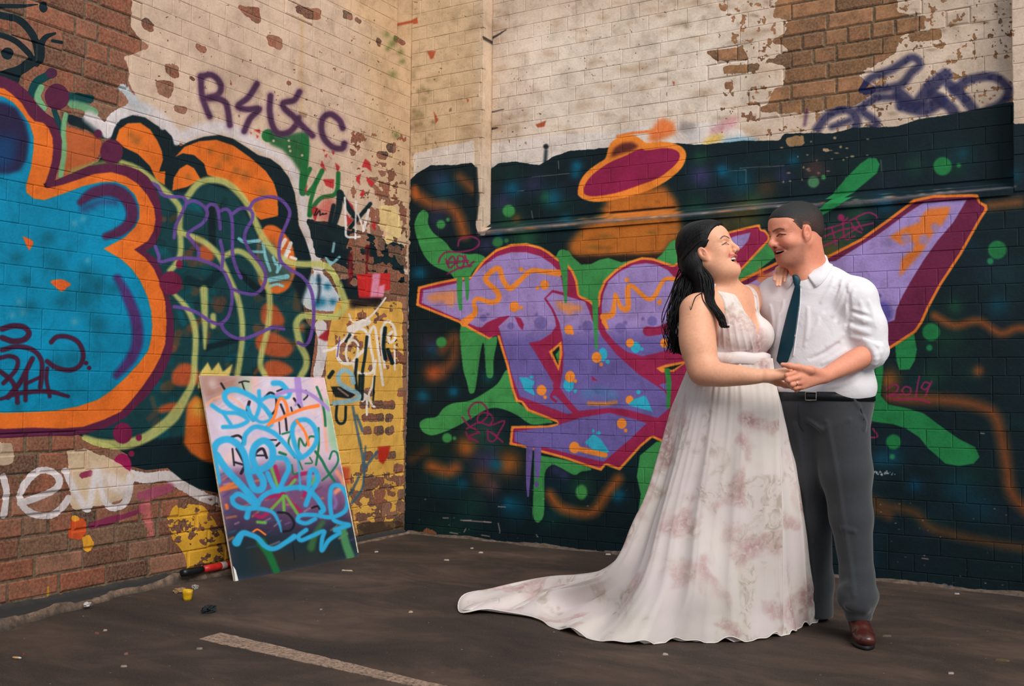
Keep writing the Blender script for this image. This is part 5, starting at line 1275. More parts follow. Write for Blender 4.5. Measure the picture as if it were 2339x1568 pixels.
def chip(name, px, py, lx, ly, col, lab, cat, rot=0.0, h=0.006):
    q = floor_pt(px, py); r = random.Random(int(px * 7 + py))
    lx *= 0.72; ly *= 0.72; col = tuple(int(v * 0.86) for v in col)
    out = [(-lx, -ly * 0.7), (-lx * 0.5, -ly), (lx * 0.6, -ly * 0.9), (lx, -ly * 0.2), (lx * 0.8, ly * 0.9), (-lx * 0.3, ly), (-lx * 0.95, ly * 0.5)]
    out = [(x * r.uniform(0.85, 1.1), y * r.uniform(0.8, 1.2)) for x, y in out]
    n = len(out)
    V = [(x, y, 0) for x, y in out] + [(x * 0.85, y * 0.85, h * r.uniform(0.7, 1.3)) for x, y in out]
    F = [tuple(range(n, 2 * n))] + [(i, (i + 1) % n, n + (i + 1) % n, n + i) for i in range(n)]
    o = mesh_obj(name, V, F, plain_mat(name, col, 0.8, 0.2, 80)); o.location = (q[0], q[1], 0.0); o.rotation_euler = (0, 0, rot + YAW)
    tag(o, lab, cat)
    return o
def butt(px, py, rot, lab):
    q = floor_pt(px, py)
    root = empty('cigarette_butt', (q[0], q[1], 0.0), rot); tag(root, lab, 'cigarette butt')
    V, F = tube([(-0.014, 0, 0.0045), (-0.004, 0, 0.0045), (0.006, 0, 0.0045)], 0.0042, 8); mesh_obj('filter', V, F, plain_mat('filter', (196, 150, 96), 0.9), root, True)
    V, F = tube([(0.006, 0, 0.0045), (0.014, 0, 0.0042), (0.02, 0, 0.004)], [0.0042, 0.004, 0.003], 8); mesh_obj('paper', V, F, plain_mat('butt_paper', (208, 198, 186), 0.9), root, True)
butt(37, 1506, 0.4, 'tan cigarette butt on the floor at the lower left corner'); 
chips = [('paint_flake', 54, 1497, 0.010, 0.008, (120, 60, 56), 'small dark red flake beside the tan cigarette butt', 'flake', 0.2),
         ('paper_chip', 283, 1524, 0.016, 0.008, (176, 156, 140), 'pale paper chip on the floor left of the parking line, nearest the camera', 'paper chip', 0.1),
         ('paper_chip', 288, 1496, 0.012, 0.008, (150, 104, 92), 'pinkish chip lying just behind the nearest pale paper chip', 'paper chip', 0.3),
         ('stone_chip', 455, 1484, 0.018, 0.010, (150, 134, 118), 'grey stone chip just below the end of the parking line', 'stone chip', 0.2),
         ('paper_chip', 240, 1442, 0.012, 0.007, (186, 160, 144), 'small pale chip on the floor between the screed strip and the parking line', 'paper chip', 0.5),
         ('paint_flake', 222, 1449, 0.014, 0.008, (134, 84, 70), 'rusty flake left of the small pale chip', 'flake', -0.2),
         ('wood_splinter', 793, 1305, 0.045, 0.005, (214, 190, 160), 'thin pale wood splinter in front of the leaning board', 'splinter', -0.12),
         ('paper_chip', 938, 1400, 0.014, 0.009, (206, 176, 146), 'cream paper chip in the middle of the bare floor', 'paper chip', 0.2),
         ('paper_chip', 1020, 1281, 0.022, 0.009, (210, 186, 168), 'pale paper strip on the floor nearest the corner', 'paper chip', -0.2),
         ('paper_chip', 1098, 1264, 0.022, 0.008, (214, 196, 176), 'pale paper strip close to the black wall foot', 'paper chip', -0.1),
         ('paper_chip', 1078, 1254, 0.014, 0.008, (196, 178, 160), 'tiny pale chip behind the paper strip by the black wall', 'paper chip', 0.1),
         ('paper_chip', 1389, 1268, 0.022, 0.008, (206, 192, 182), 'pale paper strip at the wall foot just left of the dress train', 'paper chip', 0.0),
         ('stone_chip', 1520, 1497, 0.018, 0.008, (198, 176, 160), 'pale chip on the floor in front of the dress hem', 'stone chip', 0.0),
         ('stone_chip', 2172, 1540, 0.016, 0.011, (206, 178, 168), 'pinkish white pebble on the floor at the lower right', 'pebble', 0.0),
         ('stone_chip', 2186, 1358, 0.020, 0.010, (176, 166, 164), 'grey stone chip at the foot of the black wall right of the man', 'stone chip', 0.0),
         ('leaf', 2290, 1511, 0.038, 0.008, (110, 92, 66), 'dry brown leaf blade on the floor at the right edge', 'leaf', -0.25),
         ('leaf', 2025, 1455, 0.03, 0.006, (110, 100, 80), 'thin dry grass blade on the floor right of the brown shoe', 'leaf', 0.1),
         ('stone_chip', 858, 1257, 0.035, 0.018, (70, 60, 54), 'dark lump of rubble behind the leaning board near the corner', 'rubble', 0.0),
         ('paper_chip', 860, 1262, 0.02, 0.010, (196, 178, 168), 'white scrap lying against the dark lump of rubble', 'paper chip', 0.6),
         ('stone_chip', 733, 1394, 0.010, 0.006, (160, 146, 134), 'tiny grey chip in the open floor before the board', 'stone chip', 0.6)]
for ch in chips: chip(*ch)
p = floor_pt(200, 1392); rough_lump('pebble', (p[0], p[1], 0.012), (0.016, 0.014, 0.012), (196, 190, 184), 15, 0.7, 'round white pebble on the broken screed strip at the left wall', 'pebble', None, 2)
# ------------------------------------------------------------------ smooth-blended body modelling
import openvdb as vdb
from concurrent.futures import ThreadPoolExecutor
class Op:
    __slots__ = ('fn', 'c', 'r', 'k', 'mode')
    def __init__(s, fn, c, r, k, mode): s.fn, s.c, s.r, s.k, s.mode = fn, np.asarray(c, np.float32), float(r), float(k), mode
def v3(p): return np.asarray(p, np.float32)
def f_cone(a, b, ra, rb):
    a, b = v3(a), v3(b); d = b - a; L2 = float(d @ d) + 1e-9
    def fn(P):
        q = P - a
        t = np.clip((q @ d) / L2, 0, 1)
        q = q - t[..., None] * d
        return np.sqrt(np.einsum('...i,...i', q, q)) - (ra + (rb - ra) * t)
    return fn
def f_ell(c, rad, R=None):
    c = v3(c); rad = v3(rad); R = None if R is None else np.asarray(R, np.float32)   # rows of R are the axes
    m = float(rad.min())
    def fn(P):
        q = P - c
        if R is not None: q = q @ R.T
        k0 = np.sqrt(((q / rad) ** 2).sum(-1)); k1 = np.sqrt(((q / (rad * rad)) ** 2).sum(-1))
        return np.where(k1 > 1e-6, k0 * (k0 - 1.0) / np.maximum(k1, 1e-6), -m)
    return fn
def f_box(c, h, R=None, r=0.0):
    c = v3(c); h = v3(h); R = None if R is None else np.asarray(R, np.float32)
    def fn(P):
        q = P - c
        if R is not None: q = q @ R.T
        q = np.abs(q) - (h - r)
        return np.sqrt((np.maximum(q, 0) ** 2).sum(-1)) + np.minimum(q.max(-1), 0) - r
    return fn
def f_poly(pts, rads):
    P_ = [v3(p) for p in pts]
    segs = [(P_[i], P_[i + 1] - P_[i], float(((P_[i + 1] - P_[i]) ** 2).sum()) + 1e-9, float(rads[i]), float(rads[i + 1] - rads[i])) for i in range(len(P_) - 1)]
    A_ = np.array([q[0] for q in segs]); D_ = np.array([q[1] for q in segs]); L_ = np.array([q[2] for q in segs]); R0 = np.array([q[3] for q in segs]); R1 = R0 + np.array([q[4] for q in segs])
    def fn(P):
        F = P.reshape(-1, 3)
        if len(F) > 400:        # only the pieces that can be nearest inside this block
            c = (F[0] + F[-1]) / 2; rad = float(np.linalg.norm(F[-1] - F[0])) / 2 * 1.05
            t = np.clip(((c - A_) * D_).sum(1) / L_, 0, 1); dd = np.linalg.norm(c - A_ - t[:, None] * D_, axis=1)
            use = np.nonzero(dd - np.maximum(R0, R1) - rad <= (dd - np.minimum(R0, R1)).min() + rad)[0]
        else: use = range(len(segs))
        best = None
        for i in use:
            a, d, L2, r0, dr = segs[i]
            q = P - a; t = np.clip((q @ d) / L2, 0, 1); q = q - t[..., None] * d
            v = np.sqrt(np.einsum('...i,...i', q, q)) - (r0 + dr * t)
            best = v if best is None else np.minimum(best, v)
        return best
    return fn
class Body:
    def __init__(s): s.ops = []
    def cone(s, a, b, ra, rb=None, k=0.02, mode='add'):
        rb = ra if rb is None else rb
        a, b = v3(a), v3(b)
        s.ops.append(Op(f_cone(a, b, ra, rb), (a + b) / 2, np.linalg.norm(b - a) / 2 + max(ra, rb), k, mode)); return s
    def chain(s, pts, rads, k=0.02, mode='add'):
        for i in range(len(pts) - 1): s.cone(pts[i], pts[i + 1], rads[i], rads[i + 1], k, mode)
        return s
    def poly(s, pts, rads, k=0.015, mode='add'):
        A = np.array(pts, float); c = (A.min(0) + A.max(0)) / 2
        s.ops.append(Op(f_poly(pts, rads), c, np.linalg.norm(A - c, axis=1).max() + max(rads), k, mode)); return s
    def limb(s, pts, rads, k=0.03, n=7):
        A = catmull(np.array(pts), False, n); r = np.interp(np.linspace(0, 1, len(A)), np.linspace(0, 1, len(rads)), rads) if False else catmull(np.stack([rads, rads], 1), False, n)[:, 0]
        return s.poly(A, r, k)
    def ball(s, c, r, k=0.02, mode='add'): return s.cone(c, c, r, r, k, mode)
    def ell(s, c, rad, R=None, k=0.02, mode='add'):
        s.ops.append(Op(f_ell(c, rad, R), c, max(rad), k, mode)); return s
    def box(s, c, h, R=None, r=0.0, k=0.01, mode='add'):
        s.ops.append(Op(f_box(c, h, R, r), c, float(np.linalg.norm(h)), k, mode)); return s
    def func(s, fn, mode='int', k=0.0): s.ops.append(Op(fn, (0, 0, 0), 1e6, k, mode)); return s
    def eval(s, P, ops=None):
        d = np.full(P.shape[:-1], 1.0, np.float32)
        for o in (s.ops if ops is None else ops):
            v = o.fn(P)
            if o.mode == 'add':
                if o.k > 0:
                    h = np.maximum(o.k - np.abs(d - v), 0) / o.k
                    d = np.minimum(d, v) - h * h * o.k * 0.25
                else: d = np.minimum(d, v)
            elif o.mode == 'sub':
                v = -v
                h = np.maximum(o.k - np.abs(d - v), 0) / o.k if o.k > 0 else 0
                d = np.maximum(d, v) + h * h * o.k * 0.25
            elif o.mode == 'int':
                h = np.maximum(o.k - np.abs(d - v), 0) / o.k if o.k > 0 else 0
                d = np.maximum(d, v) + h * h * o.k * 0.25
            elif o.mode == 'disp': d = d + v
        return d.astype(np.float32)
    def bounds(s):
        lo = np.min([o.c - o.r for o in s.ops if o.mode == 'add'], 0); hi = np.max([o.c + o.r for o in s.ops if o.mode == 'add'], 0)
        return lo, hi
    def mesh(s, vox=0.003, B=16, pad=0.02):
        lo, hi = s.bounds(); lo = lo - pad; hi = hi + pad
        nb = np.ceil((hi - lo) / (vox * B)).astype(int)
        I = np.stack(np.meshgrid(*[np.arange(n) for n in nb], indexing='ij'), -1).reshape(-1, 3)
        cen = lo + (I * B + (B - 1) / 2) * vox
        half = math.sqrt(3) * vox * (B + 1) / 2
        dc = s.eval(cen.astype(np.float32))
        g = vdb.FloatGrid(background=0.05)
        ax = np.arange(B, dtype=np.float32) * vox
        loc = np.stack(np.meshgrid(ax, ax, ax, indexing='ij'), -1)
        for i in np.nonzero(dc < -(half + 0.006))[0]:
            a = (I[i] * B).tolist(); b = (I[i] * B + B - 1).tolist()
            g.fill(min=a, max=b, value=-0.05, active=True)
        OC = np.array([o.c for o in s.ops]); OR = np.array([o.r for o in s.ops]); OK_ = half + np.maximum(0.012, np.array([o.k for o in s.ops]) * 1.1)
        todo = np.nonzero(np.abs(dc) <= half + 0.006)[0]
        def work(i):
            sel = np.nonzero(np.sqrt(((OC - cen[i]) ** 2).sum(1)) - OR < OK_ + max(0.0, dc[i]))[0]
            P = (loc + (lo + I[i] * B * vox).astype(np.float32))
            return i, np.clip(s.eval(P, [s.ops[j] for j in sel]), -0.05, 0.05)
        with ThreadPoolExecutor(4) as ex:
            for i, d in ex.map(work, todo): g.copyFromArray(d, ijk=(I[i] * B).tolist())
        p, q = g.convertToQuads(isovalue=0.0)
        return lo + p * vox, q
    def cast_many(s, pts, d0=3.5, d1=5.4, off=0.0):
        """where rays from the camera through photo points meet the form (frame coordinates), and which of them hit"""
        pts = np.asarray(pts, float).reshape(-1, 2)
        d = ray(pts[:, 0], pts[:, 1]); d = d / (d @ FH0)[:, None]
        fr = np.stack([d @ RGT0, np.ones(len(d)), d[:, 2]], 1); nr = np.linalg.norm(fr, axis=1)
        t = np.full(len(d), float(d0)); hit = np.zeros(len(d), bool)
        org = np.array([0, 0, CAM[2]])
        for _ in range(70):
            act = ~hit & (t < d1)
            if not act.any(): break
            v = s.eval((org + fr[act] * t[act][:, None]).astype(np.float32)) - off
            hit[np.nonzero(act)[0][v < 0.0006]] = True
            t[act] += np.maximum(v, 0) * 0.85 / nr[act]
        return org + fr * t[:, None], hit
    def cast(s, px, py, d0=3.5, d1=5.4, off=0.0):
        P, h = s.cast_many([(px, py)], d0, d1, off)
        return P[0] if h[0] else None
    def grad(s, P):
        e = 0.003; P = np.asarray(P, np.float32)
        g = np.array([s.eval((P + np.eye(3, dtype=np.float32)[i] * e)[None])[0] - s.eval((P - np.eye(3, dtype=np.float32)[i] * e)[None])[0] for i in range(3)])
        return g / (np.linalg.norm(g) + 1e-9)
def relax(V, Q, n=1, lam=0.5):
    src = np.concatenate([Q[:, i] for i in range(4)] * 2); dst = np.concatenate([Q[:, (i + 1) % 4] for i in range(4)] + [Q[:, (i + 3) % 4] for i in range(4)])
    c = np.maximum(np.bincount(src, minlength=len(V)), 1)
    for _ in range(n):
        s = np.stack([np.bincount(src, V[dst, k], len(V)) for k in range(3)], 1)
        V = V * (1 - lam) + lam * s / c[:, None]
    return V
def push_out(surf, P, gap):
    """moves points out of a form until they clear it by gap"""
    P = np.array(P, float)
    for _ in range(6):
        v = surf.eval(P.astype(np.float32)); m = v < gap
        if not m.any(): break
        e = 0.004; Q = P[m].astype(np.float32)
        g = np.stack([surf.eval(Q + np.eye(3, dtype=np.float32)[i] * e) - surf.eval(Q - np.eye(3, dtype=np.float32)[i] * e) for i in range(3)], 1)
        g /= np.linalg.norm(g, axis=1)[:, None] + 1e-6
        P[m] += g * (gap - v[m])[:, None]
    return P
def sheet(name, G, mat, parent, thick, closed=False, smooth=True):
    """a grid of points (rows, cols, 3) turned into a cloth sheet with thickness"""
    R, C = G.shape[:2]
    V = G.reshape(-1, 3)
    cols = C if closed else C - 1
    j, i = np.meshgrid(np.arange(R - 1), np.arange(cols), indexing='ij')
    a = j * C + i; b = j * C + (i + 1) % C
    F = np.stack([a, b, b + C, a + C], -1).reshape(-1, 4)
    o = fast_mesh(name, V, F, mat, parent, smooth)
    if thick:
        md = o.modifiers.new('cloth thickness', 'SOLIDIFY'); md.thickness = thick; md.offset = 0
    return o
def ribbon_patch(surf, polygon, step, off, thick, name, mat, parent, base, d0=3.5):
    """a cloth piece lying on a modelled surface: outline measured in the photograph, laid on the 3D form and given thickness"""
    P = np.asarray(polygon, float)
    x0, y0 = P.min(0); x1, y1 = P.max(0)
    nx, ny = max(2, int((x1 - x0) / step)), max(2, int((y1 - y0) / step))
    # map a grid into the polygon by scanline
    rowsV = []
    for j in range(ny + 1):
        y = y0 + (y1 - y0) * min(max(j / ny, 0.004), 0.996)
        xs = []
        for i in range(len(P)):
            a, b = P[i - 1], P[i]
            if (a[1] <= y) != (b[1] <= y): xs.append(a[0] + (y - a[1]) * (b[0] - a[0]) / (b[1] - a[1]))
        if len(xs) < 2: continue
        xa, xb = min(xs), max(xs)
        rowsV.append([(xa + (xb - xa) * i / nx, y) for i in range(nx + 1)])
    px = np.array([q for row in rowsV for q in row])
    F3, hit = surf.cast_many(px, d0, 5.4, off); n = len(F3)
    for i in np.nonzero(~hit)[0]:
        j = np.nonzero(hit)[0][np.argmin(np.abs(px[hit] - px[i]).sum(1))]
        F3[i] = FR(px[i, 0], px[i, 1], F3[j, 1])
    ctr = F3.copy(); ctr[:, 1] += thick
    V = np.vstack([F3, ctr]) - base
    R, C = len(rowsV), nx + 1
    F = []
    for j in range(R - 1):
        for i in range(C - 1):
            a = j * C + i
            F.append((a, a + C, a + C + 1, a + 1)); F.append((n + a, n + a + 1, n + a + C + 1, n + a + C))
    for j in range(R - 1):
        for i in (0, C - 1):
            a = j * C + i; F.append((a, n + a, n + a + C, a + C) if i == 0 else (a, a + C, n + a + C, n + a))
    for i in range(C - 1):
        a = i; F.append((a, a + 1, n + a + 1, n + a)); a = (R - 1) * C + i; F.append((a, n + a, n + a + 1, a + 1))
    return mesh_obj(name, V, F, mat, parent, True)
# ------------------------------------------------------------------ people: shared head, skin and cloth
def skin_mat(name):
    t = NT(name)
    a = t.new('ShaderNodeVertexColor'); a.layer_name = 'Col'
    n = t.noise(90, 4, 0.6, t.objcoord()); n2 = t.noise(14, 3, 0.5, t.objcoord())
    c = t.mix(1.0, a.outputs[0], t.ramp(n, [(0.3, (0.93, 0.91, 0.90, 1)), (0.7, (1.05, 1.04, 1.04, 1))]), 'MULTIPLY')
    c = t.mix(1.0, c, t.ramp(n2, [(0.3, (0.96, 0.92, 0.90, 1)), (0.7, (1.03, 1.03, 1.03, 1))]), 'MULTIPLY')
    t.link(c, t.b.inputs['Base Color'])
    t.b.inputs['Roughness'].default_value = 0.5
    t.b.inputs['Specular IOR Level'].default_value = 0.35
    t.b.inputs['Subsurface Weight'].default_value = 0.12
    t.b.inputs['Subsurface Radius'].default_value = (0.012, 0.005, 0.003)
    t.b.inputs['Subsurface Scale'].default_value = 0.5
    t.bump(n, 0.12, 0.002)
    return t.m
def cloth_mat(name, col, rough=0.85, weave=400, wr=0.3, var=0.08, sheen=0.2, wscale=9.0):
    t = NT(name); oc = t.objcoord()
    w = t.noise(weave, 2, 0.5, oc); f = t.noise(wscale, 4, 0.55, oc, 0.4)
    c = rgba(col)
    cc = t.ramp(w, [(0.3, tuple(x * (1 - var) for x in c[:3]) + (1,)), (0.7, tuple(min(1, x * (1 + var)) for x in c[:3]) + (1,))])
    t.link(cc, t.b.inputs['Base Color']); t.b.inputs['Roughness'].default_value = rough
    t.b.inputs['Sheen Weight'].default_value = sheen; t.b.inputs['Specular IOR Level'].default_value = 0.2
    t.bump(t.math('ADD', t.math('MULTIPLY', w, 0.06), f), wr, 0.02)
    return t.m
def head_axes(yaw_dir, pitch):
    fx, fy = yaw_dir; n = math.hypot(fx, fy); fx /= n; fy /= n
    f = np.array([fx * math.cos(pitch), fy * math.cos(pitch), math.sin(pitch)])
    l = np.cross([0, 0, 1], f); l /= np.linalg.norm(l); u = np.cross(f, l)
    return f, l, u
class Head:
    def __init__(s, o, yaw_dir, pitch, scale, female):
        s.o = np.asarray(o, float); s.f, s.l, s.u = head_axes(yaw_dir, pitch); s.s = scale; s.fem = female
        s.R = np.array([s.f, s.l, s.u])
    @property
    def mouth(s): return (-0.0570, -0.093) if s.fem else (-0.0575, -0.081)
    def lips(s):
        zt, zl = s.mouth; cz = -0.0535 if not s.fem else -0.0520
        u_ = np.linspace(-1, 1, 13); W_ = 0.0365 if not s.fem else 0.0405
        up = [(0.0945 - (0.019 if not s.fem else 0.025) * abs(u) ** 2.2, W_ * u, zt + (cz - zt) * abs(u) ** 2) for u in u_]
        lo = [(0.0885 - (0.014 if not s.fem else 0.020) * abs(u) ** 2.2, (W_ - 0.001) * u, zl + (cz - zl) * abs(u) ** 2.6) for u in u_]
        return up, lo
    def L(s, a, b, c): return s.o + s.s * (s.f * a + s.l * b + s.u * c)
    def local(s, P): return (P - s.o) @ s.R.T / s.s
    def build(s, B):
        L, S, R = s.L, s.s, s.R
        def ell(a, b, c, ra, rb, rc, k=0.03, mode='add', rot=None): B.ell(L(a, b, c), (ra * S, rb * S, rc * S), R if rot is None else rot, k * S, mode)
        def cone(p, q, ra, rb=None, k=0.02, mode='add'): B.cone(L(*p), L(*q), ra * S, (ra if rb is None else rb) * S, k * S, mode)
        fem = s.fem
        ell(-0.022, 0, 0.036 if fem else 0.030, 0.108, 0.077, 0.087 if fem else 0.081)
        ell(0.030, 0, 0.042 if fem else 0.034, 0.060, 0.064, 0.058)
        ell(0.028, 0, -0.030, 0.058, 0.058, 0.076)
        for sg in (-1, 1):
            cone((-0.008, sg * 0.054, -0.052), (0.052, sg * 0.020, -0.104), 0.022 if not fem else 0.021, 0.018, 0.035)
            ell(0.056, sg * 0.043, -0.036, 0.027, 0.023, 0.024, 0.025)
            if fem: ell(0.026, sg * 0.046, -0.070, 0.034, 0.024, 0.030, 0.03)
        cone((0.069, -0.010, -0.108), (0.069, 0.010, -0.108), 0.019 if not fem else 0.0175, None, 0.02)
        ell(0.058, 0, -0.068, 0.034, 0.042, 0.034, 0.022)      # muzzle under the lips
        ell(0.052, 0, -0.092, 0.030, 0.032, 0.024, 0.022)
        if fem: B.ball(L(0.074, 0, -0.113), 0.0165 * S, 0.018 * S)
        if fem: ell(0.022, 0, -0.102, 0.052, 0.048, 0.030, 0.035)
        else: ell(0.016, 0, -0.094, 0.050, 0.046, 0.030, 0.03)
        for sg in (-1, 1):
            cone((0.084, sg * 0.012, 0.021), (0.066, sg * 0.046, 0.020), 0.009 if not fem else 0.006, 0.008 if not fem else 0.005, 0.016)
            ell(0.099, sg * 0.034, 0.001, 0.018, 0.019, 0.013, 0.014, 'sub')
            ell(0.0715, sg * 0.033, -0.001, 0.0145, 0.0165, 0.0135, 0.005)
        # nose
        cone((0.086, 0, 0.012), (0.105, 0, -0.026), 0.0085, 0.0105, 0.014)
        B.ball(L(0.109 if not fem else 0.107, 0, -0.033), (0.0125 if not fem else 0.0115) * S, 0.010 * S)
        for sg in (-1, 1):
            B.ball(L(0.096, sg * 0.0125, -0.0385), 0.0085 * S, 0.008 * S)
            B.ball(L(0.1025, sg * 0.0065, -0.0465), 0.0042 * S, 0.004 * S, 'sub')
            # smile fold
            cone((0.094, sg * 0.022, -0.040), (0.076, sg * 0.046, -0.066), 0.0035, 0.0025, 0.010, 'sub')
        # open laughing mouth
        up, lo_ = s.lips()
        B.poly([L(*p) for p in up], [(0.0030 + 0.0026 * (1 - min(1, abs(p[1]) / 0.041) ** 2)) * S for p in up], 0.006 * S)
        B.poly([L(*p) for p in lo_], [(0.0030 + 0.0036 * (1 - min(1, abs(p[1]) / 0.041) ** 2)) * S for p in lo_], 0.006 * S)
        zt, zl = s.mouth
        ell(0.086, 0, (zt + zl) / 2 + 0.001, 0.034 if not fem else 0.040, 0.0335 if not fem else 0.038, (zt - zl) / 2 - 0.0042, 0.003, 'sub')
        # ears
        for sg in (-1, 1):
            ea = np.array([s.f * 0.96 + s.u * 0.26, s.l * 0.94 - sg * 0.0 * s.f, s.u * 0.96 - s.f * 0.26]); ea = np.array([ea[0] / np.linalg.norm(ea[0]), s.l, np.cross(ea[0] / np.linalg.norm(ea[0]), s.l)])
            ell(-0.010, sg * 0.079, -0.016, 0.0195, 0.0095, 0.032, 0.005, 'add', ea)
            ell(-0.007, sg * 0.0895, -0.012, 0.0110, 0.0075, 0.021, 0.003, 'sub', ea)
            ell(-0.004, sg * 0.0825, -0.020, 0.005, 0.004, 0.008, 0.003, 'add', ea)
            B.ball(L(-0.001, sg * 0.073, -0.044), 0.0082 * S, 0.008 * S)
    def paint(s, V, C, skin, lip, brow, stubble=None):
        q = s.local(V); a, b, c = q[:, 0], q[:, 1], q[:, 2]
        ab = np.abs(b)
        def seg(p, r):
            p, r = np.array(p), np.array(r); d = r - p
            Q = np.stack([a, ab, c], 1) - p; t = np.clip(Q @ d / (d @ d), 0, 1)
            return np.linalg.norm(Q - t[:, None] * d, axis=1)
        def blend(m, col):
            m = np.clip(m, 0, 1)[:, None]; C[:] = C * (1 - m) + lin(col) * m
        near = np.linalg.norm(q, axis=1) < 0.20
        blend(np.exp(-(((a - 0.07) / 0.035) ** 2 + ((ab - 0.045) / 0.022) ** 2 + ((c + 0.035) / 0.022) ** 2)) * 0.40 * near, (206, 112, 92))
        blend(np.exp(-(((a - 0.108) / 0.016) ** 2 + (b / 0.016) ** 2 + ((c + 0.034) / 0.014) ** 2)) * 0.35, (206, 108, 88))
        blend(np.exp(-(((ab - 0.082) / 0.014) ** 2 + ((a + 0.008) / 0.024) ** 2 + ((c + 0.015) / 0.034) ** 2)) * 0.40, (204, 106, 88))
        if stubble is not None:
            m = np.clip((-0.040 - c) / 0.02, 0, 1) * np.clip((a + 0.005) / 0.02, 0, 1) * near * np.clip((c + 0.15) / 0.02, 0, 1)
            blend(m * 0.42, stubble)
            blend(np.exp(-(seg((0.1, 0.0, -0.05), (0.088, 0.03, -0.056)) / 0.008) ** 2) * 0.35, stubble)
        def seg2(pts):
            best = np.full(len(a), 9.0)
            for p, r in zip(pts[:-1], pts[1:]):
                p, r = np.array(p), np.array(r); d = r - p
                Q = np.stack([ab, c], 1) - p; t = np.clip(Q @ d / (d @ d), 0, 1)
                best = np.minimum(best, np.linalg.norm(Q - t[:, None] * d, axis=1))
            return best
        face = np.clip((a - 0.036) / 0.01, 0, 1)
        up, lo_ = s.lips(); zt, zl = s.mouth
        dl = np.minimum(seg2([(abs(p[1]), p[2]) for p in up[6:]]), seg2([(abs(p[1]), p[2]) for p in lo_[6:]]))
        blend(np.clip((0.0070 - dl) / 0.003, 0, 1) * face * (a > 0.062), lip)
        inm = ((ab / (0.0345 if not s.fem else 0.039)) ** 2 + ((c - (zt + zl) / 2) / ((zt - zl) / 2 - 0.002)) ** 2 < 1.0)
        surf_a = 0.0925 - (0.017 if not s.fem else 0.021) * (ab / 0.036) ** 2
        blend(inm * np.clip((surf_a - 0.0045 - a) / 0.003, 0, 1) * (a > 0.03), (70, 18, 20))
        br = [(0.012, 0.0185), (0.022, 0.0235), (0.036, 0.0290), (0.047, 0.0265), (0.054, 0.0205)] if s.fem else [(0.012, 0.0165), (0.026, 0.0205), (0.040, 0.0225), (0.052, 0.0165)]
        blend(np.clip(((0.0034 if s.fem else 0.0042) - seg2(br)) / 0.0018, 0, 1) * (0.95 if s.fem else 0.75) * face, brow)
        ey = [(0.017, -0.0055), (0.025, -0.0010), (0.034, 0.0012), (0.043, -0.0008), (0.052, -0.0060)]
        blend(np.clip((0.0030 - seg2(ey)) / 0.0014, 0, 1) * face, (20, 14, 14))
        blend(np.clip((0.0022 - seg2([(0.022, -0.0055), (0.034, -0.0050), (0.045, -0.0060)])) / 0.0016, 0, 1) * face * 0.55, (120, 60, 50))
        blend(np.exp(-(seg2([(0.016, 0.009), (0.034, 0.0125), (0.050, 0.008)]) / 0.0045) ** 2) * 0.35 * face, (140, 76, 62))  # upper lid shadow painted into the skin colour
        for q0 in ([(0.055, -0.004), (0.064, 0.000)], [(0.055, -0.008), (0.064, -0.010)]):
            blend(np.clip((0.0014 - seg2(q0)) / 0.001, 0, 1) * (a > 0.02) * (a < 0.075) * (0.25 if s.fem else 0.5), (130, 66, 52))
        blend(np.exp(-(seg2([(0.0055, -0.0478), (0.0085, -0.0472)]) / 0.0034) ** 2) * (a > 0.085) * 0.85, (80, 30, 26))
        blend(np.exp(-(seg2([(0.019, -0.040), (0.030, -0.050), (0.044, -0.066)]) / 0.003) ** 2) * face * 0.30, (140, 74, 60))
        blend(np.exp(-(((a + 0.005) / 0.006) ** 2 + ((c + 0.018) / 0.008) ** 2)) * (ab > 0.070) * (ab < 0.0825) * 0.6, (110, 44, 36))
    def teeth(s, parent, base):
        """upper row of teeth as one arched strip of separate-looking crowns"""
        V, F = [], []
        n = 12
        top, bot = -0.0585, -0.0680 if not s.fem else -0.0705
        for i in range(n):
            hw_ = 0.029 if not s.fem else 0.034; b0 = -hw_ + 2 * hw_ * i / n + 0.0003; b1 = -hw_ + 2 * hw_ * (i + 1) / n - 0.0003
            def fr(b): return 0.0885 - 17.0 * b * b
            k = len(V)
            for (bb, cc, aa) in ((b0, top, 0), (b1, top, 0), (b1, bot + 0.0012, 0), ((b0 + b1) / 2, bot, 0.0006), (b0, bot + 0.0012, 0)):
                V.append(s.L(fr(bb) + aa, bb, cc))
            for (bb, cc) in ((b0, top), (b1, top), (b1, bot + 0.0012), ((b0 + b1) / 2, bot), (b0, bot + 0.0012)):
                V.append(s.L(fr(bb) - 0.006, bb, cc))
            F += [(k, k + 4, k + 3, k + 2, k + 1)] + [(k + j, k + (j + 1) % 5, k + 5 + (j + 1) % 5, k + 5 + j) for j in range(5)]
        return mesh_obj('teeth', np.array(V) - base, F, plain_mat('teeth_' + ('b' if s.fem else 'g'), (236, 226, 210), 0.3), parent)
def add_mesh(B, name, mat, parent, base, vox, colors=None, smooth=1, lam=0.4):
    V, Q = B.mesh(vox)
    if smooth: V = relax(V, Q, smooth, lam)
    C = colors(V) if colors else None
    return fast_mesh(name, V - base, Q, mat, parent, True, C)
def lathe_on(axis_pts, rads, seg=20): return tube(axis_pts, rads, seg)
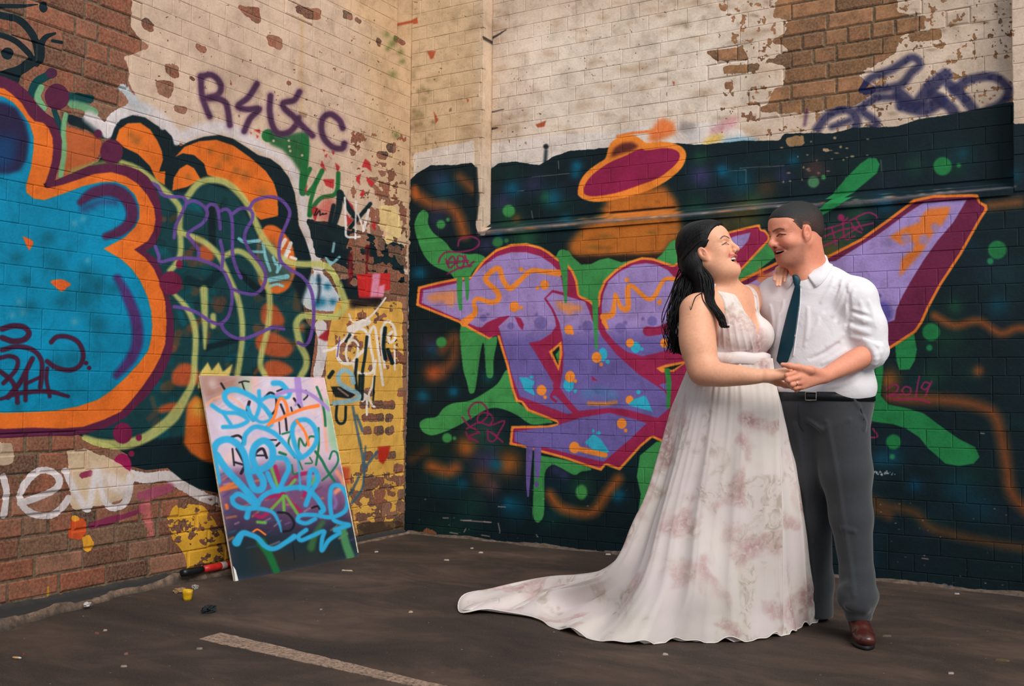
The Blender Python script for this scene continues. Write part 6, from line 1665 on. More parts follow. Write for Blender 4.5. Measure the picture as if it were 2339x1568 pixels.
# ------------------------------------------------------------------ the man
M_SKIN = skin_mat('skin')
def build_man():
    base = np.array([FR(1915, 1440, 4.42)[0], 4.42, 0.0])
    root = empty('person', tuple(to_world(base)), YAW)
    tag(root, 'man in white shirt, dark teal tie and grey trousers holding the laughing woman\'s hand', 'person')
    f = np.array([-0.50, -0.866, 0.0]); l = np.array([0.866, -0.50, 0.0]); z = np.array([0, 0, 1.0])
    RT = np.array([l, f, z])
    HD = Head(FR(1811, 530, 4.36), (-math.cos(math.radians(18)), -math.sin(math.radians(18))), math.radians(-13), 1.08, False)
    neck0 = FR(1846, 632, 4.40)
    # arm joints
    shL, elL, wrL = FR(1956, 676, 4.30), FR(1993, 803, 4.27), FR(1888, 857, 4.12)
    shR, elR, wrR = FR(1774, 676, 4.52), FR(1700, 800, 4.72), FR(1610, 800, 4.66)
    chest, waist, hip = FR(1866, 725, 4.43), FR(1872, 835, 4.43), FR(1878, 925, 4.43)
    # ---- body: head, neck, trunk, arms and hands in one surface
    b = Body()
    HD.build(b)
    b.cone(HD.L(-0.035, 0, -0.045), neck0, 0.060, 0.064, 0.04)
    b.cone(HD.L(-0.070, 0, -0.03), neck0 + np.array([0.035, 0.02, 0.0]), 0.045, 0.058, 0.04)
    b.cone(HD.L(0.02, 0, -0.09), neck0 + np.array([-0.02, -0.02, 0.0]), 0.036, 0.045, 0.04)
    b.ell(chest, (0.17, 0.105, 0.15), RT, 0.05)
    b.cone(neck0 - z * 0.03, shL, 0.055, 0.05, 0.05); b.cone(neck0 - z * 0.03, shR, 0.055, 0.05, 0.05)
    b.chain([shL, elL], [0.052, 0.042], 0.04)
    mid = elL * 0.62 + wrL * 0.38
    b.limb([elL, mid, elL * 0.3 + wrL * 0.7, wrL], [0.043, 0.0465, 0.0385, 0.031], 0.03)
    b.chain([shR, elR, wrR], [0.052, 0.043, 0.03], 0.04)
    # left hand, closed round hers, thumb lying on top
    K = [FR(1822, 850, 4.050), FR(1824, 862, 4.043), FR(1827, 874, 4.048), FR(1832, 884, 4.060)]
    hc = FR(1862, 859, 4.088)
    for i, k in enumerate(K):
        b.cone(wrL + (hc - wrL) * 0.3 + np.array([0, 0, -0.004 * i]), k, 0.0195, 0.0125, 0.014)
    b.cone(hc + np.array([0, 0.018, -0.002]), (K[1] + K[2]) / 2 + np.array([0.004, 0.016, 0]), 0.020, 0.014, 0.014)
    fing = [[K[0], FR(1797, 858, 4.026), FR(1797, 869, 4.050), FR(1808, 872, 4.075)], [K[1], FR(1800, 869, 4.022), FR(1803, 878, 4.052), FR(1813, 878, 4.078)],
            [K[2], FR(1808, 879, 4.030), FR(1811, 886, 4.058), FR(1820, 884, 4.082)], [K[3], FR(1815, 887, 4.044), FR(1819, 892, 4.068), FR(1827, 889, 4.086)]]
    for i, ch in enumerate(fing):
        r = (0.0102, 0.0105, 0.0098, 0.0086)[i]
        b.chain(ch, [r * 1.06, r, r * 0.92, r * 0.82], 0.005)
    b.chain([wrL * 0.6 + hc * 0.4 + np.array([0, -0.004, 0.006]), FR(1850, 846, 4.056), FR(1823, 839, 4.040), FR(1803, 836, 4.036), FR(1787, 833, 4.042)], [0.019, 0.0165, 0.0115, 0.0108, 0.0082], 0.012)
    # right hand resting on her back
    Rk = [wrR + np.array([-0.05, -0.03 - 0.004 * i, 0.03 - 0.02 * i]) for i in range(4)]
    for i, k in enumerate(Rk):
        b.cone(wrR, k, 0.022, 0.013, 0.015); b.chain([k, k + np.array([-0.035, -0.016, -0.004]), k + np.array([-0.06, -0.035, -0.008])], [0.0105, 0.0098, 0.0085], 0.005)
    b.chain([wrR, wrR + np.array([-0.03, -0.02, 0.045]), wrR + np.array([-0.065, -0.03, 0.06])], [0.018, 0.0115, 0.0085], 0.01)
    SK = (222, 148, 120)
    def col(V):
        C = np.tile(lin(SK), (len(V), 1))
        HD.paint(V, C, SK, (176, 92, 80), (66, 44, 38), (112, 78, 66))
        # sun-reddened neck and knuckles
        dn = np.linalg.norm(V - (HD.L(-0.06, 0.03, -0.10)), axis=1)
        m = np.exp(-(dn / 0.05) ** 2)[:, None] * 0.4; C[:] = C * (1 - m) + lin((196, 96, 74)) * m
        for k in K:
            m = np.exp(-(np.linalg.norm(V - k, axis=1) / 0.010) ** 2)[:, None] * 0.4; C[:] = C * (1 - m) + lin((200, 100, 84)) * m
        # nails
        for p in (fing[0][3], FR(1786, 832.5, 4.036)):
            m = np.clip((0.006 - np.linalg.norm(V - p, axis=1)) / 0.003, 0, 1)[:, None] * 0.6; C[:] = C * (1 - m) + lin((226, 170, 156)) * m
        return C
    add_mesh(b, 'body', M_SKIN, root, base, 0.0024, col)
    HD.teeth(root, base)
    # ---- hair: cropped, dark on top, fading to brown at the sides
    h = Body()
    h.ell(HD.L(-0.026, 0, 0.032), (0.1150 * 1.08, 0.0805 * 1.08, 0.0865 * 1.08), HD.R, 0.02)
    h.ell(HD.L(0.025, 0, 0.042), (0.062 * 1.08, 0.064 * 1.08, 0.056 * 1.08), HD.R, 0.03)
    h.cone(HD.L(-0.085, -0.02, -0.02), HD.L(-0.085, 0.02, -0.02), 0.030 * 1.08, None, 0.04)
    def mask(P):
        q = ((P - HD.o.astype(np.float32)) @ HD.R.T.astype(np.float32)) / 1.08
        a, bb, c = q[..., 0], np.abs(q[..., 1]), q[..., 2]
        A = np.interp(c, [-0.06, -0.034, -0.022, 0.000, 0.026, 0.044, 0.056, 0.064, 0.076, 0.12], [-0.052, -0.040, 0.012, 0.024, 0.034, 0.046, 0.060, 0.078, 0.094, 0.10])
        A = A - np.clip(bb - 0.036, 0, 1) * np.where(c > 0.042, 0.35, 0.0)
        cmin = np.interp(a, [-0.12, -0.080, -0.045, -0.030, -0.002, 0.010, 0.03], [-0.052, -0.064, -0.055, 0.010, 0.018, -0.016, -0.030])
        n = 0.0025 * np.sin(a * 900 + c * 500) * np.sin(bb * 700 + c * 300)
        return (np.maximum(a - A, (cmin - c)) * 1.0 + n).astype(np.float32)
    h.func(mask, 'int', 0.006)
    def hcol(V):
        q = HD.local(V)
        t = np.clip((0.075 - q[:, 2]) / 0.06, 0, 1)[:, None] * np.clip((np.abs(q[:, 1]) - 0.02) / 0.04, 0, 1)[:, None]
        t = t * np.clip((q[:, 0] + 0.14) / 0.08, 0.35, 1)[:, None]
        mk = mask(V.astype(np.float32)); edge = (np.clip((mk + 0.016) / 0.014, 0, 1) * np.clip((0.06 - q[:, 2]) / 0.03, 0, 1))[:, None] * 0.75
        C = lin((16, 15, 17)) * (1 - t) + lin((74, 48, 40)) * t
        return C * (1 - edge) + lin((150, 98, 78)) * edge
    t = NT('short_hair'); a = t.new('ShaderNodeVertexColor'); a.layer_name = 'Col'
    n = t.noise(260, 3, 0.6, t.objcoord())
    t.link(t.mix(1.0, a.outputs[0], t.ramp(n, [(0.3, (0.4, 0.4, 0.4, 1)), (0.7, (1.1, 1.08, 1.05, 1))]), 'MULTIPLY'), t.b.inputs['Base Color']); t.b.inputs['Roughness'].default_value = 0.6; t.bump(n, 0.8, 0.004)
    add_mesh(h, 'hair', t.m, root, base, 0.0026, hcol)
    # ---- shirt
    s = Body()
    s.ell(chest, (0.212, 0.142, 0.235), RT, 0.06); s.ell(waist, (0.222, 0.150, 0.245), RT, 0.06)
    s.ell(FR(1876, 885, 4.43), (0.222, 0.152, 0.100), RT, 0.05)
    s.ell(waist + l * 0.12 - z * 0.10, (0.10, 0.12, 0.10), RT, 0.05)
    s.cone(neck0 - z * 0.035 + f * -0.01, shL - z * 0.005, 0.062, 0.060, 0.06); s.cone(neck0 - z * 0.035, shR - z * 0.005, 0.062, 0.060, 0.06)
    s.ball(shL - z * 0.01, 0.074, 0.06); s.ball(shR - z * 0.01, 0.074, 0.06)
    um = shL * 0.45 + elL * 0.55 + np.array([0.006, 0, 0])
    s.chain([shL - z * 0.02, um, elL + np.array([0, 0, 0.022])], [0.074, 0.072, 0.064], 0.05)
    s.chain([shR, elR, wrR * 0.6 + elR * 0.4], [0.074, 0.068, 0.058], 0.05)
    surf = Body(); surf.ops = list(s.ops)
    # rolled cuff: two fat turns of cloth round the forearm just below the elbow
    ax = (wrL - elL) / np.linalg.norm(wrL - elL)
    side = np.cross(ax, [0, 1, 0]); side /= np.linalg.norm(side); oth = np.cross(ax, side)
    cuff = Body()
    for t0, rr, th, tilt in ((0.012, 0.052, 0.0135, 0.0), (0.036, 0.054, 0.0125, 0.15), (0.056, 0.0545, 0.009, 0.25)):
        c0 = elL + ax * t0 + np.array([0.0, 0, 0.004])
        ang = np.linspace(0, 2 * math.pi, 19)
        ring = [c0 + (side * math.cos(q) + oth * math.sin(q)) * rr * (1 + 0.05 * math.sin(3 * q + t0 * 90)) + ax * tilt * 0.03 * math.cos(q) for q in ang]
        cuff.chain(ring, [th * (1 + 0.15 * math.sin(5 * i + t0 * 200)) for i in range(len(ring))], 0.014)
    cuff.chain([elL - ax * 0.012, elL + ax * 0.018], [0.062, 0.060], 0.02)
    for (pa, pb, w) in (((1928, 782), (1950, 770), 0.008), ((1935, 790), (1962, 782), 0.009), ((1972, 775), (2005, 790), 0.007)):
        A_, B_ = cuff.cast(*pa), cuff.cast(*pb)
        if A_ is not None and B_ is not None: cuff.cone(A_, B_, w, w * 0.5, 0.014)
    # folds of the shirt: soft ridges
    folds = [((1925, 640), (1890, 705), 0.0065), ((1940, 650), (1903, 722), 0.006), ((1906, 632), (1876, 690), 0.006), ((1951, 664), (1918, 735), 0.005), ((1932, 700), (1944, 760), 0.010), ((1944, 705), (1980, 715), 0.008), ((1950, 722), (1990, 735), 0.007), ((1936, 745), (1985, 762), 0.009), ((1945, 770), (1992, 778), 0.008),
             ((1930, 745), (1890, 790), 0.007), ((1925, 765), (1865, 812), 0.006), ((1845, 705), (1838, 790), 0.004), ((1870, 730), (1845, 775), 0.005), ((1965, 830), (1900, 868), 0.008), ((1970, 850), (1905, 885), 0.006), ((1930, 800), (1880, 830), 0.006), ((1780, 720), (1768, 790), 0.006), ((1790, 690), (1776, 730), 0.005), ((1760, 700), (1765, 760), 0.007), ((1985, 690), (2000, 745), 0.007), ((1965, 690), (1972, 740), 0.006)]
    def lay_fold(pa, pb, w, mode):
        n_ = 7; tt = np.linspace(0, 1, n_)
        bow = 5 * np.sin(tt * math.pi)
        pts = np.stack([pa[0] + (pb[0] - pa[0]) * tt + bow * 0.6, pa[1] + (pb[1] - pa[1]) * tt + bow * 0.4], 1)
        Q, hit = surf.cast_many(pts)
        if not hit.all(): return
        prof = w * (0.15 + 0.85 * np.sin(np.pi * np.clip(tt * 0.94 + 0.03, 0, 1)))
        sgn = -1 if mode == 'add' else 1
        Q = [q + sgn * surf.grad(q) * (r_ * 0.62) for q, r_ in zip(Q, prof)]
        s.poly(Q, prof, 0.014, mode)
    for (pa, pb, w) in folds: lay_fold(pa, pb, w * 1.15, 'add')
    for (pa, pb, w) in (((1938, 672), (1936, 748), 0.006), ((1916, 655), (1884, 712), 0.005), ((1934, 660), (1910, 730), 0.005), ((1940, 735), (1988, 748), 0.006), ((1950, 712), (1984, 724), 0.005), ((1955, 845), (1890, 880), 0.006), ((1915, 785), (1850, 820), 0.006)):
        lay_fold(pa, pb, w, 'sub')
    def hem(P):      # shirt tail blouses over the belt
        return (1.004 + 0.035 * np.clip((P[..., 0] - 1.22) / -0.12, -0.6, 1.0) + 0.004 * np.sin(P[..., 0] * 60) - P[..., 2]).astype(np.float32)
    s.func(hem, 'int', 0.035)
    M_SHIRT = cloth_mat('shirt_cotton', (226, 220, 224), 0.8, 500, 0.30, 0.03, 0.25, 10)
    add_mesh(s, 'shirt', M_SHIRT, root, base, 0.0036, None, 2)
    add_mesh(cuff, 'rolled_cuff', M_SHIRT, root, base, 0.0028, None, 1)
    both = Body(); both.ops = list(s.ops) + list(b.ops[:0])
    # ---- folded collar
    n0 = FR(1849, 600, 4.395)
    tdir = np.array([-0.62, -0.78, 0.0])          # where the collar opens
    sdir = np.cross([0, 0, 1.0], tdir)
    nv = 61
    rows_c = []
    for rr_, kind in ((0.066, 'in'), (0.069, 'top'), (0.074, 'fold'), (0.082, 'mid'), (0.090, 'leaf')):
        row = []
        for i in range(nv):
            u_ = i / (nv - 1)
            th0 = math.radians(10 + 340 * u_); th1 = math.radians(36 + 288 * u_)
            th = th0 if kind in ('in', 'top', 'fold') else (th0 * 0.45 + th1 * 0.55 if kind == 'mid' else th1)
            front = (1 + math.cos(th0)) / 2
            top = 0.046 - 0.098 * front
            dr = tdir * math.cos(th) + sdir * math.sin(th)
            drop = {'in': -0.030, 'top': -0.004, 'fold': 0.0, 'mid': -0.024 - 0.010 * front ** 3, 'leaf': -0.042 - 0.026 * max(0, math.cos(th0)) ** 3}[kind]
            rad = rr_ + (0.012 * front ** 4 if kind == 'leaf' else 0.0)
            row.append(n0 + dr * rad * np.array([1.0, 0.96, 1.0]) + z * (top + drop))
        rows_c.append(row)
    Gc = np.array(rows_c)
    for k_ in (3, 4): Gc[k_] = push_out(s, Gc[k_], 0.005)
    sheet('collar', Gc - base, M_SHIRT, root, 0.004)
    col_s = Body(); col_s.ops = list(s.ops)
    # ---- tie
    M_TIE = cloth_mat('tie_satin', (8, 52, 66), 0.42, 300, 0.10, 0.10, 0.0, 14)
    ribbon_patch(s, [(1817, 652), (1828, 652), (1826, 690), (1819, 740), (1812, 790), (1800, 826), (1788, 840), (1774, 824), (1785, 770), (1800, 710)], 5, 0.010, 0.008, 'tie', M_TIE, root, base)
    kb = Body(); kp = col_s.cast(1821, 640, 3.5, 5.4, 0.004)
    kb.cone(kp + np.array([-0.013, 0.004, 0.016]), kp + np.array([-0.004, 0.0, -0.024]), 0.0075, 0.0065, 0.012); kb.cone(kp + np.array([0.016, 0.004, 0.016]), kp + np.array([0.006, 0.0, -0.024]), 0.0075, 0.0065, 0.012)
    kb.ell(kp + np.array([0.001, 0.003, -0.002]), (0.013, 0.0095, 0.023), None, 0.012)
    kb.cone(kp + np.array([0.014, 0.006, 0.018]), kp + np.array([0.050, 0.016, 0.024]), 0.008, 0.005, 0.01)
    add_mesh(kb, 'tie_knot', M_TIE, root, base, 0.002, None, 1)
    # placket edge and buttons
    M_BTN = plain_mat('shirt_button', (230, 226, 224), 0.4)
    pl = [s.cast(x, y, 3.5, 5.4, 0.002) for x, y in ((1829, 660), (1827, 700), (1821, 745), (1815, 790), (1812, 815))]
    V, F = tube([p - base for p in catmull(np.array([p for p in pl if p is not None]), False, 5)], 0.0022, 6); mesh_obj('placket_edge', V, F, M_SHIRT, root, True)
    for x, y in ((1822, 703), (1815, 768)):
        p = s.cast(x + 1, y)
        if p is None: continue
        V, F = tube([p - base + np.array([0, 0.002, 0]), p - base - np.array([0, 0.003, 0])], 0.0055, 12); mesh_obj('button', V, F, M_BTN, root, True)
    # ---- trousers
    tr = Body()
    tr.ell(FR(1880, 935, 4.43), (0.205, 0.150, 0.125), RT, 0.05)
    tr.ell(FR(1880, 905, 4.43), (0.210, 0.156, 0.13), RT, 0.04)
    kL, aL, cL = FR(1944, 1180, 4.34), FR(1958, 1316, 4.31), FR(1961, 1404, 4.295)
    kR, aR, cR = FR(1854, 1180, 4.54), FR(1862, 1330, 4.62), FR(1864, 1398, 4.64)
    hL, hR = FR(1920, 975, 4.37), FR(1836, 975, 4.48)
    tr.chain([hL, (hL + kL) / 2, kL, aL, FR(1959, 1362, 4.30), cL], [0.122, 0.106, 0.086, 0.066, 0.074, 0.055], 0.03)
    tr.chain([hR, (hR + kR) / 2, kR, aR, cR], [0.120, 0.104, 0.086, 0.076, 0.076], 0.04)
    tr.ell(hip + f * -0.09 - z * 0.03, (0.16, 0.09, 0.12), RT, 0.06)
    tsurf = Body(); tsurf.ops = list(tr.ops)
    # break of the cloth over the shoe
    tr.cone(FR(1930, 1352, 4.29), FR(1950, 1378, 4.245), 0.022, 0.016, 0.03); tr.cone(FR(1992, 1360, 4.30), FR(1972, 1380, 4.245), 0.022, 0.016, 0.03); tr.cone(FR(1938, 1385, 4.25), FR(1975, 1392, 4.238), 0.014, 0.016, 0.02)
    tr.cone(FR(1926, 1372, 4.30), FR(1940, 1340, 4.26), 0.020, 0.012, 0.03)
    # pressed creases
    def crease(pts, w):
        q = [tsurf.cast(*p) for p in catmull(np.array(pts), False, 3)]; q = [p + np.array([0, 0.001, 0]) for p in q if p is not None]
        if len(q) > 1: tr.poly(q, [w] * len(q), 0.016)
    crease([(1890, 965), (1902, 1030), (1914, 1100), (1925, 1180), (1936, 1250), (1946, 1320), (1950, 1360)], 0.0055)
    crease([(1820, 970), (1832, 1060), (1842, 1160), (1852, 1260), (1858, 1370)], 0.005)
    crease([(1945, 905), (1962, 930)], 0.004); crease([(1968, 950), (1976, 965), (1974, 980)], 0.006)
    crease([(1926, 1207), (1950, 1214)], 0.006); crease([(1846, 960), (1880, 985)], 0.005); crease([(1880, 980), (1940, 960)], 0.005)
    def them(P): return (np.where(P[..., 1] < 4.47, 0.095 + (P[..., 1] - 4.22) * -0.25, 0.020) - P[..., 2]).astype(np.float32)
    tr.func(them, 'int', 0.006)
    def ttop(P): return (P[..., 2] - 1.040).astype(np.float32)
    tr.func(ttop, 'int', 0.004)
    M_TR = cloth_mat('trouser_wool', (56, 57, 61), 0.9, 600, 0.22, 0.22, 0.3, 7)
    add_mesh(tr, 'trousers', M_TR, root, base, 0.0038, None, 2)
    M_SEAM = plain_mat('trouser_seam', (40, 42, 46), 0.9)
    def seam(name, pts, r, mat):
        q = [tr.cast(*p) for p in pts]; q = [p - base for p in q if p is not None]
        if len(q) > 1:
            V, F = tube(catmull(np.array(q), False, 4), r, 6); mesh_obj(name, V, F, mat, root, True)
    seam('fly', [(1823, 905), (1824, 940), (1826, 970), (1836, 985)], 0.0022, M_SEAM); seam('pocket_edge', [(1950, 905), (1966, 935), (1974, 960)], 0.0022, M_SEAM)
    # ---- belt with buckle
    M_BELT = plain_mat('belt_leather', (16, 22, 26), 0.45, 0.2, 60)
    V, F = [], []
    n = 64
    for i in range(n):
        q = 2 * math.pi * i / n; d = l * math.cos(q) * 0.212 + f * math.sin(q) * 0.158
        c0 = FR(1880, 935, 4.43)
        for (e, zz) in ((1.0, 1.000), (1.03, 1.000), (1.03, 1.038), (1.0, 1.038)): V.append(np.array([c0[0], c0[1], 0]) + d * e + z * zz - base)
    for i in range(n):
        for k in range(4):
            a_, b_ = i * 4 + k, i * 4 + (k + 1) % 4; c_, d_ = ((i + 1) % n) * 4 + (k + 1) % 4, ((i + 1) % n) * 4 + k
            F.append((a_, b_, c_, d_))
    belt = mesh_obj('belt', V, F, M_BELT, root, True)
    q0 = np.array([FR(1880, 935, 4.43)[0], 4.43, 0]) + f * 0.166 + z * 1.019 - l * 0.012
    pts = [q0 + l * x + z * y - base for x, y in ((-0.022, -0.017), (0.022, -0.017), (0.022, 0.017), (-0.022, 0.017), (-0.022, -0.017))]
    V, F = tube(pts, 0.003, 8); mesh_obj('buckle', V, F, plain_mat('buckle_steel', (176, 172, 166), 0.3, 0, 30, 0, 0.5, 1.0), belt, True)
    # ---- shoes
    M_SHOE = plain_mat('shoe_leather', (78, 34, 28), 0.28, 0.3, 18, 0.1, 0.6)
    M_SOLE = plain_mat('shoe_sole', (24, 18, 18), 0.6)
    def shoe(heel, toe):
        d = toe - heel; L_ = np.linalg.norm(d); d = d / L_; sd = np.array([-d[1], d[0], 0]); up = np.array([0, 0, 1.0])
        def W(a, b_, c): return heel + d * a + sd * b_ + up * c
        R_ = np.array([d, sd, up])
        sh = Body()
        sh.ell(W(0.045, 0, 0.055), (0.055, 0.036, 0.055), R_, 0.02); sh.ell(W(0.13, 0.002, 0.040), (0.085, 0.043, 0.042), R_, 0.03); sh.ell(W(0.215, 0.004, 0.033), (0.070, 0.044, 0.033), R_, 0.03)
        sh.cone(W(0.05, 0, 0.09), W(0.06, 0, 0.125), 0.040, 0.042, 0.03); sh.cone(W(0.11, 0, 0.075), W(0.17, 0, 0.06), 0.030, 0.026, 0.03)
        sh.ell(W(0.255, 0.004, 0.038), (0.034, 0.036, 0.024), R_, 0.012)
        sh.func(lambda P: (0.012 - P[..., 2]).astype(np.float32), 'int', 0.004)
        o = add_mesh(sh, 'shoe', M_SHOE, root, base, 0.003, None, 1)
        V, F = [], []
        out = []
        for i in range(40):
            q = 2 * math.pi * i / 40; a = 0.145 + 0.145 * math.cos(q); w = np.interp(a, [0, 0.03, 0.09, 0.13, 0.20, 0.26, 0.29], [0.018, 0.034, 0.034, 0.036, 0.047, 0.040, 0.020])
            out.append((a, w * np.sign(math.sin(q)) * abs(math.sin(q)) ** 0.45))
        for (a, w) in out:
            V += [W(a, w, 0.0) - base, W(a * 1.0, w * 1.06, 0.016) - base]
        for i in range(40): F.append((i * 2, ((i + 1) % 40) * 2, ((i + 1) % 40) * 2 + 1, i * 2 + 1))
        F.append(tuple(i * 2 + 1 for i in range(40))); F.append(tuple(i * 2 for i in reversed(range(40))))
        mesh_obj('sole', V, F, M_SOLE, o, True)
        # laces
        for j in range(3):
            a0 = 0.105 + j * 0.026
            pts = [W(a0 + 0.006, y, np.interp(abs(y), [0, 0.026], [0.102 - j * 0.012, 0.082 - j * 0.012])) - base for y in (-0.026, -0.014, 0, 0.014, 0.026)]
            V, F = tube(pts, 0.003, 6); mesh_obj('lace', V, F, plain_mat('lace', (54, 26, 22), 0.7), o, True)
        # cap seam
        pts = [W(0.195 + 0.012 * (abs(y) / 0.044), y, 0.034 + 0.0335 * math.sqrt(max(0.02, 1 - (y / 0.0455) ** 2)) + 0.004) - base for y in np.linspace(-0.043, 0.047, 11)]
        V, F = tube(pts, 0.0018, 6); mesh_obj('toe_cap_seam', V, F, plain_mat('shoe_thread', (44, 20, 18), 0.7), o, True)
    g = lambda px, py: np.array([FR(px, py, 4.3)[0], 0, 0])
    hl = FR(1960, 1430, 4.385); tl_ = FR(1966, 1472, 4.16)
    shoe(np.array([hl[0], 4.40, 0.0]), np.array([tl_[0] + 0.01, 4.13, 0.0]))
    hr = FR(1872, 1405, 4.66)
    shoe(np.array([hr[0] + 0.035, 4.66, 0.0]), np.array([hr[0] - 0.22, 4.60, 0.0]))
    # ---- wedding ring
    rc = (K[2] * 0.45 + fing[2][1] * 0.55); rd = fing[2][1] - K[2]; rd /= np.linalg.norm(rd)
    e1 = np.cross(rd, [0, 0, 1]); e1 /= np.linalg.norm(e1); e2 = np.cross(rd, e1)
    V, F = tube([rc + (e1 * math.cos(q) + e2 * math.sin(q)) * 0.0112 - base for q in np.linspace(0, 2 * math.pi, 25)], 0.0018, 6, False)
    mesh_obj('wedding_ring', V, F, plain_mat('ring_metal', (222, 206, 186), 0.2, 0, 30, 0, 0.5, 1.0), root, True)
    return s
MAN_SHIRT = build_man()
# ------------------------------------------------------------------ the woman
def dress_mat(name, alpha=1.0, seed=0.0):
    t = NT(name); oc = t.objcoord()
    mp = t.new('ShaderNodeMapping'); mp.inputs['Location'].default_value = (seed, seed * 0.7, 0); t.link(oc, mp.inputs[0]); v = mp.outputs[0]
    n1 = t.noise(4.6, 2, 0.5, v, 0.7); n3 = t.noise(34, 5, 0.65, v, 0.8); n4 = t.noise(3.0, 2, 0.5, v)
    sub = t.new('ShaderNodeVectorMath', operation='ADD'); sub.inputs[1].default_value = (3.1, 1.7, 5.2); t.link(v, sub.inputs[0]); v2 = sub.outputs[0]
    n2 = t.noise(5.0, 2, 0.5, v2, 0.7); n5 = t.noise(15.0, 4, 0.6, v2, 1.5)
    c = t.ramp(n4, [(0.35, rgba((240, 230, 222))), (0.65, rgba((240, 226, 226)))])
    petals = t.math('MULTIPLY', t.smooth(n1, 0.52, 0.62), t.math('ADD', 0.35, t.math('MULTIPLY', t.smooth(n3, 0.3, 0.65), 0.65)))
    c = t.mix(t.math('MULTIPLY', petals, 0.62), c, rgba((206, 158, 156)))
    core = t.math('MULTIPLY', t.smooth(n1, 0.61, 0.70), t.smooth(n3, 0.35, 0.6))
    c = t.mix(t.math('MULTIPLY', core, 0.55), c, rgba((176, 120, 124)))
    leaf = t.math('MULTIPLY', t.smooth(n2, 0.50, 0.62), t.smooth(n5, 0.46, 0.66))
    c = t.mix(t.math('MULTIPLY', leaf, 0.55), c, rgba((158, 138, 112)))
    wash = t.math('MULTIPLY', t.smooth(n2, 0.42, 0.70), 0.16)
    c = t.mix(wash, c, rgba((214, 194, 164)))
    t.link(c, t.b.inputs['Base Color']); t.b.inputs['Roughness'].default_value = 0.7; t.b.inputs['Sheen Weight'].default_value = 0.3
    t.b.inputs['Specular IOR Level'].default_value = 0.25
    wv = t.noise(500, 2, 0.5, oc); fo = t.noise(12, 3, 0.5, oc, 0.3)
    t.bump(t.math('ADD', t.math('MULTIPLY', wv, 0.05), fo), 0.18, 0.015)
    tl = t.new('ShaderNodeBsdfTranslucent'); t.link(c, tl.inputs[0])
    tp = t.new('ShaderNodeBsdfTransparent')
    mx = t.new('ShaderNodeMixShader'); mx.inputs[0].default_value = 0.18; t.link(t.b.outputs[0], mx.inputs[1]); t.link(tl.outputs[0], mx.inputs[2])
    m2 = t.new('ShaderNodeMixShader'); m2.inputs[0].default_value = 1 - alpha; t.link(mx.outputs[0], m2.inputs[1]); t.link(tp.outputs[0], m2.inputs[2])
    t.link(m2.outputs[0], t.n['Material Output'].inputs[0])
    return t.m
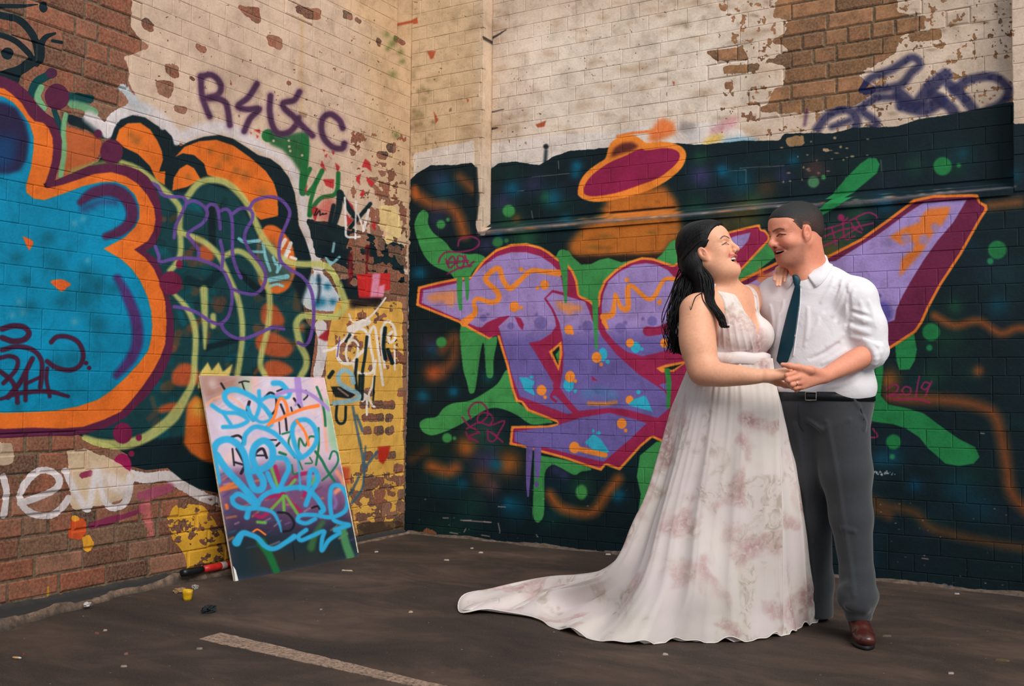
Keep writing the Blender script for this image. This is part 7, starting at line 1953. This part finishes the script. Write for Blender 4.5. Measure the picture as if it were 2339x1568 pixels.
def build_woman(shirt):
    base = np.array([FR(1660, 1440, 4.45)[0], 4.45, 0.0])
    root = empty('person', tuple(to_world(base)), YAW)
    tag(root, 'laughing woman with long black hair in a pale floral dress with a train', 'person')
    f = np.array([0.733, -0.680, 0.0]); l = np.array([0.680, 0.733, 0.0]); z = np.array([0, 0, 1.0])
    RT = np.array([l, f, z])
    SC = 1.05
    HD = Head(FR(1622, 575, 4.36), (math.cos(math.radians(29)), -math.sin(math.radians(29))), math.radians(19), SC, True)
    neck0 = FR(1655, 668, 4.42)
    shR, elR, wrR = FR(1592, 712, 4.29), FR(1608, 846, 4.21), FR(1752, 859, 4.085)
    shL = FR(1716, 684, 4.54); elL = FR(1772, 712, 4.68); wrL = FR(1806, 640, 4.56)
    C0 = FR(1664, 748, 4.43); C1 = FR(1658, 705, 4.42); W0 = FR(1662, 832, 4.44)
    b = Body()
    HD.build(b)
    b.cone(HD.L(-0.035, 0, -0.05), neck0 - z * 0.01, 0.056, 0.064, 0.045)
    b.cone(HD.L(0.015, 0, -0.095), neck0 + f * 0.03 - z * 0.01, 0.040, 0.050, 0.05)
    torso0 = len(b.ops)
    b.ell(C1, (0.165, 0.090, 0.085), RT, 0.06); b.ell(C0, (0.165, 0.112, 0.155), RT, 0.06)
    b.cone(neck0 - z * 0.03, shR + l * 0.02, 0.055, 0.060, 0.06); b.cone(neck0 - z * 0.03, shL - l * 0.02, 0.055, 0.056, 0.06)
    bz = FR(1700, 766, 4.40)[2]
    for sg in (-1, 1):
        p = C0 + f * 0.082 + l * sg * 0.076; p[2] = bz
        b.ball(p, 0.079, 0.035)
    torso1 = len(b.ops)
    um = FR(1593, 775, 4.25)
    b.limb([shR, um, FR(1600, 815, 4.23), elR], [0.073, 0.078, 0.070, 0.056], 0.045)
    fm = FR(1665, 858, 4.145)
    b.limb([elR + np.array([-0.004, 0, -0.004]), FR(1640, 856, 4.165), FR(1680, 858, 4.13), FR(1718, 860, 4.10), wrR], [0.055, 0.051, 0.0435, 0.0335, 0.0245], 0.035)
    b.chain([shL, elL, wrL], [0.060, 0.050, 0.028], 0.04)
    # right hand lying in his, fingers passing under his grip, thumb below
    hb = FR(1778, 854, 4.078)
    K = [FR(1797, 846, 4.084), FR(1798, 851, 4.070), FR(1796, 857, 4.064), FR(1792, 863, 4.068)]
    for k in K: b.cone(wrR, k, 0.0195, 0.0110, 0.014)
    tips = [[K[0], FR(1812, 850, 4.100), FR(1822, 858, 4.108)], [K[1], FR(1814, 857, 4.092), FR(1824, 864, 4.100)], [K[2], FR(1811, 863, 4.086), FR(1820, 870, 4.096)], [K[3], FR(1806, 870, 4.088), FR(1814, 876, 4.098)]]
    for i, ch in enumerate(tips): b.chain(ch, [0.0092, 0.0086, 0.0074], 0.004)
    b.chain([FR(1755, 864, 4.105), FR(1776, 874, 4.12), FR(1793, 881, 4.118), FR(1807, 885, 4.112)], [0.020, 0.0135, 0.0095, 0.0078], 0.012)
    # left hand hooked over his shoulder, four fingers hanging down the front
    Kl = [FR(1776, 616, 4.42), FR(1783, 613, 4.415), FR(1791, 611, 4.415), FR(1798, 611, 4.42)]
    T1 = [FR(1770, 628, 4.40), FR(1776, 634, 4.395), FR(1783, 634, 4.392), FR(1794, 628, 4.40)]
    T2 = [FR(1768, 639, 4.392), FR(1774, 652, 4.385), FR(1781, 652, 4.382), FR(1793, 643, 4.392)]
    Kl, T1, T2 = (push_out(shirt, np.array(q), 0.010) for q in (Kl, T1, T2))
    for i in range(4):
        b.cone(wrL, Kl[i], 0.021, 0.0115, 0.014); b.chain([Kl[i], T1[i], T2[i]], [0.0092, 0.0084, 0.0068], 0.004)
    b.chain([wrL, FR(1803, 612, 4.47), FR(1808, 618, 4.44)], [0.018, 0.011, 0.0085], 0.01)
    SK = (228, 168, 136)
    def col(V):
        C = np.tile(lin(SK), (len(V), 1))
        HD.paint(V, C, SK, (196, 100, 92), (30, 22, 24))
        for p in T2:
            m = np.clip((0.0055 - np.linalg.norm(V - (p + np.array([0, -0.006, -0.002])), axis=1)) / 0.002, 0, 1)[:, None] * 0.7; C[:] = C * (1 - m) + lin((238, 196, 186)) * m
        m = np.exp(-(np.linalg.norm(V - (C1 + f * 0.09 - z * 0.03), axis=1) / 0.09) ** 2)[:, None] * 0.35; C[:] = C * (1 - m) + lin((224, 150, 118)) * m
        m = np.exp(-(np.linalg.norm(V - elR, axis=1) / 0.05) ** 2)[:, None] * 0.3; C[:] = C * (1 - m) + lin((214, 124, 96)) * m
        return C
    add_mesh(b, 'body', M_SKIN, root, base, 0.0025, col)
    HD.teeth(root, base)
    # ---- bodice: V neck, wide straps, gathered under the bust
    M_BOD = dress_mat('bodice_silk', 1.0, 4.0); M_SK = dress_mat('skirt_organza', 1.0, 0.0); M_SK2 = dress_mat('skirt_sheer', 0.82, 2.3)
    d = Body()
    d.ell(C1, (0.172, 0.097, 0.092), RT, 0.06); d.ell(C0, (0.172, 0.119, 0.160), RT, 0.06)
    d.cone(neck0 - z * 0.03, shR + l * 0.03, 0.060, 0.064, 0.06); d.cone(neck0 - z * 0.03, shL - l * 0.03, 0.060, 0.060, 0.06)
    for sg in (-1, 1):
        p = C0 + f * 0.082 + l * sg * 0.076; p[2] = bz
        d.ball(p, 0.087, 0.03)
    d.ell(W0 + z * 0.01, (0.168, 0.136, 0.10), RT, 0.05)
    zV = FR(1742, 786, 4.32)[2]; zS = FR(1640, 670, 4.38)[2]
    N0 = C1.astype(np.float32); lf, ff = l.astype(np.float32), f.astype(np.float32)
    def neckline(P):
        q = P - N0; bb = q @ lf; aa = q @ ff; zz = P[..., 2]
        slope = (zS - zV) / 0.082
        front = (zz - (zV + np.abs(bb - 0.012) * slope)) * 0.42
        back = zz - (zS - 0.02)
        nk = np.where(aa > -0.02, front, np.where(np.abs(bb) < 0.07, back, -1.0))
        arm = np.minimum(np.abs(bb) - 0.132, (zz - (bz + 0.035)) * 0.8)
        return np.maximum(nk, arm).astype(np.float32)
    d.func(neckline, 'int', 0.004)
    zb = FR(1690, 812, 4.32)[2]
    d.func(lambda P: (zb - 0.025 - P[..., 2]).astype(np.float32), 'int', 0.004)
    # gathers running from the strap and from the band into the bust
    dsurf = Body(); dsurf.ops = list(d.ops)
    for (pa, pb) in (((1662, 722), (1672, 800)), ((1676, 730), (1690, 800)), ((1692, 738), (1706, 800)), ((1650, 715), (1655, 795)), ((1708, 748), (1720, 802)), ((1640, 700), (1642, 790)), ((1730, 765), (1735, 802)), ((1716, 690), (1748, 740)), ((1722, 685), (1752, 735)), ((1640, 682), (1652, 712))):
        tt = np.linspace(0, 1, 13); Q, hit = dsurf.cast_many(np.stack([pa[0] + (pb[0] - pa[0]) * tt, pa[1] + (pb[1] - pa[1]) * tt], 1))
        if hit.all(): d.poly([q + np.array([0, 0.0016, 0]) for q in Q], 0.0032 * (0.2 + 0.8 * np.sin(np.pi * tt)), 0.008)
    add_mesh(d, 'bodice', M_BOD, root, base, 0.003, None, 1)
    for nm, pp in (('strap', [(1634, 672, 4.335), (1618, 664, 4.35), (1600, 668, 4.36), (1578, 684, 4.355), (1562, 706, 4.345), (1552, 735, 4.34), (1549, 770, 4.345)]), ):
        P_ = push_out(b, catmull(np.array([FR(*q) for q in pp]), False, 5), 0.003)
        T_ = np.gradient(P_, axis=0); T_ /= np.linalg.norm(T_, axis=1)[:, None]
        sd_ = np.cross(T_, np.array([-0.3, -0.9, 0.3])); sd_ /= np.linalg.norm(sd_, axis=1)[:, None]
        sheet(nm, np.array([P_ - sd_ * 0.013, P_, P_ + sd_ * 0.013]) - base, M_BOD, root, 0.003)
    # piping along the neckline is the turned edge; waistband
    n = 72; rowsW = []
    bc = np.array([W0[0], W0[1], 0])
    for (e, zz) in ((1.03, zb - 0.040), (1.075, zb - 0.034), (1.09, zb - 0.012), (1.085, zb + 0.006), (1.02, zb + 0.012)):
        rowsW.append([bc + l * math.cos(q) * 0.172 * e + f * math.sin(q) * (0.140 + 0.030 * max(0, math.sin(q))) * e + z * (zz + 0.002 * math.sin(q * 9)) for q in np.linspace(0, 2 * math.pi, n, endpoint=False)])
    sheet('waistband', np.array(rowsW) - base, M_BOD, root, 0.003, True)
    # ---- skirt with train
    def ringpts(ctrl, n_):
        P = np.asarray(ctrl, float)
        ang = np.array([c[0] for c in ctrl]); XY = P[:, 1:4]
        Q = np.vstack([XY[-2:], XY, XY[:2]]); A = np.concatenate([ang[-2:] - 360, ang, ang[:2] + 360])
        th = np.linspace(0, 360, n_, endpoint=False)
        out = np.zeros((n_, 3))
        for k in range(3):
            # monotone-ish cubic through the measured points
            m = np.gradient(Q[:, k], A)
            i = np.clip(np.searchsorted(A, th, 'right') - 1, 0, len(A) - 2); h = A[i + 1] - A[i]; t = (th - A[i]) / h
            out[:, k] = (2 * t ** 3 - 3 * t ** 2 + 1) * Q[i, k] + (t ** 3 - 2 * t ** 2 + t) * h * m[i] + (-2 * t ** 3 + 3 * t ** 2) * Q[i + 1, k] + (t ** 3 - t ** 2) * h * m[i + 1]
        return out
    def ellring(cx, cd, zz, rx_r, rx_l, rf, rb):
        c = []
        for a in range(0, 360, 20):
            q = math.radians(a); ca, sa = math.cos(q), math.sin(q)
            c.append((a, cx + (rx_r if ca > 0 else rx_l) * ca, cd - (rf if sa > 0 else rb) * sa, zz))
        return c
    NS = 320
    zt = zb - 0.012
    def X(px, py, D): return FR(px, py, D)[0]
    x0 = W0[0]
    r0 = [(a, bc[0] + l[0] * 0.172 * math.cos(t) + f[0] * (0.142 + 0.03 * max(0, math.sin(t))) * math.sin(t), bc[1] + l[1] * 0.172 * math.cos(t) + f[1] * (0.142 + 0.03 * max(0, math.sin(t))) * math.sin(t), zt) for a, t in [(a, math.radians(a + 46)) for a in range(0, 360, 20)]]
    z1 = FR(1660, 935, 4.42)[2]; z2 = FR(1650, 1180, 4.4)[2]; z3 = 0.205
    r1 = ellring(X(1660, 935, 4.44), 4.45, z1, X(1790, 935, 4.44) - X(1660, 935, 4.44), X(1660, 935, 4.44) - X(1546, 935, 4.44), 0.185, 0.20)
    r2 = ellring(X(1640, 1180, 4.46), 4.46, z2, X(1838, 1180, 4.46) - X(1640, 1180, 4.46), X(1640, 1180, 4.46) - X(1464, 1180, 4.5), 0.195, 0.26)
    c3 = X(1620, 1330, 4.48)
    r3 = [(a, p[0], p[1], z3) for a, p in [(0, FR(1858, 1330, 4.53)), (30, FR(1834, 1330, 4.42)), (60, FR(1765, 1330, 4.32)), (90, FR(1650, 1330, 4.215)), (115, FR(1560, 1330, 4.215)), (140, FR(1470, 1330, 4.28)), (160, FR(1405, 1330, 4.42)), (180, FR(1360, 1330, 4.58)), (200, FR(1385, 1320, 4.72)), (230, FR(1480, 1320, 4.80)), (270, FR(1640, 1320, 4.76)), (320, FR(1800, 1320, 4.66))]]
    z4 = 0.07
    r4 = [(a, p[0], p[1], zz) for a, p, zz in [(0, floor_f(1869, 1418), .07), (30, floor_f(1838, 1436), .07), (60, floor_f(1786, 1448), .065), (90, floor_f(1650, 1458), .06), (115, floor_f(1550, 1456), .06), (135, floor_f(1455, 1458), .055), (150, floor_f(1370, 1440), .055), (162, floor_f(1290, 1415), .06), (172, floor_f(1230, 1395), .075), (180, floor_f(1200, 1385), .085), (188, floor_f(1215, 1372), .09), (200, floor_f(1280, 1360), .085), (230, FR(1450, 1300, 4.92), .05), (270, FR(1640, 1300, 4.86), .05), (320, FR(1812, 1300, 4.74), .06)]]
    r5 = [(a, p[0], p[1], zz) for a, p, zz in [(0, floor_f(1874, 1420), .008), (30, floor_f(1840, 1436), .007), (60, floor_f(1792, 1455), .006), (75, floor_f(1735, 1464), .006), (90, floor_f(1650, 1470), .006), (110, floor_f(1545, 1468), .006), (130, floor_f(1445, 1474), .006), (145, floor_f(1345, 1460), .006), (158, floor_f(1262, 1436), .006), (167, floor_f(1215, 1414), .008), (173, floor_f(1130, 1403), .010), (179, floor_f(1062, 1404), .010), (184, floor_f(1050, 1392), .028), (189, floor_f(1072, 1384), .045), (196, floor_f(1160, 1372), .05), (206, floor_f(1290, 1352), .03), (230, FR(1420, 1300, 5.0), .008), (270, FR(1640, 1300, 4.92), .006), (320, FR(1815, 1300, 4.80), .006)]]
    rings = [ringpts(r, NS) for r in (r0, r1, r2, r3, r4, r5)]
    thd = np.linspace(0, 360, NS, endpoint=False)
    wf = np.clip((148 - np.where(thd > 300, thd - 360, thd)) / 14.0, 0, 1)[:, None]
    st_ = rings[3] + (rings[5] - rings[3]) * 0.68; st_[:, 2] = 0.068
    rings[4] = rings[4] * (1 - wf) + st_ * wf
    rg = random.Random(12)
    waves = [(rg.choice([5, 6, 7, 9, 11, 13, 15]), rg.uniform(0, 6.28), rg.uniform(0.5, 1.0)) for _ in range(7)]
    crisp = [(rg.choice([9, 12, 14, 17, 20]), rg.uniform(0, 6.28), rg.uniform(0.5, 1.0)) for _ in range(4)]
    def skirt_grid(lift, ph, a0=0.0, a1=360.0, nrow=86, flare=0.0):
        keys = np.array([0, 0.17, 0.52, 0.76, 0.90, 1.0]); K_ = np.array(rings)
        th = np.linspace(0, 2 * math.pi, NS, endpoint=False)
        G = []
        m = np.gradient(K_, keys, axis=0)
        for t in np.linspace(0, 1, nrow):
            i = min(4, int(np.searchsorted(keys, t, 'right') - 1)); h = keys[i + 1] - keys[i]; u = (t - keys[i]) / h
            P = (2 * u ** 3 - 3 * u ** 2 + 1) * K_[i] + (u ** 3 - 2 * u ** 2 + u) * h * m[i] + (-2 * u ** 3 + 3 * u ** 2) * K_[i + 1] + (u ** 3 - u ** 2) * h * m[i + 1]
            # outward direction in plan
            T = np.roll(P, -1, 0) - np.roll(P, 1, 0); N = np.stack([-T[:, 1], T[:, 0], np.zeros(NS)], 1); N /= np.linalg.norm(N, axis=1)[:, None] + 1e-9
            cen = P.mean(0); sg = np.sign(((P - cen) * N).sum(1).mean()); N *= sg
            w = sum(A * np.sin(k * th + p0 + ph + 0.6 * math.sin(2.3 * t + k)) for k, p0, A in waves) / 3.2
            cr = sum(A * (1 - 2 * np.abs(np.sin((k * th + p0 + ph * 0.7 + 0.5 * math.sin(2.9 * t + k)) / 2)) ** 0.7) for k, p0, A in crisp) / 2.0
            w = 0.75 * w + 0.95 * cr
            fine = 0.5 * np.sin(46 * th + 3 * np.sin(5 * th + ph)) + 0.5 * np.sin(63 * th + ph * 2)
            amp = np.interp(t, [0, 0.06, 0.3, 0.6, 0.85, 0.95, 1.0], [0.0, 0.004, 0.016, 0.027, 0.028, 0.018, 0.014]); fa = np.interp(t, [0, 0.03, 0.12, 0.3, 1.0], [0.002, 0.0050, 0.003, 0.0004, 0.0002])
            P = P + N * (lift * min(1, t * 6) + amp * w + fa * fine)[:, None]
            hemw = np.interp(t, [0.9, 1.0], [0, 1]) if t > 0.9 else 0
            P[:, 2] += hemw * (0.010 * np.sin(17 * th + ph) + 0.008 * np.sin(29 * th + 1.3 * ph)) + lift * 0.3 * hemw
            trn = np.clip(1 - np.abs(th - math.radians(172)) / 0.55, 0, 1) * np.interp(t, [0.74, 0.84, 0.97, 1.0], [0, 1, 0.8, 0.2])
            P[:, 2] += trn * 0.022 * (np.sin(26 * th + 7 * t + ph) + 0.6 * np.sin(41 * th - 13 * t + ph))
            P[:, 2] = np.maximum(P[:, 2], 0.004)
            G.append(P)
        G = np.array(G)
        return G
    G = skirt_grid(0.0, 0.0)
    sheet('skirt', G - base, M_SK, root, 0.002, True)
    # upper layer: opens at a seam on the right, wraps the front and runs into the train
    G2 = skirt_grid(0.020, 0.9)
    th = np.linspace(0, 360, NS, endpoint=False)
    i0, i1 = int(NS * 54 / 360), int(NS * 206 / 360)
    Gp = G2[:, i0:i1 + 1].copy()
    # pull the free edge in so it hangs straight down at the seam, and lift the hem a little
    for j in range(Gp.shape[0]):
        t = j / (Gp.shape[0] - 1)
        zz = Gp[j, 0, 2]
        tgt = X(np.interp(t, [0, 0.15, 0.5, 1], [1764, 1779, 1787, 1790]), 1000, Gp[j, 0, 1])
        sh = tgt - Gp[j, 0, 0]
        wgt = np.clip(1 - np.arange(Gp.shape[1]) / 26.0, 0, 1) ** 1.3
        Gp[j, :, 0] += sh * wgt
    sheet('overskirt', Gp - base, M_SK2, root, 0.002)
    # rolled hem cords
    M_HEM = plain_mat('hem_edge', (232, 222, 214), 0.7)
    V, F = tube(np.vstack([G[-1], G[-1][:1]]) - base, 0.0028, 6, False); mesh_obj('hem', V, F, M_HEM, root, True)
    V, F = tube(Gp[-1] - base, 0.0024, 6); mesh_obj('hem', V, F, M_HEM, root, True)
    V, F = tube(Gp[:, 0] - base, 0.0020, 6); mesh_obj('seam_edge', V, F, M_HEM, root, True)
    # ---- hair
    hm = NT('long_black_hair'); oc = hm.objcoord()
    mp = hm.new('ShaderNodeMapping'); mp.inputs['Scale'].default_value = (1, 1, 0.25); hm.link(oc, mp.inputs[0])
    n_ = hm.noise(170, 3, 0.6, mp.outputs[0])
    hm.link(hm.ramp(n_, [(0.3, rgba((7, 8, 11))), (0.7, rgba((24, 20, 22)))]), hm.b.inputs['Base Color']); hm.b.inputs['Roughness'].default_value = 0.5; hm.b.inputs['Specular IOR Level'].default_value = 0.22
    hm.bump(n_, 0.5, 0.004)
    h = Body()
    h.ell(HD.L(-0.018, 0, 0.044), (0.112 * SC, 0.086 * SC, 0.094 * SC), HD.R, 0.02)
    h.ell(HD.L(-0.050, 0, 0.066), (0.060 * SC, 0.072 * SC, 0.066 * SC), HD.R, 0.04)
    h.ell(HD.L(-0.064, 0, -0.015), (0.052 * SC, 0.070 * SC, 0.075 * SC), HD.R, 0.05)
    h.ell(HD.L(0.022, 0.0, 0.074), (0.058 * SC, 0.062 * SC, 0.040 * SC), HD.R, 0.03)
    def mask(P):
        q = ((P - HD.o.astype(np.float32)) @ HD.R.T.astype(np.float32)) / SC
        a, sb, c = q[..., 0], q[..., 1], q[..., 2]; bb = np.abs(sb)
        A = np.interp(c, [-0.06, 0.0, 0.008, 0.020, 0.040, 0.060, 0.078, 0.090, 0.13], [-0.034, -0.034, 0.010, 0.022, 0.040, 0.056, 0.070, 0.080, 0.085])
        A = A + np.where(c > 0.03, np.clip(0.035 - bb, -0.03, 0.035) * 0.30, 0)
        n = 0.0015 * np.sin(c * 700 + a * 400)
        return (a - A + n).astype(np.float32)
    h.func(mask, 'int', 0.008)
    # falling mass behind the shoulder
    path = [HD.L(-0.070, -0.02, -0.03), FR(1592, 640, 4.41), FR(1580, 690, 4.40), FR(1562, 740, 4.385), FR(1553, 785, 4.38), FR(1558, 806, 4.38)]
    h.limb(path, [0.064, 0.062, 0.060, 0.050, 0.034, 0.012], 0.04)
    h.chain([HD.L(-0.075, -0.05, -0.04), FR(1608, 640, 4.33), FR(1604, 672, 4.33)], [0.035, 0.034, 0.026], 0.04)
    add_mesh(h, 'hair', hm.m, root, base, 0.0032, None, 1)
    # strands
    r = random.Random(31); SV, SF = [], []; off = 0
    def strand(pts, r0, r1, wob, nseg=5):
        nonlocal off
        P = catmull(np.array(pts), False, 6); n = len(P); t = np.linspace(0, 1, n)
        k1, k2, p1, p2 = r.uniform(2, 4), r.uniform(2, 4), r.uniform(0, 6), r.uniform(0, 6)
        P[:, 0] += wob * t * np.sin(k1 * t * 3.14 + p1); P[:, 1] += wob * t * np.sin(k2 * t * 3.14 + p2)
        V, F = tube(P, r0 + (r1 - r0) * t ** 1.5, nseg, False)
        SV.append(V); SF.extend([tuple(off + i for i in q) for q in F]); off += len(V)
    for i in range(520):
        th_ = r.uniform(-1.0, 1.0); dy = r.uniform(-0.05, 0.05); dx = r.gauss(0, 12)
        st = HD.L(-0.085 + 0.02 * abs(th_), th_ * 0.07, r.uniform(-0.03, 0.06))
        e = r.uniform(0.6, 1.0)
        pts = [st, FR(1588 + dx * 1.3, 640, 4.40 + dy), FR(1575 + dx * 1.4, 690, 4.39 + dy), FR(1558 + dx * 1.15, 740, 4.38 + dy * 0.9), FR(1554 + dx * 0.9, 745 + 65 * e, 4.38 + dy * 0.7)]
        strand(pts, 0.0030, 0.0012, 0.018, 4)
    locks = []
    for i in range(110):       # lock over the front of the shoulder
        dx = r.gauss(0, 6); dy = r.uniform(-0.015, 0.015)
        st = HD.L(-0.055 + r.uniform(-0.02, 0.02), -0.075, r.uniform(-0.05, -0.01))
        pts = [st, FR(1612 + dx, 632, 4.30 + dy), FR(1618 + dx, 662, 4.285 + dy), FR(1622 + dx * 0.8, 690, 4.235 + dy), FR(1644 + dx * 0.5, 722, 4.215 + dy), FR(1652 + dx * 0.4, 744, 4.215 + dy), FR(1658 + dx * 0.3, 750 - r.uniform(0, 5), 4.21 + dy)]
        locks.append(pts)
    LK = push_out(b, np.array(locks).reshape(-1, 3), 0.008).reshape(len(locks), -1, 3)
    for P_ in LK: strand(P_, 0.0026, 0.0010, 0.010, 4)
    comb = []
    for i in range(150):      # brushed back from the forehead over the temple to the back of the head
        v = r.uniform(-1, 1)
        a0 = r.uniform(0.0, 1.0)
        sg = -1 if i % 3 else 1
        pts = [HD.L(0.080 - 0.055 * a0, sg * (0.012 + 0.062 * a0), 0.100 - 0.075 * a0), HD.L(0.03 - 0.03 * a0, sg * (0.045 + 0.038 * a0), 0.115 - 0.080 * a0), HD.L(-0.04, sg * (0.07 + 0.022 * a0), 0.105 - 0.085 * a0), HD.L(-0.09, sg * (0.06 + 0.02 * a0), 0.06 - 0.07 * a0), HD.L(-0.118, sg * 0.04, 0.0 - 0.05 * a0)]
        comb.append(pts)
    CK = push_out(h, np.array(comb).reshape(-1, 3), 0.0006).reshape(len(comb), -1, 3)
    for P_ in CK: strand(P_, 0.0024, 0.0024, 0.0015, 4)
    for i in range(14):      # stray wisps
        pts = [HD.L(-0.10, -0.05, -0.02), FR(1566 + r.uniform(-8, 10), 650, 4.36), FR(1550 + r.uniform(-8, 8), 710, 4.35), FR(1538 + r.uniform(-6, 8), 770, 4.36)]
        strand(pts, 0.0016, 0.0008, 0.02, 4)
    pts = [FR(1606, 668, 4.225), FR(1590, 678, 4.205), FR(1584, 690, 4.195), FR(1578, 708, 4.19), FR(1576, 700, 4.19)]
    strand(push_out(b, np.array(pts), 0.004), 0.0026, 0.0012, 0.0, 5)
    fast_mesh('hair_strands', np.vstack(SV) - base, np.array([q for q in SF if len(q) == 4]), hm.m, root, True)
    # ear-ring stud free ear, small wedding ring
    return b
def floor_f(px, py):
    p = floor_pt(px, py) - np.array([CAM[0], CAM[1], 0]); return np.array([p @ RGT0, p @ FH0, 0.0])
WOMAN = build_woman(MAN_SHIRT)
